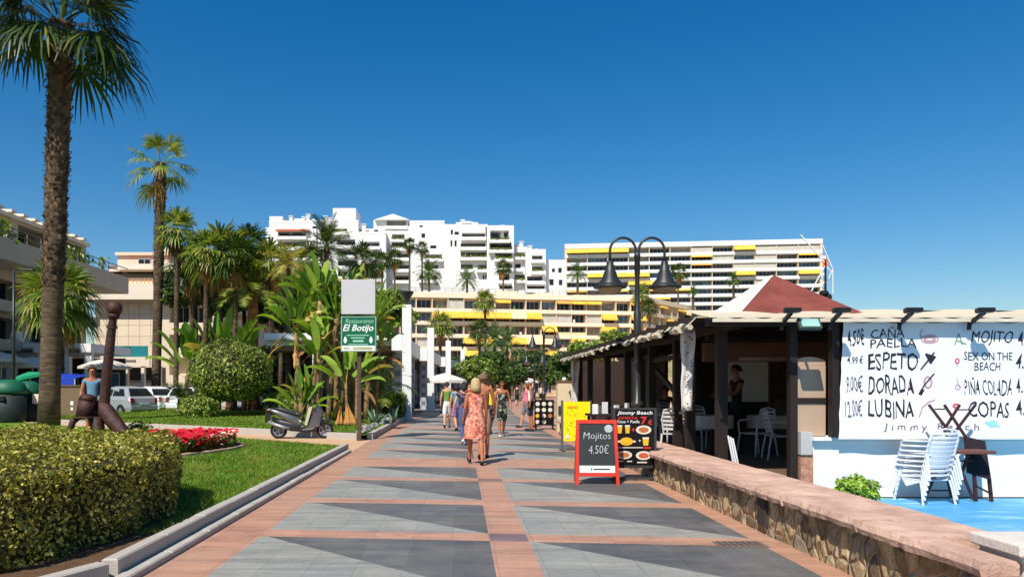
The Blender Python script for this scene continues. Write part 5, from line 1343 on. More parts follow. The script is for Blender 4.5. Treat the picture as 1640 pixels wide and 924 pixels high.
for s, a, b, c, d, k in [('CAÑA', 1394, 1449, 523, 541, INK), ('PAELLA', 1393, 1468, 542, 556, INK), ('ESPETO', 1390, 1471, 565, 592, INK), ('DORADA', 1390, 1464, 602, 631, INK), ('LUBINA', 1390, 1464, 640, 668, INK),
                      ('SEX ON THE', 1543, 1622, 564, 577, INK), ('BEACH', 1560, 1602, 580, 593, INK), ('COPAS', 1551, 1617, 642, 667, INK), ('4.50€', 1356, 1383, 526, 553, INK), ('4.99 €', 1356, 1381, 570, 582, INK), ('9.00€', 1354, 1381, 601, 628, INKG), ('12.00€', 1354, 1381, 639, 667, INKG),
                      ('4.5€', 1630, 1662, 530, 554, INK), ('4.5€', 1628, 1662, 565, 590, INK), ('4.5€', 1628, 1662, 604, 630, INK), ('4.5€', 1628, 1662, 640, 666, INK)]:
    text_fit(s, bx_(a), bx_(b), bz_(d), bz_(c), TY, k, t, bold=.006 if k is INK and d - c > 20 else .002)
text_fit('MOJITO', bx_(1554), bx_(1623), bz_(554), bz_(530), TY, INK, t, shear=.22)
text_fit('PIÑA COLADA', bx_(1544), bx_(1621), bz_(632), bz_(602), TY, INK, t, shear=.05)
text_fit('J i m m y   B e a c h', bx_(1414), bx_(1567), bz_(692), bz_(678), TY, INKG, t, shear=.1)
def stroke(pts, w_, m, nm='drawing'):
    mb = MB()
    for p, q in zip(pts[:-1], pts[1:]):
        a = Vector((bx_(p[0]), TY, bz_(p[1]))); b = Vector((bx_(q[0]), TY, bz_(q[1]))); d = (b - a); n_ = Vector((-d.z, 0, d.x)).normalized() * w_ / 2
        mb.quad(a - n_, b - n_, b + n_, a + n_)
    mb.v = [(x, y + cy_(x, z), z) for x, y, z in mb.v]
    return mb.build(nm, m, t)
def ell(cx, cy, rx, ry, n=16): return [(cx + rx * math.cos(i * 2 * math.pi / n), cy + ry * math.sin(i * 2 * math.pi / n)) for i in range(n + 1)]
for o in list(COL.objects):
    if o.parent == t and o.name.startswith('lettering'):
        zs = [v.co.z for v in o.data.vertices]; hh = max(zs) - min(zs)
        for v in o.data.vertices:
            x_, z_ = v.co.x, v.co.z
            v.co.z += noise.noise(Vector((x_ * 9, 3.1, z_ * 2))) * hh * .16; v.co.x += noise.noise(Vector((x_ * 7, z_ * 6, 8.2))) * hh * .13
            v.co.y = TY + cy_(v.co.x, v.co.z)
PK = M('pink_ink', S(196, 150, 156), .6); PKR = M('red_ink', S(214, 90, 104), .6); GRN = M('green_ink', S(100, 150, 120), .6); BLU = M('pale_blue_ink', S(150, 210, 230), .6)
stroke(ell(1488, 543, 13, 6), .016, PK); stroke(ell(1488, 543, 8, 3.5), .03, PK); stroke([(1475, 543), (1473, 532), (1478, 528)], .015, PK)
for i in range(4): stroke([(1483 + i * 3, 566 + i * 1.2), (1492 + i * 2, 582 - i * 3)], .035, INK)
stroke([(1475, 592), (1496, 564)], .02, INK)
stroke([(1474, 632), (1480, 618), (1497, 598)], .02, INK); stroke(ell(1487, 612, 6, 9, 10), .03, PK); stroke([(1474, 632), (1479, 623)], .05, INK)
stroke([(1472, 668), (1478, 652), (1487, 644), (1498, 640)], .02, PK)
stroke([(1528, 552), (1534, 534), (1540, 552)], .015, GRN); stroke([(1530, 545), (1546, 551)], .015, GRN)
stroke(ell(1532, 578, 3, 4, 8), .02, PKR); stroke([(1532, 582), (1532, 587)], .012, PK)
stroke(ell(1534, 620, 4, 4, 8), .014, PK); stroke([(1532, 606), (1536, 620)], .012, PK)
stroke(ell(1532, 650, 5, 3, 8), .03, PKR)
stroke(ell(1588, 678, 6, 3, 8), .05, BLU); stroke([(1576, 676), (1600, 682)], .03, BLU)

# ---- black spotlights above the banner
def spot(lab, px, gm=None, w_=.24):
    Y = 10.05; q = thing('spotlight', lab, 'spotlight', (XP(px, Y), Y, 2.5), 0, 'black spotlights along the awning rail')
    mb = MB(); mb.prism([(-w_ / 2, -.06), (w_ / 2, -.06), (w_ / 2 * .8, .05), (-w_ / 2 * .8, .05)], lambda x, y: .05 - y * .1, lambda x, y: .11 - y * .1); mb.build('housing', BLACK, q, bevel=.01)
    mb = MB(); mb.quad((-w_ * .44, -.05, .05), (w_ * .44, -.05, .05), (w_ * .36, .04, .042), (-w_ * .36, .04, .042)); mb.build('lens', M('lamp_lens', S(150, 150, 150), .2), q)
    mb = MB(); mb.bar((0, .0, .05), (0, .30, -.08), .05, .04); mb.tube([(0, .28, -.02), (0, .30, -.16)], .03, 6); mb.build('bracket', BLACK, q)
spot('black spotlight above the gap between restaurant and banner', 1267); spot('black spotlight above the left edge of the price banner', 1346); spot('black spotlight above the first column of the price banner', 1461); spot('black spotlight above the cocktail column of the price banner', 1576)
q = thing('floodlight', 'rectangular green-glassed floodlight hanging under the awning edge', 'floodlight', (XP(1296, 10.1), 10.1, 2.40), 0)
mb = MB(Matrix.Rotation(R(-35), 4, 'X')); mb.box(-.15, .15, -.03, .03, -.09, .09); mb.build('housing', M('flood_housing', S(60, 74, 66), .5), q, bevel=.008)
mb = MB(Matrix.Rotation(R(-35), 4, 'X')); mb.box(-.12, .12, -.036, -.031, -.065, .065); mb.build('lens', M('flood_glass', S(150, 190, 178), .15, spec=.7), q)
mb = MB(); mb.bar((0, 0, .02), (0, .22, .1), .03); mb.build('bracket', BLACK, q)
# mast on the roof
q = thing('roof_mast', 'thin black mast standing on the restaurant roof right of the pyramid', 'mast', (XP(1322, 15), 15, 2.7), 0)
zt = ZP(416, 15) - 2.7
mb = MB(); mb.tube([(0, 0, 0), (0, 0, zt)], [.028, .02], 8); mb.build('pole', BLACK, q)
mb = MB(); mb.ball((-.03, 0, ZP(470, 15) - 2.7), .1, 8, sz=.7); mb.ball((.05, 0, ZP(476, 15) - 2.7), .08, 8); mb.build('lamp_cluster', BLACK, q)
mb = MB(); mb.bar((-.5, 0, zt + .5), (-.02, 0, zt - .05), .02); mb.bar((-.35, 0, zt - .75), (0, 0, zt - .1), .02); mb.build('aerial_rod', WHITE2, q)

# ---------------------------------------------------------------- stone boundary wall with coping
def rubble_mat():
    m = bpy.data.materials.new('rubble_stone'); t = NT(m)
    g = t.n('ShaderNodeNewGeometry'); nz = t.n('ShaderNodeTexNoise', Scale=3.0, Detail=2.0); t.l(g.outputs['Position'], nz.inputs['Vector'])
    va = t.n('ShaderNodeVectorMath', operation='MULTIPLY_ADD'); t.l(nz.outputs['Color'], va.inputs[0]); va.inputs[1].default_value = (.12, .12, .12); t.l(g.outputs['Position'], va.inputs[2])
    mp = t.n('ShaderNodeMapping'); mp.inputs['Scale'].default_value = (1, 1.25, .95); t.l(va.outputs[0], mp.inputs[0])
    vo = t.n('ShaderNodeTexVoronoi', Scale=4.6, feature='DISTANCE_TO_EDGE'); t.l(mp.outputs[0], vo.inputs['Vector'])
    vc = t.n('ShaderNodeTexVoronoi', Scale=4.6); t.l(mp.outputs[0], vc.inputs['Vector'])
    s_ = t.n('ShaderNodeSeparateColor'); t.l(vc.outputs['Color'], s_.inputs[0])
    c = t.ramp(s_.outputs[0], [(0, S(108, 88, 64)), (.35, S(164, 136, 96)), (.65, S(198, 170, 124)), (1, S(140, 124, 104))])
    n2 = t.n('ShaderNodeTexNoise', Scale=14.0, Detail=6.0, Roughness=.7); t.l(g.outputs['Position'], n2.inputs['Vector'])
    c = t.mix(1.0, c, t.ramp(n2.outputs['Fac'], [(.3, .55), (.7, 1.3)]), 'MULTIPLY')
    e = t.ramp(vo.outputs['Distance'], [(.008, 0.0), (.035, 1.0)])
    c = t.mix(e, S(176, 158, 130), c)
    t.l(c, t.b.inputs['Base Color']); t.b.inputs['Roughness'].default_value = .85
    bp = t.n('ShaderNodeBump', Strength=1.0, Distance=.05); t.l(t.math('ADD', t.ramp(vo.outputs['Distance'], [(0, 0.0), (.16, 1.0)]), t.math('MULTIPLY', n2.outputs['Fac'], .35)), bp.inputs['Height']); t.l(bp.outputs[0], t.b.inputs['Normal'])
    return m
t = thing('stone_wall', 'low rubble stone boundary wall topped with worn pink coping slabs', 'wall', (3.2, 4.6, 0), 0)
o_ = Matrix.Translation((-3.2, -4.6, 0))
RUB = rubble_mat()
# the face of the wall: a grid displaced into irregular stones
vs = []; fs = []; y0, y1 = 4.55, 24.2; ny, nz = 520, 12
from mathutils import noise
for i in range(ny + 1):
    yv = y0 + (y1 - y0) * (i / ny) ** 1.35
    for j in range(nz + 1):
        z = .0 + .42 * j / nz; dsp = noise.noise(Vector((1, yv * 5, z * 7))) * .018 + noise.noise(Vector((4, yv * 17, z * 19))) * .008
        vs.append((3.19 + dsp, yv, z))
for i in range(ny):
    for j in range(nz): a = i * (nz + 1) + j; fs.append((a, a + nz + 1, a + nz + 2, a + 1))
mb = MB(o_); mb.add(vs, fs); mb.box(3.22, 3.78, 4.98, 24.2, -.02, .418); mb.box(3.22, 3.32, 4.55, 4.979, -.02, .418); mb.build('rubble_face', RUB, t, smooth=True)
mb = MB(o_); yy = 4.46; r_ = random.Random(2)
vsall = []
while yy < 24.2:
    L = r_.uniform(.62, .8); z = .42 + r_.uniform(-.004, .006); n = 8; x_in = 3.84 + r_.uniform(-.01, .01)
    ed = [3.10 + r_.uniform(-.012, .010) for _ in range(n + 1)]
    zb_ = [z - .01 + r_.uniform(-.008, .008) for _ in range(n + 1)]
    b = []
    if yy < 4.98: x_in = 3.33
    for k in range(n + 1):
        yv = yy + .004 + (L - .008) * k / n
        b += [(ed[k] + .012, yv, zb_[k]), (ed[k], yv, z + .035), (ed[k] + .022, yv, z + .082), (x_in - .02, yv, z + .088), (x_in, yv, z + .07), (x_in, yv, z)]
    f = []
    for k in range(n):
        for c_ in range(6): f.append((k * 6 + c_, k * 6 + (c_ + 1) % 6, (k + 1) * 6 + (c_ + 1) % 6, (k + 1) * 6 + c_))
    f += [tuple(range(5, -1, -1)), tuple(n * 6 + c_ for c_ in range(6))]
    mb.add(b, f); yy += L
COP = M('pink_coping_stone', S(184, 144, 124), .75, .16, 3.2, .6, 26, col2=S(208, 172, 150))
mb.build('coping', COP, t)
mb = MB(o_); mb.box(3.155, 3.2, 7.78, 7.98, .10, .40); mb.build('drain_opening', DARKIN, t)
# moulded white plinth at the near end
t = thing('stone_plinth', 'pale moulded stone plinth cut by the lower right frame edge', 'plinth', (3.86, 4.72, 0), 0)
PL = M('pale_cast_stone', S(214, 202, 188), .75, .08, 4, .3, 30)
zt = .60
mb = MB(); mb.box(-.50, .6, -.22, .24, zt - .075, zt); mb.build('top_slab', PL, t, bevel=.012)
mb = MB(); mb.box(-.46, .53, -.18, .2, zt - .12, zt - .076); mb.box(-.42, .48, -.14, .16, zt - .42, zt - .1205); mb.build('shaft', PL, t, bevel=.01)
mb = MB(); mb.box(-.46, .55, -.2, .22, 0, zt - .4205); mb.build('foot', PL, t, bevel=.01)
mb = MB(); mb.box(.0, .5, -.5, -.23, 0, zt - .2); mb.build('side_block', PL, t, bevel=.01)

# ---------------------------------------------------------------- furniture
PLW = M('white_plastic', (.72, .72, .73), .4, .06, 3, spec=.4)
def armchair(name, label, group, loc, rz, m=PLW):
    t = thing(name, label, 'chair', loc, rz, group)
    mb = MB(); mb.prism([(-.22, -.22), (.22, -.22), (.20, .2), (-.2, .2)], lambda x, y: .41 - y * -.02, lambda x, y: .435 - y * -.02); mb.build('seat', m, t, bevel=.008)
    mb = MB()
    for k in range(5):
        z = .50 + k * .075; y = .215 + (z - .42) * .22; vs = []; 
        n = 6
        for i in range(n + 1):
            a = (i / n - .5); x = a * (.42 - .02 * k / 5); yb = y + .05 * (1 - (2 * a) ** 2) - .05
            vs += [(x, yb, z), (x, yb, z + .043), (x, yb + .012, z + .043), (x, yb + .012, z)]
        mb.add(vs, [(i * 4 + c, i * 4 + (c + 1) % 4, i * 4 + 4 + (c + 1) % 4, i * 4 + 4 + c) for i in range(n) for c in range(4)])
    mb.tube([(-.2, .17, .42), (-.215, .235, .7), (-.17, .26, .87), (0, .275, .9), (.17, .26, .87), (.215, .235, .7), (.2, .17, .42)], .018, 6); mb.build('backrest', m, t)
    for sx in (-1, 1):
        for sy, y0, y1 in ((-1, -.2, -.25), (1, .2, .27)):
            mb = MB(); mb.tube([(sx * .25, y1, 0), (sx * .235, (y0 + y1) / 2, .25), (sx * .225, y0, .43)], [.016, .018, .022], 6); mb.build('leg', m, t)
        mb = MB(); mb.tube([(sx * .235, -.21, .43), (sx * .255, -.22, .62), (sx * .26, -.17, .66), (sx * .255, .05, .67), (sx * .225, .23, .68)], [.016, .018, .022, .022, .016], 6); mb.build('armrest', m, t)
    return t
# stack seen from behind
proto = None; n = 6
words_ = ['bottom', 'second from the bottom', 'third from the bottom', 'third from the top', 'second from the top', 'topmost']
Ys = 10.02
for k in range(n):
    loc = (XP(1492, Ys) + .004 * k - .03, Ys - .02 * k + .12, k * .068)
    lab = f'white plastic armchair, {words_[k]} in the stack by the white wall'
    if proto is None: proto = armchair('plastic_armchair', lab, 'white armchairs stacked by the wall', loc, R(180 + 10)); 
    else: copy_tree(proto, loc, R(190), lab)
    if k == 0: proto.scale = (.98, .98, .74)
# folded dark wooden tables and chair
FW = M('dark_folding_wood', S(66, 38, 34), .5, .2, 4)
def pf_(px, py, Y=10.12): return Vector((XP(px, Y), Y, ZP(py, Y)))
t = thing('folding_table', 'dark wooden folding table standing upside up-ended with crossed legs in the air', 'table', tuple(pf_(1530, 797)), 0)
t.location.z = 0
o_ = Matrix.Translation(-Vector((t.location.x, t.location.y, 0)))
def legpair(parent, a, b, dy=.0, w_=.03, nm='leg', m=FW):
    for s in (0, 1):
        A_ = pf_(*a) + Vector((0, dy + .0 + s * .0, 0)); B_ = pf_(*b) + Vector((0, dy, 0)); mb = MB(o_); mb.bar(A_, B_, w_, w_ * .8, up=(0, 1, 0)); mb.build(nm, m, parent); break
for a, b, dy in (((1489, 648), (1530, 702), .02), ((1510, 648), (1546, 702), -.03), ((1537, 648), (1513, 686), .0), ((1566, 648), (1525, 702), .045)): legpair(t, a, b, dy)
for a, b, dy in (((1497, 655), (1513, 655), .0), ((1535, 656), (1556, 656), .02)): legpair(t, a, b, dy, .018, 'stretcher')
for a, b, dy in (((1513, 684), (1560, 797), .03), ((1548, 727), (1529, 786), -.03), ((1488, 793), (1512, 740), .06), ((1512, 740), (1524, 797), .0), ((1530, 722), (1546, 755), .08)): legpair(t, a, b, dy)
for a, b, dy in (((1492, 785), (1540, 785), .0), ((1524, 738), (1560, 738), .02)): legpair(t, a, b, dy, .02, 'stretcher')
mb = MB(o_); a = pf_(1518, 722); b = pf_(1577, 724); mb.box(a.x, b.x, a.y - .22, a.y + .2, a.z - .02, a.z + .018); mb.build('tabletop', M('reddish_slats', S(104, 66, 54), .55, .2, 5), t)
t2 = thing('folding_table', 'folded dark table with its solid black top leaning to the right of the up-ended one', 'table', (XP(1570, 10.3), 10.3, 0), 0)
o_ = Matrix.Translation(-Vector((t2.location.x, t2.location.y, 0)))
mb = MB(o_); mb.add([pf_(1544, 698, 10.35), pf_(1578, 706, 10.3), pf_(1588, 769, 10.1), pf_(1549, 757, 10.15)] + [p + Vector((0.01, .03, .0)) for p in (pf_(1544, 698, 10.35), pf_(1578, 706, 10.3), pf_(1588, 769, 10.1), pf_(1549, 757, 10.15))],
                    [(0, 1, 2, 3), (7, 6, 5, 4), (0, 4, 5, 1), (1, 5, 6, 2), (2, 6, 7, 3), (3, 7, 4, 0)]); mb.build('tabletop', M('black_table_top', S(36, 28, 30), .5, .2, 4), t2)
for a, b in (((1560, 758), (1563, 790)), ((1584, 765), (1588, 799))):
    mb = MB(o_); mb.bar(pf_(*a, 10.16), Vector((pf_(*b, 10.16).x, 10.16, 0)), .04, .03); mb.build('leg', FW, t2)
mb = MB(o_); mb.bar(pf_(1561, 777, 10.16), pf_(1587, 790, 10.16), .03, .02); mb.build('stretcher', FW, t2)
# restaurant chairs
WICK = M('pale_wicker', S(190, 186, 180), .6, .15, 20)
pr = armchair('wicker_armchair', 'pale armchair just behind the wall beside the menu board', 'armchairs in the restaurant', (XP(1084, 14.0), 14.0, .26), R(150), WICK)
for lab, px, Y, rz in [('pale armchair further back left of the wide dark post', 1070, 17, 60), ('pale armchair right of the standing waiter', 1212, 14.2, -70), ('pale armchair nearest the step of the restaurant', 1250, 13.4, 80),
                       ('pale armchair behind the hanging cloth banner', 1128, 15.5, 20), ('pale armchair in the far left of the dining deck', 1052, 19.5, 200)]:
    copy_tree(pr, (XP(px, Y), Y, .26), R(rz), lab)
def rtable(lab, px, Y, r=.4):
    t = thing('cafe_table', lab, 'table', (XP(px, Y), Y, .26), 0, 'cafe tables on the deck')
    mb = MB(); mb.lathe([(r, .70), (r, .74)], (0, 0, 0), 18); mb.lathe([(r * 1.01, .5), (r * 1.02, .745), (.001, .747)], (0, 0, 0), 18, fold=.02); mb.build('tabletop', M('table_linen', S(190, 180, 168), .8, .08, 3), t)
    mb = MB(); mb.tube([(0, 0, 0), (0, 0, .7)], .03, 8); mb.lathe([(.22, 0), (.2, .03), (.03, .05)], (0, 0, 0), 12); mb.build('pedestal', BLACK, t)
rtable('cloth-covered cafe table behind the left cloth banner', 1140, 14.6); rtable('cloth-covered cafe table between the two armchairs right of the waiter', 1232, 14.6); rtable('cafe table beside the far dark posts', 1045, 18.2); rtable('cafe table near the far end of the deck', 975, 22.5)
t = thing('cafe_table', 'long dark cafe table holding white napkin stands between yellow sign and menu board', 'table', (XP(968, 15.6), 15.6, .26), 0)
mb = MB(); mb.box(-.35, .75, -.35, .35, .70, .74); mb.build('tabletop', DWOOD, t)
for sx in (-.3, .68):
    for sy in (-.3, .3): mb = MB(); mb.box(sx, sx + .05, sy - .02, sy + .03, 0, .699); mb.build('leg', BLACK, t)
for i, (dx, hh, lb) in enumerate([(-.22, .2, 'white napkin stand nearest the yellow sign'), (.02, .24, 'tall white menu card stand on the long dark table'), (.22, .18, 'low white napkin stand in the middle of the long dark table'), (.48, .22, 'white napkin stand nearest the black menu board')]):
    q = thing('napkin_stand', lb, 'napkin stand', (XP(968, 15.6) + dx, 15.45 + (i % 2) * .2, 1.003), R(i * 17))
    mb = MB(); mb.box(-.06, .06, -.03, .03, 0, .015); mb.box(-.055, .055, -.025, -.012, .015, hh); mb.box(-.055, .055, .012, .025, .015, hh); mb.build('holder', WHITE2, q)
    mb = MB(); mb.box(-.045, .045, -.010, .010, .015, hh * .85); mb.build('napkins', CREAM2, q)
# white slanting panel by the post
q = thing('leaning_slats', 'short white slatted panel leaning beside the wide dark post', 'panel', (XP(1168, 11.3), 11.3, 0), 0)
mb = MB()
for k in range(3): mb.bar((-.02 + k * .035, 0, .82 - .02 * k), (.08 + k * .035, 0, .3), .022)
mb.build('slats', WHITE2, q)
# stone wall seen through the restaurant
t = thing('garden_wall', 'sunlit tan wall seen through the dark posts of the restaurant', 'wall', (9, 33, 0), 0)
MB().box(-3.3, 14, 0, .4, 0, 2.0).build('wall', STNW, t)
# ================================================================ street lamps
LAMPM = M('lamp_iron', S(40, 42, 40), .4, .2, 3, spec=.5)
BOWL = M('lamp_bowl', S(196, 176, 140), .25, .1, 2, transl=.3)
def lamp2(label, X, Y, top, s=1.0, zb=0):
    t = thing('double_street_lamp', label, 'street lamp', (X, Y, zb), 0, 'double bell street lamps')
    h = top - zb; mb = MB()
    mb.lathe([(.17, 0), (.17, .1), (.13, .14), (.12, .5), (.15, .54), (.09, .62), (.085, 1.15), (.13, 1.18), (.13, 1.24), (.07, 1.3), (.062, h - 2.2), (.075, h - 2.18), (.075, h - 1.5), (.05, h - 1.45), (.045, h - .42), (.07, h - .4), (.06, h - .34), (.012, h - .26)], (0, 0, 0), 12); mb.build('pole', LAMPM, t, smooth=True)
    for sx in (-1, 1):
        r = .255 * s; cx = sx * (r + .03); pts = [(sx * .03, 0, h - .75)]
        for i in range(13):
            a = math.pi * (1 - i / 12); pts.append((cx + sx * r * math.cos(a) * 1.0 if sx > 0 else cx + r * math.cos(math.pi - a) * 1.0, 0, h - r - .01 + r * 1.0 * math.sin(a)))
        e = pts[-1]; pts.append((e[0], 0, e[2] - .25))
        mb = MB(); mb.tube(pts, .026, 8); a_ = mb.build('arm', LAMPM, t, smooth=True)
        hx, hzz = e[0], e[2] - .22
        mb = MB(); mb.lathe([(.02, .02), (.07, 0), (.07, -.06), (.095, -.08), (.10, -.18), (.12, -.2), (.16, -.34), (.24, -.43), (.25, -.47), (.33, -.50), (.33, -.52), (.2, -.525)], (hx, 0, hzz), 18); mb.build('lamp_hood', LAMPM, t, smooth=True)
        mb = MB(); mb.lathe([(.25, -.52), (.22, -.58), (.13, -.63), (.01, -.65)], (hx, 0, hzz), 16); mb.build('glass_bowl', BOWL, t, smooth=True)
    return t
lamp2('near black double street lamp with two bell hoods rising beside the restaurant eave', 3.5, 14.86, ZP(380, 14.86), 1.0, .0)
l2 = lamp2('second black double street lamp farther along the promenade', XP(871, 36), 36, ZP(524, 36), 1.0)
lamp2('farthest black double street lamp left of the second one', XP(856, 52), 52, ZP(558, 52), 1.0)
t = thing('street_light', 'thin dark street light with a flat side arm at the far left', 'street light', (XP(22, 35), 35, .1), 0)
h = ZP(432, 35) - .1
mb = MB(); mb.tube([(0, 0, 0), (0, 0, h)], [.09, .05], 8); mb.build('pole', LAMPM, t, smooth=True)
mb = MB(); mb.bar((0, 0, h - .1), (.45, 0, h - .02), .05); mb.build('arm', LAMPM, t)
mb = MB(); mb.box(.4, .95, -.1, .1, h - .06, h + .03); mb.build('lamp_head', LAMPM, t, bevel=.02)
for i, (px, Y, top) in enumerate([(473, 60, 520), (187, 58, 560)]): pass

# ================================================================ restaurant sign on its post
t = thing('sign_post', 'green restaurant sign under a blank pale square panel on a rusty square post', 'sign', (XP(575, 21.6), 21.6, 0), 0)
Ysn = 21.6; x0_ = XP(575, Ysn)
def sx_(px): return XP(px, Ysn) - x0_
def sz_(py): return ZP(py, Ysn)
mb = MB(); mb.box(-.055, .055, .0, .11, -.02, sz_(446)); mb.build('post', M('rusty_post', S(88, 66, 56), .8, .3, 4), t)
mb = MB(); mb.box(sx_(548), sx_(602), -.16, -.02, sz_(504), sz_(449)); mb.build('blank_panel', M('blank_light_panel', S(192, 190, 190), .6, .03, 1), t, bevel=.01)
mb = MB(); mb.lathe([(.06, 0), (.06, .08), (.02, .1)], (0, .05, sz_(447)), 8); mb.build('finial', LAMPM, t)
GS = M('sign_green', S(20, 98, 66), .45, .08, 2); WS = M('sign_white', S(226, 232, 226), .6, .04, 2); PGS = M('sign_pale_green', S(150, 206, 176), .6)
mb = MB(); mb.box(sx_(547), sx_(603), -.11, -.02, sz_(563), sz_(507)); mb.build('sign_frame', M('sign_frame', S(140, 176, 158), .5), t)
mb = MB(); mb.box(sx_(548.6), sx_(601.4), -.117, -.111, sz_(553), sz_(508.6)); mb.build('green_board', GS, t)
mb = MB(); mb.box(sx_(548.6), sx_(601.4), -.117, -.111, sz_(562), sz_(554)); mb.build('white_strip', WS, t)
text_fit('Restaurante', sx_(554), sx_(599), sz_(518), sz_(511), -.122, PGS, t, shear=.3)
text_fit('El Botijo', sx_(550), sx_(599), sz_(534), sz_(520), -.122, WS, t, shear=.3, bold=.02)
mb = MB(); mb.box(sx_(556), sx_(592), -.122, -.118, sz_(538), sz_(536.6)); mb.box(sx_(563), sx_(585), -.122, -.118, sz_(542.4), sz_(540.6)); mb.box(sx_(566), sx_(583), -.122, -.118, sz_(548), sz_(545)); mb.box(sx_(559), sx_(590), -.122, -.118, sz_(552.4), sz_(551.2)); mb.build('small_lettering', PGS, t)
for px in (554, 595): mb = MB(); mb.lathe([(.01, -.09), (.04, -.06), (.05, 0), (.03, .06), (.015, .1)], (sx_(px), -.12, sz_(545)), 8, sy=.1); mb.build('jug_emblem', WS, t)
mb = MB(); mb.poly([(sx_(550), -.12, sz_(558)), (sx_(556), -.12, sz_(560.6)), (sx_(556), -.12, sz_(555.4))]); mb.box(sx_(556.2), sx_(561), -.122, -.118, sz_(559), sz_(557)); mb.box(sx_(566), sx_(597), -.122, -.118, sz_(560), sz_(556)); mb.build('arrow_lettering', M('sign_olive', S(176, 170, 130), .6), t)

# ================================================================ boards
def px_text(t, s, a, b, c, d, Y, x0, m, y, **k): return text_fit(s, XP(a, Y) - x0, XP(b, Y) - x0, ZP(d, Y), ZP(c, Y), y, m, t, **k)
# red framed chalk board (A-frame)
Y = 11.85; x0_ = XP(957, Y)
t = thing('chalk_board', 'red-framed chalk A-board offering mojitos in front of the black menu board', 'chalkboard', (x0_, Y, 0), R(-3))
RED = M('red_painted_wood', S(206, 56, 40), .5, .12, 4); CHB = M('chalk_black', S(48, 52, 54), .7, .15, 3); CHK = M('chalk_line', S(190, 190, 190), .9, .2, 30)
tilt = Matrix.Rotation(R(-9), 4, 'X')
W2 = .30
mb = MB(tilt)
mb.bar((-W2 - .02, 0, .0), (-W2 + .005, 0, 1.03), .05, .035, up=(0, 1, 0)); mb.bar((W2 + .02, 0, .0), (W2 - .005, 0, 1.03), .05, .035, up=(0, 1, 0)); mb.box(-W2 - .02, W2 + .02, -.02, .02, .98, 1.04); mb.box(-W2 + .01, W2 - .01, -.018, .018, .14, .20); mb.build('frame', RED, t)
mb = MB(tilt); mb.box(-W2 + .02, W2 - .02, -.008, .008, .2, .978); mb.build('board', CHB, t)
mb = MB(tilt); mb.box(-W2 + .02, W2 - .02, -.012, -.0085, .2, .31); mb.build('white_strip', WS, t)
mb = MB(tilt); mb.lathe([(.065, 0), (.065, .003), (.001, .0035)], (0, 0, 0), 16); 
mb.v = [tuple(tilt @ Vector((x + .19, -.010 - (tilt.inverted() @ Vector((x, y_, z))).z if False else -.012, y_ + .9))) for x, y_, z in [(tilt.inverted() @ Vector(v))[:] for v in mb.v]]
mb.build('round_sticker', WS, t)
for s, a, b, c, d in (('Mojitos', -.21, .22, .70, .84), ('4.50€', -.13, .19, .50, .64)):
    o = text_fit(s, a, b, c, d, -.0125, CHK, t, name='chalk_writing', shear=.1, bold=-.012, jitter=.03)
    for v in o.data.vertices: v.co = tilt @ v.co
mb = MB(tilt); mb.box(-.06, .2, -.016, -.0125, .245, .265); mb.box(-.1, -.08, -.016, -.0125, .24, .27); mb.build('small_lettering', CHB, t)
t2b = Matrix.Translation((0, .30, 0)) @ Matrix.Rotation(R(9), 4, 'X')
mb = MB(Matrix.Translation((0, .325, 0)) @ Matrix.Rotation(R(9), 4, 'X'))
mb.bar((-W2 - .02, 0, .0), (-W2 + .005, 0, 1.02), .045, .03, up=(0, 1, 0)); mb.bar((W2 + .02, 0, .0), (W2 - .005, 0, 1.02), .045, .03, up=(0, 1, 0)); mb.box(-W2, W2, -.01, .01, .16, .95); mb.build('rear_frame', M('worn_red_wood', S(150, 84, 70), .7, .2, 4), t)
# black menu board
Y = 12.35; x0_ = XP(1017, Y)
t = thing('menu_board', 'black menu stand with food pictures and a red seven euro offer', 'menu board', (x0_, Y, 0), R(2))
def ex(px): return XP(px, Y) - x0_
def ez(py): return ZP(py, Y)
mb = MB(); mb.box(ex(981), ex(985), -.02, .03, 0, ez(653)); mb.box(ex(1047.5), ex(1051.5), -.02, .03, 0, ez(653)); mb.box(ex(985), ex(1047.5), -.018, .028, ez(656), ez(653)); mb.box(ex(985), ex(1047.5), -.018, .028, ez(749), ez(745)); mb.box(ex(985), ex(1047.5), -.018, .028, .03, .07); mb.build('frame', M('grey_black_frame', S(58, 58, 60), .5), t)
mb = MB(); mb.box(ex(985.1), ex(1047.4), -.01, .02, ez(744.9), ez(656.1)); mb.build('panel', M('gloss_black_panel', S(18, 16, 18), .35, .1, 2), t)
for a in (981, 1047): mb = MB(); mb.box(ex(a), ex(a + 4), -.22, .3, -.0, .03); mb.build('foot', BLACK, t)
mb = MB(); mb.bar((ex(1050), .02, .5), (ex(1050), .34, 0.02), .03); mb.box(ex(1041), ex(1048), .03, .33, .05, .33); mb.build('ballast_box', BLACK, t)
YT = -.014
WHT = M('print_white', S(232, 230, 226), .6, .03); RDT = M('print_red', S(214, 50, 40), .6, .05); YLT = M('print_yellow', S(232, 178, 40), .6, .1); ORT = M('print_food_brown', S(190, 110, 60), .6, .4, 30); PLT = M('print_plate', S(220, 214, 196), .6, .05)
text_fit('Jimmy Beach', ex(988), ex(1045), ez(665), ez(658), YT, WHT, t, shear=.15, bold=.02)
text_fit('OFERTA', ex(989), ex(1021), ez(671), ez(667), YT, RDT, t, bold=.02)
text_fit('Cana + Paella', ex(988), ex(1024), ez(677), ez(672.5), YT, WHT, t, bold=.01)
text_fit('7', ex(1026), ex(1036), ez(679), ez(667), YT, RDT, t, bold=.03); text_fit('€', ex(1037.5), ex(1044.5), ez(680), ez(672), YT, RDT, t, bold=.02)
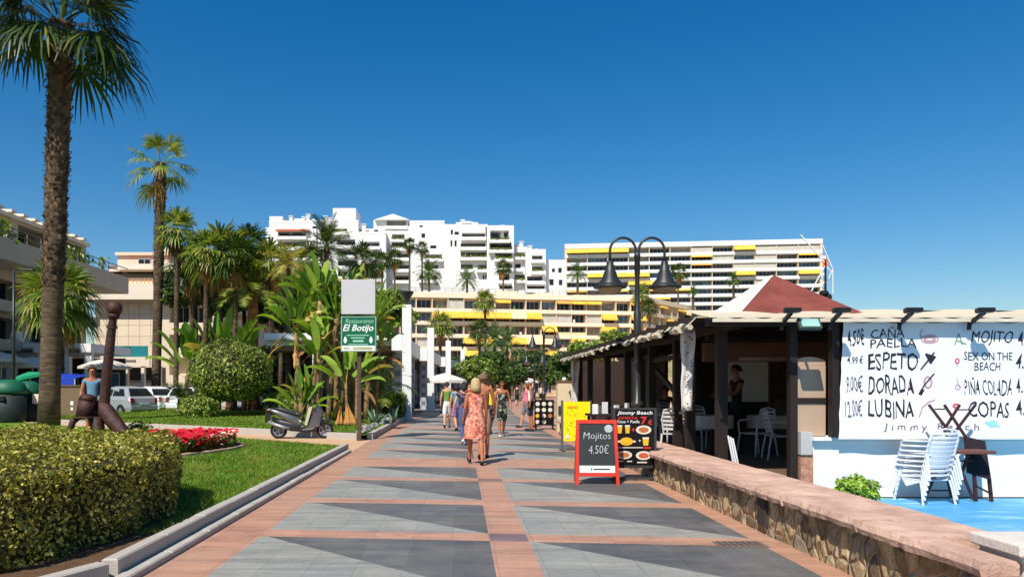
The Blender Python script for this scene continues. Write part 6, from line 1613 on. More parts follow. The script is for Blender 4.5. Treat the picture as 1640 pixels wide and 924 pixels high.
text_fit('+', ex(1011), ex(1016.5), ez(690.5), ez(685), YT, RDT, t, bold=.03); text_fit('+', ex(1022.5), ex(1026), ez(707), ez(703.5), YT, WHT, t, bold=.02)
def dish(cx, cy, rx, ry, inner, plate=PLT):
    mb = MB(); p = [(ex(cx + rx * math.cos(a)), YT, ez(cy + ry * math.sin(a))) for a in [i * math.pi / 10 for i in range(20)]]; mb.poly(p); mb.build('plate_picture', plate, t)
    mb = MB(); p = [(ex(cx + rx * .66 * math.cos(a)), YT - .003, ez(cy + ry * .62 * math.sin(a))) for a in [i * math.pi / 10 for i in range(20)]]; mb.poly(p); mb.build('food_picture', inner, t)
def beer(cx, cy, w_=4, h_=6.5):
    mb = MB(); mb.poly([(ex(cx - w_), YT, ez(cy - h_ + 2)), (ex(cx + w_), YT, ez(cy - h_ + 2)), (ex(cx + w_ * .75), YT, ez(cy + h_)), (ex(cx - w_ * .75), YT, ez(cy + h_))]); mb.build('beer_picture', YLT, t)
    mb = MB(); mb.poly([(ex(cx - w_), YT, ez(cy - h_)), (ex(cx + w_), YT, ez(cy - h_)), (ex(cx + w_), YT, ez(cy - h_ + 2)), (ex(cx - w_), YT, ez(cy - h_ + 2))]); mb.build('foam_picture', WHT, t)
beer(992, 687); beer(1004.5, 687); dish(1030.5, 688, 12.5, 7, ORT); dish(1003, 706.5, 10.5, 6.5, YLT, YLT); beer(1034, 706.5, 5, 6.5)
mb = MB()
for c in (991, 1015.5): mb.box(ex(c) - .02, ex(c) + .02, YT - .002, YT, ez(708), ez(705))
mb.build('pan_handle_picture', PLT, t)
dish(999, 728, 13, 6.5, ORT); dish(1030.5, 729, 12.5, 7, M('print_food_red', S(196, 90, 60), .6, .3, 30))
mb = MB(); mb.box(ex(987), ex(1029), YT - .002, YT, ez(717), ez(715.6)); mb.box(ex(988), ex(998), YT - .002, YT, ez(739), ez(737)); mb.box(ex(1004), ex(1012), YT - .002, YT, ez(739), ez(737.4)); mb.box(ex(1020), ex(1036), YT - .002, YT, ez(741), ez(739)); mb.build('small_lettering', PLT, t)
mb = MB(); mb.box(ex(1030), ex(1042), YT - .002, YT, ez(718), ez(715.6)); mb.build('price_strip', RDT, t)
# yellow sign
Y = 18.2; x0_ = XP(923, Y)
t = thing('yellow_sign', 'bright yellow poster stand with small green and orange drawings', 'sign', (x0_, Y, 0), R(4))
mb = MB(); mb.box(ex(901.5), ex(945), -.02, .02, ez(706), ez(643)); mb.build('panel', M('yellow_panel', S(240, 224, 20), .5, .05, 2), t)
mb = MB(); mb.box(ex(898.5), ex(901.4), -.03, .03, 0, ez(641)); mb.box(ex(945.1), ex(947), -.03, .03, 0, ez(641)); mb.box(ex(901.5), ex(945), -.02, .02, ez(719), ez(717)); mb.build('frame', M('grey_stand', S(96, 92, 90), .6), t)
for a in (898, 944): mb = MB(); mb.box(ex(a), ex(a + 3), -.25, .25, 0, .03); mb.build('foot', BLACK, t)
mb = MB(); mb.box(ex(908), ex(925), -.026, -.021, ez(654), ez(650)); mb.build('lettering', M('orange_ink', S(226, 160, 30), .6), t)
r_ = random.Random(8); mb = MB(); mo = MB()
for i in range(26):
    a = r_.uniform(904, 940); c = r_.uniform(658, 703); (mb if i % 3 else mo).lathe([(.001, 0)], (0, 0, 0), 3) if False else (mb if i % 3 else mo).poly([(ex(a), -.026, ez(c)), (ex(a + r_.uniform(1, 4)), -.026, ez(c + r_.uniform(-1, 2))), (ex(a + r_.uniform(0, 3)), -.026, ez(c - r_.uniform(2, 4)))])
mb.build('green_drawing', M('lime_ink', S(130, 200, 40), .6), t); mo.build('orange_drawing', M('orange_ink', S(216, 120, 40), .6), t)
mb = MB(); mb.poly([(ex(904), -.026, ez(702)), (ex(913), -.026, ez(702)), (ex(908), -.026, ez(694))]); mb.build('white_emblem', WS, t)
# far black board with twelve dishes
Y = 27.4; x0_ = XP(871, Y)
t = thing('picture_menu_board', 'black board with rows of round dish photographs beside the man in white', 'menu board', (x0_, Y, 0), 0)
mb = MB(); mb.box(ex(856), ex(887), -.02, .02, ez(681), ez(640)); mb.build('panel', M('gloss_black_panel', S(18, 16, 18), .35), t)
for i in range(3):
    for j in range(4):
        cx, cy = 861 + i * 10, 646.5 + j * 9.6
        if j == 3 and i == 2: continue
        mb = MB(); mb.poly([(ex(cx + 3.4 * math.cos(a)), -.023, ez(cy + 3.4 * math.sin(a))) for a in [k * math.pi / 6 for k in range(12)]]); mb.build('dish_picture', [PLT, ORT, YLT][(i + j) % 3] if j == 2 else PLT, t)
for a in (857, 884): mb = MB(); mb.box(ex(a), ex(a + 2.5), -.15, .2, 0, .05); mb.box(ex(a), ex(a + 2.5), -.02, .02, .05, ez(681)); mb.build('foot', BLACK, t)
# beige kiosk post and its box
Y = 26.0; x0_ = XP(905, Y)
t = thing('menu_pillar', 'beige boxed pillar behind the yellow poster stand', 'pillar', (x0_, Y, 0), 0)
mb = MB(); mb.box(ex(893), ex(917), 0, .5, 0, ez(612)); mb.build('body', M('beige_pillar', S(214, 194, 158), .8, .06), t); mb = MB(); mb.box(ex(891.5), ex(918.5), -.03, .53, ez(612) + .002, ez(609.5)); mb.build('cap', M('brown_cap', S(120, 80, 60), .7), t)
mb = MB(); mb.box(ex(894), ex(900), -.04, -.003, ez(664), ez(650)); mb.build('switch_box', DARKIN, t)
mb = MB(); mb.lathe([(.06, 0), (.08, .05), (.05, .12)], (0, .2, ez(609.5)), 10); mb.build('globe', WS, t)

# ================================================================ anchor sculpture
RUST = M('rusted_iron', S(40, 20, 15), .6, .4, 5, .9, 26, col2=S(70, 38, 28), spec=.4)
Y = 17.6; x0_ = XP(172, Y)
t = thing('anchor_sculpture', 'huge dark rusted anchor with a ball on its shank standing behind the hedge', 'anchor', (x0_, Y, .13), 0)
def ap_(px, py, dy=0): p = P(px, py, Y); return Vector((p.x - x0_, dy, p.z - .13))
mb = MB(); mb.tube([ap_(166, 658), ap_(171, 600), ap_(177, 545), ap_(181.5, 505)], [.125, .115, .105, .085], 12); mb.tube([ap_(179.2, 526), ap_(179.7, 521)], .12, 12); mb.build('shank', RUST, t)
mb = MB(); mb.ball(tuple(ap_(183.5, 494)), .18, 14); mb.tube([ap_(181.3, 510), ap_(182, 503)], [.12, .15], 10); mb.build('ball', RUST, t, smooth=True)
mb = MB(); mb.tube([ap_(144, 668, -.25), ap_(147, 640, -.2)], [.20, .185], 14); mb.tube([ap_(147, 641, -.2), ap_(148, 634, -.19), ap_(148.4, 631, -.19)], [.20, .17, .08], 14); mb.tube([ap_(144, 666, -.25), ap_(144, 669, -.25)], .25, 14); mb.build('hub', RUST, t, smooth=True)
mb = MB(); mb.tube([ap_(158, 645, 0), ap_(172, 660, -.05), ap_(198, 686, -.2), ap_(230, 716, -.4)], [.17, .2, .17, .09], 8, sy=.8); mb.build('arm', RUST, t, smooth=True)
mb = MB(); mb.tube([ap_(152, 664, .0), ap_(150, 690, .2), ap_(156, 722, .4)], [.16, .17, .15], 12); mb.build('arm', RUST, t, smooth=True)
mb = MB(); mb.tube([ap_(160, 668, -.2), ap_(166, 695, -.25), ap_(160, 722, -.25)], [.12, .11, .11], 12); mb.build('arm', RUST, t, smooth=True)
mb = MB(); mb.tube([ap_(139, 664, -.25), ap_(129, 674, -.35), ap_(125, 690, -.4), ap_(127, 708, -.4), ap_(133, 722, -.4)], [.06, .075, .07, .07, .05], 12); mb.build('shackle', RUST, t, smooth=True)

# ================================================================ scooter
GM = M('scooter_silver', S(104, 104, 108), .3, .06, 2, metal=.4, spec=.6); GD = M('scooter_dark', S(38, 38, 42), .4, .2, 3, spec=.5); RUBR = M('tyre_rubber', S(24, 24, 26), .8, .2, 10); RIM = M('wheel_rim', S(150, 150, 152), .4, .1, 3, metal=.5)
Y = 22.6
t = thing('motor_scooter', 'grey and black motor scooter parked on the ochre side path', 'scooter', (XP(482, Y), Y - .0, .01), R(3))
def wheel(x, parent, r=.25):
    rot = Matrix.Translation((x, 0, r)) @ Matrix.Rotation(R(90), 4, 'X')
    w_ = None
    mb = MB(rot); n = 24; pr_ = [(r - .075, -.05), (r - .02, -.06), (r, -.03), (r, .03), (r - .02, .06), (r - .075, .05), (r - .075, -.05)]; mb.lathe(pr_[:-1] + [pr_[-1]], (0, 0, 0), n)
    w_ = mb.build('wheel', RUBR, parent, smooth=True)
    mb = MB(rot); mb.lathe([(r - .1, -.035), (r - .072, -.04), (r - .072, .04), (r - .1, .035), (r - .1, -.035)], (0, 0, 0), n)
    for k in range(5):
        a = k * 2 * math.pi / 5; mb.bar((.03 * math.cos(a), .03 * math.sin(a), 0), ((r - .095) * math.cos(a), (r - .095) * math.sin(a), 0), .04, .03)
    mb.lathe([(.05, -.05), (.05, .05)], (0, 0, 0), 10); mb.build('rim', RIM, w_)
    return w_
wheel(-.66, t); wheel(.72, t)
def loft(secs, mat, name, parent, n=14, smooth=True):
    """secs: (x, zc, halfheight, halfwidth)"""
    vs = []; fs = []
    for x, zc, hh, hw in secs:
        for k in range(n):
            a = 2 * math.pi * k / n; c, s = math.cos(a), math.sin(a); p = .75
            vs.append((x, hw * abs(c) ** p * (1 if c > 0 else -1), zc + hh * abs(s) ** p * (1 if s > 0 else -1)))
    for i in range(len(secs) - 1):
        for k in range(n): k2 = (k + 1) % n; fs.append((i * n + k, i * n + k2, (i + 1) * n + k2, (i + 1) * n + k))
    fs.append(tuple(range(n))); fs.append(tuple(reversed(range((len(secs) - 1) * n, len(secs) * n))))
    mb = MB(); mb.add(vs, fs); return mb.build(name, mat, parent, smooth=smooth)
loft([(-1.02, .88, .02, .03), (-.9, .86, .05, .12), (-.65, .76, .10, .17), (-.35, .62, .14, .19), (-.1, .52, .16, .18), (.02, .45, .1, .12)], GM, 'tail_fairing', t)
loft([(-.85, .60, .06, .06), (-.6, .45, .14, .12), (-.3, .38, .16, .15), (0, .34, .14, .15), (.1, .3, .08, .12)], GD, 'engine_cover', t)
loft([(-.88, .90, .03, .08), (-.6, .89, .06, .14), (-.35, .80, .06, .15), (-.15, .74, .07, .15), (0, .72, .06, .12)], GD, 'seat', t)
loft([(-.1, .27, .05, .14), (.1, .25, .06, .17), (.35, .27, .08, .17), (.5, .34, .12, .14)], GD, 'footboard', t)
mb = MB(); mb.add([(.22, -.17, .30), (.42, -.21, .85), (.50, -.15, 1.02), (.66, -.1, .82), (.58, -.14, .35), (.22, .17, .30), (.42, .21, .85), (.50, .15, 1.02), (.66, .1, .82), (.58, .14, .35)],
    [(0, 1, 6, 5), (1, 2, 7, 6), (2, 3, 8, 7), (3, 4, 9, 8), (4, 0, 5, 9), (0, 4, 3, 2, 1), (5, 6, 7, 8, 9)]); mb.build('leg_shield', GM, t, bevel=.03)
mb = MB(); mb.add([(.12, -.13, .42), (.26, -.15, .95), (.30, .15, .95), (.16, .13, .42), (.2, -.13, .4), (.36, -.15, .95), (.38, .15, .95), (.22, .13, .4)], [(0, 1, 2, 3), (4, 7, 6, 5), (0, 4, 5, 1), (3, 2, 6, 7), (1, 5, 6, 2)]); mb.build('inner_shield', M('pale_panel', S(190, 186, 160), .5), t)
loft([(.55, .56, .03, .05), (.68, .58, .05, .09), (.85, .55, .05, .09), (.98, .46, .03, .05)], GD, 'front_mudguard', t)
mb = MB(); mb.tube([(.72, .09, .25), (.58, .09, .7), (.48, .0, 1.0)], .03, 6); mb.tube([(.72, -.09, .25), (.58, -.09, .7), (.48, 0, 1.0)], .03, 6); mb.build('fork', GD, t)
mb = MB(); mb.tube([(.36, -.33, 1.03), (.46, -.15, 1.06), (.48, 0, 1.04), (.46, .15, 1.06), (.36, .33, 1.03)], .022, 6); mb.build('handlebar', GD, t)
for s in (-1, 1): mb = MB(); mb.tube([(.42, s * .22, 1.05), (.38, s * .3, 1.22)], .01, 5); mb.ball((.37, s * .33, 1.25), .07, 8, sx=.4, sz=.7); mb.build('mirror', GD, t, smooth=True)
mb = MB(); mb.tube([(-.95, -.14, .50), (-.5, -.15, .34), (-.3, -.14, .32)], [.05, .055, .03], 8); mb.build('exhaust', RIM, t, smooth=True)
mb = MB(); mb.ball((.62, 0, .72), .09, 10, sx=.5); mb.build('headlight', BOWL, t, smooth=True)
mb = MB(); mb.ball((-1.0, 0, .84), .06, 8, sx=.6, sy=1.3, sz=.6); mb.build('rear_light', M('tail_red', S(170, 20, 20), .3), t, smooth=True)
mb = MB(); mb.bar((-.98, 0, .78), (-1.0, 0, .48), .16, .02); mb.build('rear_mudguard', GD, t)

# ================================================================ cars
def car(label, loc, rz, paint, L=3.9, Wd=1.68, Hh=1.5, kind='hatch', group='cars parked behind the lawn'):
    t = thing('parked_car', label, 'car', loc, rz, group)
    h2 = L / 2
    if kind == 'hatch': roof = [(-h2 + .18, .98), (-h2 + .62, Hh - .06), (-.2, Hh), (.55, Hh - .08), (1.12, .98)]
    else: roof = [(-h2 + .75, .98), (-h2 + 1.4, Hh - .08), (-.1, Hh), (.55, Hh - .08), (1.2, .95)]
    low = [(-h2, .62, .0), (-h2 + .05, .95, .0), (-h2 + .2, 1.0, 0), (h2 - 1.1, .98, 0), (h2 - .35, .82, 0), (h2 - .04, .62, 0)]
    hw = Wd / 2
    secs = [(-h2, .35, .70), (-h2 + .04, .28, .90), (-h2 + .15, .24, .99), (-h2 + .7, .2, 1.0), (0, .2, .99), (h2 - 1.15, .2, .98), (h2 - .5, .22, .87), (h2 - .15, .26, .74), (h2, .34, .6)]
    vs = []; fs = []
    for x, zb, zt in secs:
        e = 1 - .12 * (abs(x) / h2) ** 6; w_ = hw * e
        vs += [(x, -w_ * .93, zb), (x, -w_, zb + .2), (x, -w_, zt - .16), (x, -w_ * .9, zt), (x, w_ * .9, zt), (x, w_, zt - .16), (x, w_, zb + .2), (x, w_ * .93, zb)]
    for i in range(len(secs) - 1):
        for k in range(8): k2 = (k + 1) % 8; fs.append((i * 8 + k, (i + 1) * 8 + k, (i + 1) * 8 + k2, i * 8 + k2))
    fs.append(tuple(range(8))); fs.append(tuple(reversed(range(len(vs) - 8, len(vs)))))
    mb = MB(); mb.add(vs, fs); mb.build('body', paint, t, smooth=False, bevel=.07)
    # cabin
    vs = []; fs = []
    for x, z in roof:
        w_ = hw * (.88 if z < 1.1 else .72); vs += [(x, -w_, z if z > 1.1 else z), (x, w_, z)]
    base = [(x, .96) for x, z in roof]
    r0 = roof; xr = [p[0] for p in r0]; zr_ = [p[1] for p in r0]
    wtop = hw * .66; wbot = hw * .9
    A_ = [(xr[0], -wbot, .96), (xr[4], -wbot, .96), (xr[4], wbot, .96), (xr[0], wbot, .96)]
    B_ = [(xr[1], -wtop, zr_[1]), (xr[2], -wtop, zr_[2]), (xr[3], -wtop, zr_[3]), (xr[3], wtop, zr_[3]), (xr[2], wtop, zr_[2]), (xr[1], wtop, zr_[1])]
    mb = MB(); mb.add(A_ + B_, [(0, 1, 6, 5, 4), (1, 2, 7, 6), (2, 3, 9, 8, 7), (3, 0, 4, 9), (4, 5, 8, 9), (5, 6, 7, 8)]); mb.build('cabin', paint, t, bevel=.10)
    def lerp(a, b, f): return tuple(a[i] + (b[i] - a[i]) * f for i in range(3))
    def off(p, n, d=.012): return tuple(p[i] + n[i] * d for i in range(3))
    # rear and front glass
    for (p, q_, r_, s_, n, nm) in ((A_[3], A_[0], B_[0], B_[5], (-1, 0, .4), 'rear_window'), (A_[1], A_[2], B_[3], B_[2], (1, 0, .5), 'windscreen')):
        a = lerp(p, q_, .07); b = lerp(p, q_, .93); c = lerp(r_, s_, .08); d = lerp(r_, s_, .92); mb = MB(); mb.poly([off(lerp(a, d, .1), n), off(lerp(b, c, .1), n), off(lerp(b, c, .88), n), off(lerp(a, d, .88), n)]); mb.build(nm, DGLASS, t)
    for sy in (-1, 1):
        yb = wbot * sy; yt = wtop * sy; n = (0, sy, .35)
        def sp(x, f): return (x, yb + (yt - yb) * f, .96 + (Hh - .06 - .96) * f)
        x0 = xr[0] + .32; x1 = xr[4] - .12; m0 = (xr[1] + .18); m1 = xr[3] - .02; mid = (m0 + m1) / 2
        mb = MB(); mb.poly([off(sp(x0, .1), n), off(sp(mid - .05, .1), n), off(sp(mid - .05, .85), n), off(sp(m0, .85), n)]); mb.build('side_window', DGLASS, t)
        mb = MB(); mb.poly([off(sp(mid + .05, .1), n), off(sp(x1 - .1, .1), n), off(sp(m1, .85), n), off(sp(mid + .05, .85), n)]); mb.build('side_window', DGLASS, t)
        mb = MB(); mb.box(-h2 - .012, -h2 + .12, sy * hw * .78 - .07, sy * hw * .78 + .07, .66, .92); mb.build('tail_light', M('tail_red', S(170, 20, 20), .3), t)
        mb = MB(); mb.box(h2 - .12, h2 + .01, sy * hw * .6 - .16, sy * hw * .6 + .16, .52, .66); mb.build('headlight', BOWL, t)
        for x in (-h2 + .72, h2 - .75):
            rot = Matrix.Translation((x, sy * (hw - .09), .3)) @ Matrix.Rotation(R(90), 4, 'X')
            mb = MB(rot); mb.lathe([(.2, -.1), (.3, -.11), (.31, 0), (.3, .11), (.2, .1)], (0, 0, 0), 18); w_ = mb.build('wheel', RUBR, t, smooth=True)
            mb = MB(rot); mb.lathe([(.001, -.105), (.08, -.11), (.2, -.09), (.2, .09), (.08, .11), (.001, .105)], (0, 0, 0), 14); mb.build('rim', RIM, w_)
    mb = MB(); mb.box(-h2 - .05, -h2 + .1, -hw * .88, hw * .88, .34, .54); mb.box(h2 - .1, h2 + .05, -hw * .85, hw * .85, .3, .5); mb.build('bumper', paint, t, bevel=.02)
    mb = MB(); mb.box(-h2 - .06, -h2 - .04, -.26, .26, .6 , .7); mb.build('number_plate', WS, t)
    return t
SILV = M('silver_car_paint', S(170, 174, 178), .25, .04, 1, metal=.3, spec=.6); CWHITE = M('white_car_paint', S(226, 228, 230), .25, .03, 1, spec=.6); CDARK = M('dark_blue_car_paint', S(40, 54, 84), .25, .05, 1, spec=.6)
Yc = 39.5
car('silver-white hatchback seen from behind just right of the anchor shank', (XP(196, 38.6), 38.6, .1), R(146), SILV, 3.8)
car('white saloon with red tail lights second behind the lawn', (XP(238, 42), 42.5, .1), R(140), CWHITE, 4.3, kind='saloon')
car('dark blue car half hidden behind the white saloon', (XP(268, 47), 47, .1), R(120), CDARK, 4.1)
car('white car with a rounded bonnet left of the low bush', (XP(300, 42), 42, .1), R(100), CWHITE, 4.0)
car('pale car glimpsed under the trees behind the round shrub', (XP(418, 46), 46, .1), R(80), SILV, 4.0)

# ================================================================ bins, kiosk things at the left
GB = M('bin_green_plastic', S(26, 92, 66), .5, .12, 3); GBD = M('bin_dark_body', S(34, 44, 40), .6, .2, 3)
def binn(label, px, Y, r, h):
    t = thing('recycling_bin', label, 'bin', (XP(px, Y), Y, .1), 0, 'green recycling bins')
    mb = MB(); mb.lathe([(r * .9, 0), (r, .1), (r, h * .68)], (0, 0, 0), 4 * 5, sy=.85); mb.build('body', GBD, t, smooth=True)
    mb = MB(); mb.lathe([(r * 1.04, h * .68 + .002), (r * 1.05, h * .76), (r * .9, h * .92), (r * .5, h), (.001, h * 1.01)], (0, 0, 0), 20, sy=.85); mb.build('lid', GB, t, smooth=True)
    mb = MB(); mb.box(-.25, .25, -r * .86 - .04, -r * .7, h * .52, h * .62); mb.build('opening_flap', BLACK, t)
binn('left green-lidded recycling bin at the left frame edge', 12, 30.5, .72, 1.75); binn('right green-lidded recycling bin near the tall palm trunk', 44, 31.5, .55, 1.7)
umbrella('parasol', 'green parasol between the bins and the tall palm', (XP(62, 42), 42, .1), 1.1, ZP(596, 42), M('green_canvas', S(30, 140, 96), .8, .1), tilt=R(-14))
def stall(label, px0, px1, Y, top):
    t = thing('market_stall', label, 'stall', (XP((px0 + px1) / 2, Y), Y, .1), 0); w_ = (XP(px1, Y) - XP(px0, Y)) / 2; z = ZP(top, Y) - .1
    BLT = M('blue_tarpaulin', S(30, 60, 170), .6, .2, 2)
    mb = MB(); mb.add([(-w_, -.8, z - .35), (w_, -.8, z - .35), (w_, .8, z - .1), (-w_, .8, z - .1), (-w_ * .3, 0, z)], [(0, 1, 4), (1, 2, 4), (2, 3, 4), (3, 0, 4)]); mb.quad((-w_, -.8, z - .35), (w_, -.8, z - .35), (w_, -.82, z - .95), (-w_, -.82, z - .95)); mb.build('tarpaulin', BLT, t)
    for sx in (-1, 1): mb = MB(); mb.box(sx * w_ - .04, sx * w_ + .04, -.78, -.7, 0, z - .36); mb.build('pole', WHITE2, t)
    mb = MB(); mb.box(-w_ + .1, w_ - .1, -.6, .5, 0, .8); mb.build('counter', CREAM2, t)
stall('blue tarpaulin stall behind the tallest palm trunk', 56, 130, 43, 597)
t = thing('utility_cabinet', 'brown utility cabinet with small stickers between palm trunk and man', 'cabinet', (XP(117, 34), 34, .12), 0)
mb = MB(); mb.box(-.62, .5, 0, .6, 0, ZP(619, 34) - .12); mb.build('body', M('brown_cabinet', S(122, 100, 76), .8, .1, 2), t, bevel=.01)
mb = MB(); mb.box(-.66, .54, -.04, .64, ZP(619, 34) - .118, ZP(617.5, 34) - .08); mb.build('lid', M('brown_cap2', S(96, 80, 62), .7), t)
mb = MB(); mb.box(-.12, .02, -.012, -.002, .62, .8); mb.build('sticker', WS, t); mb = MB(); mb.box(-.1, .0, -.012, -.002, .38, .52); mb.build('sticker', WS, t)
t = thing('notice_box', 'small cream box on a post left of the tallest palm trunk', 'box', (XP(58, 31), 31, .12), 0)
mb = MB(); mb.box(-.16, .16, 0, .2, .75, 1.15); mb.build('box', CREAM2, t); mb = MB(); mb.box(-.03, .03, .05, .12, 0, .748); mb.build('post', LAMPM, t)
# small planter by the hedge
t = thing('green_planter', 'small green round planter near the square-cut hedge', 'planter', (XP(629, 33), 33, .15), 0)
mb = MB(); mb.lathe([(.14, 0), (.2, .45), (.22, .46), (.22, .5), (.17, .5), (.16, .44), (.001, .43)], (0, 0, 0), 14); mb.build('pot', M('sage_pot', S(96, 130, 104), .7), t)
# rubble stones along the farther kerb, its partial shade put into their colour
r_ = random.Random(12)
for i in range(9):
    Yk = 22.5 + i * 1.25; t = thing('kerb_rock', f'shade-toned rock number {i + 1} counted from the sign post along the kerb', 'rock', (-2.98 + r_.uniform(-.04, .04), Yk, .17), r_.uniform(0, 3), 'shade-toned rocks along the kerb')
    t['label'] = 'rough dark and white rock lying along the farther lawn kerb'
    mb = MB(); mb.ball((0, 0, .06), .2 * r_.uniform(.7, 1.2), 7, sx=1.2, sy=.8, sz=.6)
    mb.v = [(x + r_.uniform(-.03, .03), y_ + r_.uniform(-.03, .03), z + r_.uniform(-.02, .02)) for x, y_, z in mb.v]; mb.build('rock', M('part_shaded_rock', S(70, 68, 70), .85, .6, 8, .6, 30, col2=S(150, 146, 140)), t)
# ================================================================ people
SKIN = M('skin', S(206, 146, 112), .55, .06, 6); SKIN_T = M('tanned_skin', S(176, 108, 74), .55, .08, 6); SKIN_D = M('brown_skin', S(140, 92, 66), .55, .08, 6)
def skinmesh(verts, edges, radii, root=0, sub=2):
    me = bpy.data.meshes.new('tmp'); me.from_pydata(verts, edges, []); o = bpy.data.objects.new('tmp', me); COL.objects.link(o)
    md = o.modifiers.new('Skin', 'SKIN'); md.use_smooth_shade = True; md.branch_smoothing = .5
    if not me.skin_vertices: return None
    for i, r in enumerate(radii):
        me.skin_vertices[0].data[i].radius = (r, r) if not hasattr(r, '__len__') else r
        me.skin_vertices[0].data[i].use_root = (i == root)
    s_ = o.modifiers.new('Sub', 'SUBSURF'); s_.levels = sub; s_.render_levels = sub
    dg = bpy.context.evaluated_depsgraph_get(); out = bpy.data.meshes.new_from_object(o.evaluated_get(dg))
    v = [tuple(x.co) for x in out.vertices]; f = [tuple(p.vertices) for p in out.polygons]
    bpy.data.objects.remove(o); bpy.data.meshes.remove(me); bpy.data.meshes.remove(out)
    return v, f
def person(label, loc, rz, ht=1.68, skin=None, hair=S(60, 42, 30), hairlen=.12, top=None, bottom=None, dress=None, shoes=S(30, 28, 28), legs=(18, -14), knees=(5, 25), arms=((8, 12), (-10, 12)), elbows=(20, 20), build=1.0, bare=False, glasses=False, hat=None, bag=None, sit=False, pat=None, sleeves=True, long=False, headturn=0, group=None):
    """faces +Y before rotation; legs = forward swing of left/right thigh in degrees"""
    t = thing('person', label, 'person', loc, rz, group); s = ht / 1.72; skin = skin or SKIN
    hipz = .90 * s if not sit else .50
    V = []; E = []; Rr = []
    def add(p, r, par=None):
        V.append(tuple(p)); Rr.append(r); 
        if par is not None: E.append((par, len(V) - 1))
        return len(V) - 1
    b = build
    pel = add((0, 0, hipz), (.125 * b * s, .10 * b * s))
    wai = add((0, .005, hipz + .17 * s), (.105 * b * s, .085 * b * s), pel); che = add((0, .0, hipz + .36 * s), (.135 * b * s, .10 * b * s), wai); shl = add((0, -.01, hipz + .50 * s), (.10 * s, .075 * s), che)
    nek = add((0, .0, hipz + .585 * s), .052 * s, shl); h0 = add((0, .02, hipz + .64 * s), .062 * s, nek); h1 = add((0, .025, hipz + .71 * s), (.078 * s, .09 * s), h0); h2 = add((0, .01, hipz + .775 * s), (.066 * s, .075 * s), h1)
    joints = {}
    for k, sx in enumerate((1, -1)):
        a = R(legs[k]); kn = R(knees[k]); hp = add((sx * .085 * s, 0, hipz - .06 * s), .092 * b * s, pel)
        L1_, L2_ = .42 * s, .41 * s
        if sit: a = R(85); kn = R(88)
        kx = np.array([sx * .09 * s, math.sin(a) * L1_, hipz - .06 * s - math.cos(a) * L1_]); an = kx + np.array([0, math.sin(a - kn) * L2_, -math.cos(a - kn) * L2_])
        mid = add(((sx * .088 * s), kx[1] * .5, (hipz - .06 * s + kx[2]) / 2), .078 * b * s, hp); kk = add(kx, .054 * s, mid); cf = add(kx * .65 + an * .35 + np.array([0, -.015, 0]), .052 * s, kk); aa = add(an, .034 * s, cf)
        fd = np.array([sx * .02, math.cos((a - kn) * .6), math.sin((a - kn) * .6)]); he = add(an + np.array([0, -.01, -.045 * s]), .036 * s, aa); ft = add(an + fd * .13 * s + np.array([0, 0, -.055 * s]), (.036 * s, .022 * s), he)
        joints['leg', k] = (hp, mid, kk, cf, aa, he, ft)
        sw = R(arms[k][0]); ab = R(arms[k][1]); el = R(elbows[k])
        so_ = add((sx * .165 * s * b ** .3, -.01, hipz + .50 * s), .056 * s, shl)
        U = .28 * s; Fl = .25 * s; d1 = np.array([sx * math.sin(ab), math.sin(sw) * math.cos(ab), -math.cos(sw) * math.cos(ab)]); ep = np.array(V[so_]) + d1 * U
        d2 = np.array([sx * math.sin(ab) * .5, math.sin(sw + el) * .97, -math.cos(sw + el) * .97]); d2 /= np.linalg.norm(d2); wp = ep + d2 * Fl
        um = add(np.array(V[so_]) + d1 * U * .45, .046 * s, so_); ee = add(ep, .037 * s, um); fm = add(ep + d2 * Fl * .35, .036 * s, ee); ww = add(wp, .024 * s, fm); pm_ = add(wp + d2 * .06 * s, (.036 * s, .02 * s), ww)
        joints['arm', k] = (so_, um, ee, fm, ww, pm_, d2)
    r = skinmesh(V, E, Rr, pel); v, f = r
    mb = MB(); mb.add(v, f)
    # fingers, nose, ears
    for k, sx in enumerate((1, -1)):
        j = joints['arm', k]; d2 = Vector(j[6]); base = Vector(V[j[5]]); sd_ = Vector((0, 1, 0)) if abs(d2.y) < .8 else Vector((0, 0, 1)); sd_ = (sd_ - d2 * sd_.dot(d2)).normalized(); cu_ = Vector((-sx, 0, 0))
        for q, (o_f, L) in enumerate(((-.027, .062), (-.009, .075), (.009, .07), (.026, .055))):
            p0 = base + sd_ * o_f * s + d2 * .015 * s; p1 = p0 + d2 * L * .5 * s + cu_ * .006; p2 = p0 + d2 * L * .95 * s + cu_ * .025
            mb.tube([p0, p1, p2], [.0095 * s, .0088 * s, .006 * s], 5)
        p0 = base - d2 * .03 * s + sd_ * .03 * s; mb.tube([p0, p0 + sd_ * .03 * s + d2 * .02 * s, p0 + sd_ * .036 * s + d2 * .055 * s], [.012 * s, .0105 * s, .007 * s], 5)
    hc = Vector((0, .018, hipz + .70 * s)); hr = .092 * s
    mb.tube([hc + Vector((0, hr * .9, .025 * s)), hc + Vector((0, hr * 1.18, -.018 * s)), hc + Vector((0, hr * .95, -.03 * s))], [.008 * s, .016 * s, .008 * s], 6)
    for sx in (-1, 1): mb.ball(tuple(hc + Vector((sx * hr * .86, -.01, 0))), .024 * s, 6, sx=.4, sy=.7, sz=1.2)
    mb.build('body', skin, t, smooth=True)
    EY = M('eye_dark', S(40, 30, 26), .3); 
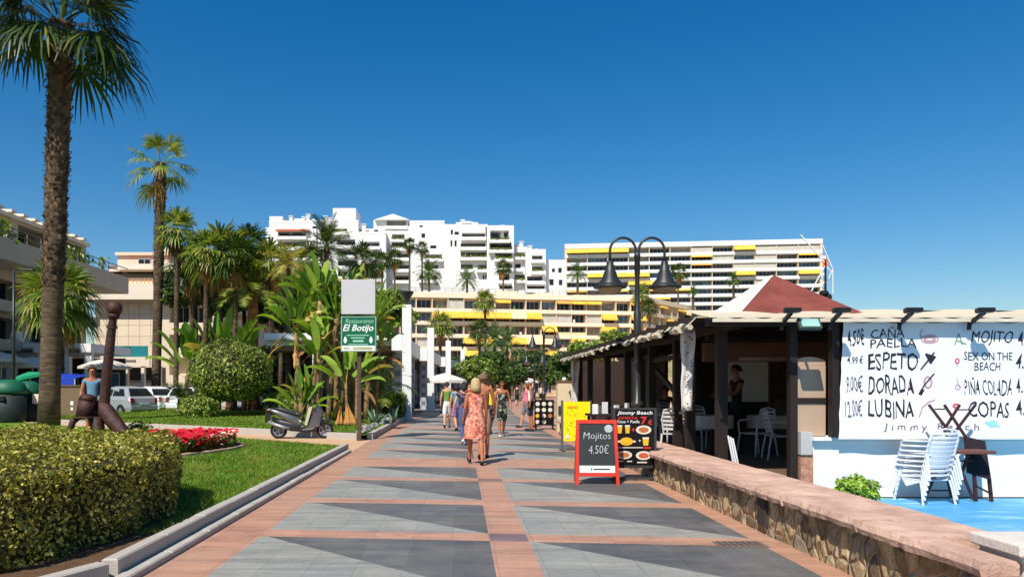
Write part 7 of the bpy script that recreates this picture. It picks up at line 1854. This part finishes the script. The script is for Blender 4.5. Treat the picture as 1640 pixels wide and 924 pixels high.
    if glasses:
        g = MB(); 
        for sx in (-1, 1): g.ball(tuple(hc + Vector((sx * .034 * s, hr * .93, .012 * s))), .03 * s, 8, sy=.35, sz=.75)
        g.box(-hr * .9, hr * .9, hc.y + hr * .6, hc.y + hr * .68, hc.z + .012, hc.z + .02); g.build('sunglasses', BLACK, t)
    else:
        g = MB()
        for sx in (-1, 1): g.ball(tuple(hc + Vector((sx * .032 * s, hr * .9, .012 * s))), .011 * s, 6)
        g.build('eyes', EY, t)
    g = MB(); g.box(-.02 * s, .02 * s, hc.y + hr * .88, hc.y + hr * .96, hc.z - .052 * s, hc.z - .044 * s); g.build('mouth', M('lips', S(160, 84, 76), .5), t)
    # hair
    hm = M('hair_%d_%d_%d' % tuple(int(c * 999) for c in hair), hair, .6, .3, 25, .6, 60, stretch=(4, 4, 1))
    g = MB(); n = 14; vs = []; fs = []; rows_ = 7
    for i in range(rows_):
        a = i / (rows_ - 1)
        for k in range(n):
            th = 2 * math.pi * k / n; front = max(0, math.sin(th)); z = .075 * s + .035 * s * (1 - a) if False else 0
            ph = a * (1.75 - 1.05 * front)
            rr_ = hr * (1.0 + .045 * math.sin(k * 2.3 + i * 1.7)); p = (rr_ * math.sin(ph) * math.cos(th) * .95, rr_ * math.sin(ph) * math.sin(th) * 1.1, rr_ * math.cos(ph) * 1.12)
            if hairlen > .13 and math.sin(th) < .3 and i >= rows_ - 3: q_ = (i - rows_ + 4) / 3; p = (p[0] * (1 + .05 * q_ + .06 * math.sin(k * 1.9)), p[1] * 1.0 - .015 * q_, p[2] - (hairlen - .06) * q_ ** 1.3 * .8)
            vs.append((p[0], p[1] - .004, p[2] + .012))
    for i in range(rows_ - 1):
        for k in range(n): k2 = (k + 1) % n; fs.append((i * n + k, i * n + k2, (i + 1) * n + k2, (i + 1) * n + k))
    g.add([tuple(hc + Vector(v)) for v in vs], fs); h_ = g.build('hair', hm, t, smooth=True); md = h_.modifiers.new('s', 'SOLIDIFY'); md.thickness = .02; md.offset = -1
    if hat: g = MB(); g.lathe([(.14, .03), (.12, .05), (.095, .06), (.09, .12), (.06, .15), (.001, .155)], tuple(hc), 14); g.build('hat', hat, t, smooth=True)
    def garment(idx, grow, mat, name, rootk=0):
        ids = list(idx); mp = {q: i for i, q in enumerate(ids)}; ee = [(mp[a], mp[c]) for a, c in E if a in mp and c in mp]
        rr_ = [tuple(x + grow for x in (Rr[i] if hasattr(Rr[i], '__len__') else (Rr[i], Rr[i]))) for i in ids]
        q = skinmesh([V[i] for i in ids], ee, rr_, mp[rootk]); m2_ = MB(); m2_.add(*q); return m2_.build(name, mat, t, smooth=True)
    hips = [pel]
    if bottom:
        m_, ln = bottom
        ids = [pel, wai]
        for k in range(2): ids += list(joints['leg', k][:{'short': 3, 'long': 5}[ln]])
        # shorten the shorts a little above the knee
        garment(ids, .016 * s if ln == 'short' else .014 * s, m_, 'shorts' if ln == 'short' else 'trousers', pel)
    if top:
        ids = [wai, che, shl] if not False else []
        ids = [pel, wai, che, shl]
        if sleeves:
            for k in range(2): ids += [joints['arm', k][0], joints['arm', k][1]]
        garment(ids, .014 * s, top, 'shirt', pel)
    if dress:
        m_, zlen, flare = dress
        g = MB(); n = 20; prof = [(hipz + .50 * s, .13, .075), (hipz + .42 * s, .165, .105), (hipz + .30 * s, .155, .115), (hipz + .17 * s, .135, .105), (hipz + .05 * s, .165, .13), (hipz - .08 * s, .19 * flare, .15 * flare), (hipz - zlen * .7 * s, .2 * flare, .165 * flare), (hipz - zlen * s, .215 * flare, .18 * flare)]
        vs = []; fs = []
        for i, (z, rx, ry) in enumerate(prof):
            for k in range(n):
                th = 2 * math.pi * k / n; fo = 1 + (.05 * math.sin(th * 6 + 1) * (i - 3) / 4 if i > 4 else 0); vs.append((rx * s * b * math.cos(th) * fo, ry * s * b * math.sin(th) * fo + (.03 * (i - 4) if i > 4 else 0) * .3, z))
        for i in range(len(prof) - 1):
            for k in range(n): k2 = (k + 1) % n; fs.append((i * n + k, i * n + k2, (i + 1) * n + k2, (i + 1) * n + k))
        g.add(vs, fs); 
        for sx in (-1, 1): g.tube([(sx * .08 * s, -.06 * s, hipz + .49 * s), (sx * .085 * s, -.01, hipz + .575 * s), (sx * .08 * s, .07 * s, hipz + .47 * s)], .014, 5)
        g.build('dress', m_, t, smooth=True)
    if shoes is not None:
        sm = M('shoe_%d_%d' % (int(shoes[0] * 999), int(shoes[2] * 999)), shoes, .6)
        for k in range(2):
            j = joints['leg', k]; a = Vector(V[j[5]]); c = Vector(V[j[6]]); g = MB(); d = (c - a).normalized(); g.tube([a - d * .045 * s + Vector((0, 0, -.012)), a + d * .02, c - d * .02, c + d * .07 * s], [.03 * s, .045 * s, .042 * s, .026 * s], 8); g.build('shoe', sm, t, smooth=True)
    if bag:
        m_, p, sz = bag
        g = MB(); g.box(p[0] - sz[0] / 2, p[0] + sz[0] / 2, p[1] - sz[1] / 2, p[1] + sz[1] / 2, p[2] - sz[2] / 2, p[2] + sz[2] / 2)
        bt = thing('bag', bag_label(label), 'bag', loc, rz) if False else None
        g.build('bag_body', m_, t, bevel=.03)
    lo = min(v[2] for v in mb.v)
    if not sit: t.location.z = loc[2] - lo + .004
    t['_lo'] = lo
    del t['_lo']
    return t
def floral(name, base, c1, c2, sc=16):
    m = bpy.data.materials.new(name); q = NT(m); co = q.n('ShaderNodeTexCoord').outputs['Object']; a = q.n('ShaderNodeTexVoronoi', Scale=float(sc)); q.l(co, a.inputs['Vector']); s_ = q.n('ShaderNodeSeparateColor'); q.l(a.outputs['Color'], s_.inputs[0])
    c = q.ramp(s_.outputs[0], [(0, base), (.45, base), (.46, c1), (.75, c1), (.76, c2)], 'CONSTANT'); q.l(c, q.b.inputs['Base Color']); q.b.inputs['Roughness'].default_value = .8; return m
def cloth(n, c): return M('cloth_' + n, c, .85, .08, 5)
ORD = floral('orange_floral', S(206, 122, 92), S(226, 160, 138), S(160, 84, 74), 22); DKF = floral('dark_floral', S(48, 40, 54), S(120, 92, 110), S(30, 28, 36), 16); GRF = floral('green_floral', S(44, 44, 42), S(140, 156, 124), S(28, 28, 30), 11)
person('blond woman in a sleeveless orange patterned dress walking away in the foreground', (XP(762, 14.95), 14.95, .012), R(8), 1.66, SKIN_T, S(196, 170, 120), .24, dress=(ORD, .42, 1.08), legs=(-16, 22), knees=(6, 6), arms=((6, 10), (-8, 12)), elbows=(12, 30), build=1.08, sleeves=False)
person('tanned man walking just right of the woman in orange', (XP(774, 16.2), 16.2, .012), R(2), 1.78, SKIN_T, S(120, 92, 70), .1, top=cloth('rust', S(150, 92, 66)), bottom=(cloth('sand', S(176, 150, 120)), 'short'), legs=(14, -18), knees=(4, 14), sleeves=False)
person('woman in a dark floral blouse, blue trousers and white shoes left of the orange dress', (XP(743, 20.2), 20.2, .012), R(10), 1.6, SKIN, S(50, 40, 36), .16, top=DKF, bottom=(cloth('denim', S(72, 84, 120)), 'long'), shoes=S(226, 226, 226), build=1.22, legs=(10, -14), arms=((10, 22), (-8, 20)))
person('person in a green top and white shorts at the left of the walkers', (XP(716, 28.4), 28.4, .012), R(0), 1.7, SKIN, S(60, 50, 40), .12, top=cloth('leaf_green', S(110, 140, 60)), bottom=(cloth('white', S(214, 214, 210)), 'short'), build=1.05)
person('woman in a turquoise top and mauve skirt beside the green top', (XP(731, 26.6), 26.6, .012), R(15), 1.62, SKIN, S(40, 32, 28), .18, top=cloth('turquoise', S(60, 150, 186)), bottom=(cloth('mauve', S(130, 100, 140)), 'short'))
person('woman in black and green floral playsuit and sunglasses walking towards the camera', (XP(804, 23.3), 23.3, .012), R(184), 1.66, SKIN_T, S(110, 70, 50), .1, top=GRF, bottom=(GRF, 'short'), shoes=S(210, 196, 180), glasses=True, sleeves=False, build=1.12, legs=(12, -14), arms=((14, 16), (-12, 18)), elbows=(25, 40))
person('person in a bright yellow top half hidden behind the couple', (XP(785, 24.6), 24.6, .012), R(-170), 1.62, SKIN_T, S(50, 40, 30), .1, top=cloth('lemon', S(226, 214, 50)), bottom=(DKF, 'short'))
person('grey-haired man in a white vest and black shorts standing by the picture board', (XP(850, 26.4), 26.4, .012), R(75), 1.72, SKIN_T, S(190, 186, 180), .1, top=cloth('white_vest', S(222, 216, 212)), bottom=(cloth('black', S(30, 30, 34)), 'short'), legs=(4, -4), knees=(2, 2), sleeves=False)
person('person in a pink top just behind the man in the white vest', (XP(843, 28.6), 28.6, .012), R(100), 1.66, SKIN, S(120, 90, 60), .14, top=cloth('pink', S(222, 120, 140)), bottom=(cloth('grey', S(110, 110, 116)), 'short'))
person('man in an open blue shirt standing behind the rusted anchor', (XP(148, 19.0), 19.0, .13), R(200), 1.86, SKIN_T, S(90, 70, 54), .08, top=cloth('light_blue', S(104, 140, 164)), bottom=(cloth('khaki', S(140, 124, 98)), 'short'), legs=(3, -3), knees=(0, 0))
person('waiter in black standing inside the restaurant behind the wide dark post', (XP(1180, 14.6), 14.6, .26), R(100), 1.64, SKIN_D, S(24, 20, 18), .08, top=cloth('waiter_black', S(20, 20, 22)), bottom=(cloth('waiter_black', S(20, 20, 22)), 'long'), legs=(2, -2), knees=(0, 0), arms=((20, 8), (30, 8)), elbows=(60, 50))
person('dark-clothed guest sitting far inside the restaurant', (XP(1066, 20.5), 20.5, .26), R(150), 1.7, SKIN_D, S(30, 24, 20), .12, top=cloth('dark_red', S(70, 34, 34)), bottom=(cloth('black', S(30, 30, 34)), 'long'), sit=True)
for i, (px, Y, c, lab) in enumerate([(828, 62, S(60, 60, 70), 'distant walker in dark clothes near the far white parasol'), (752, 44, S(190, 60, 50), 'distant walker in red past the second white pillar'), (866, 70, S(210, 200, 190), 'distant walker in pale clothes beyond the second street lamp')]):
    person(lab, (XP(px, Y), Y, .012), R(180 * (i % 2)), 1.7, SKIN, S(60, 46, 36), .12, top=cloth('walker%d' % i, c), bottom=(cloth('black', S(30, 30, 34)), 'short'))
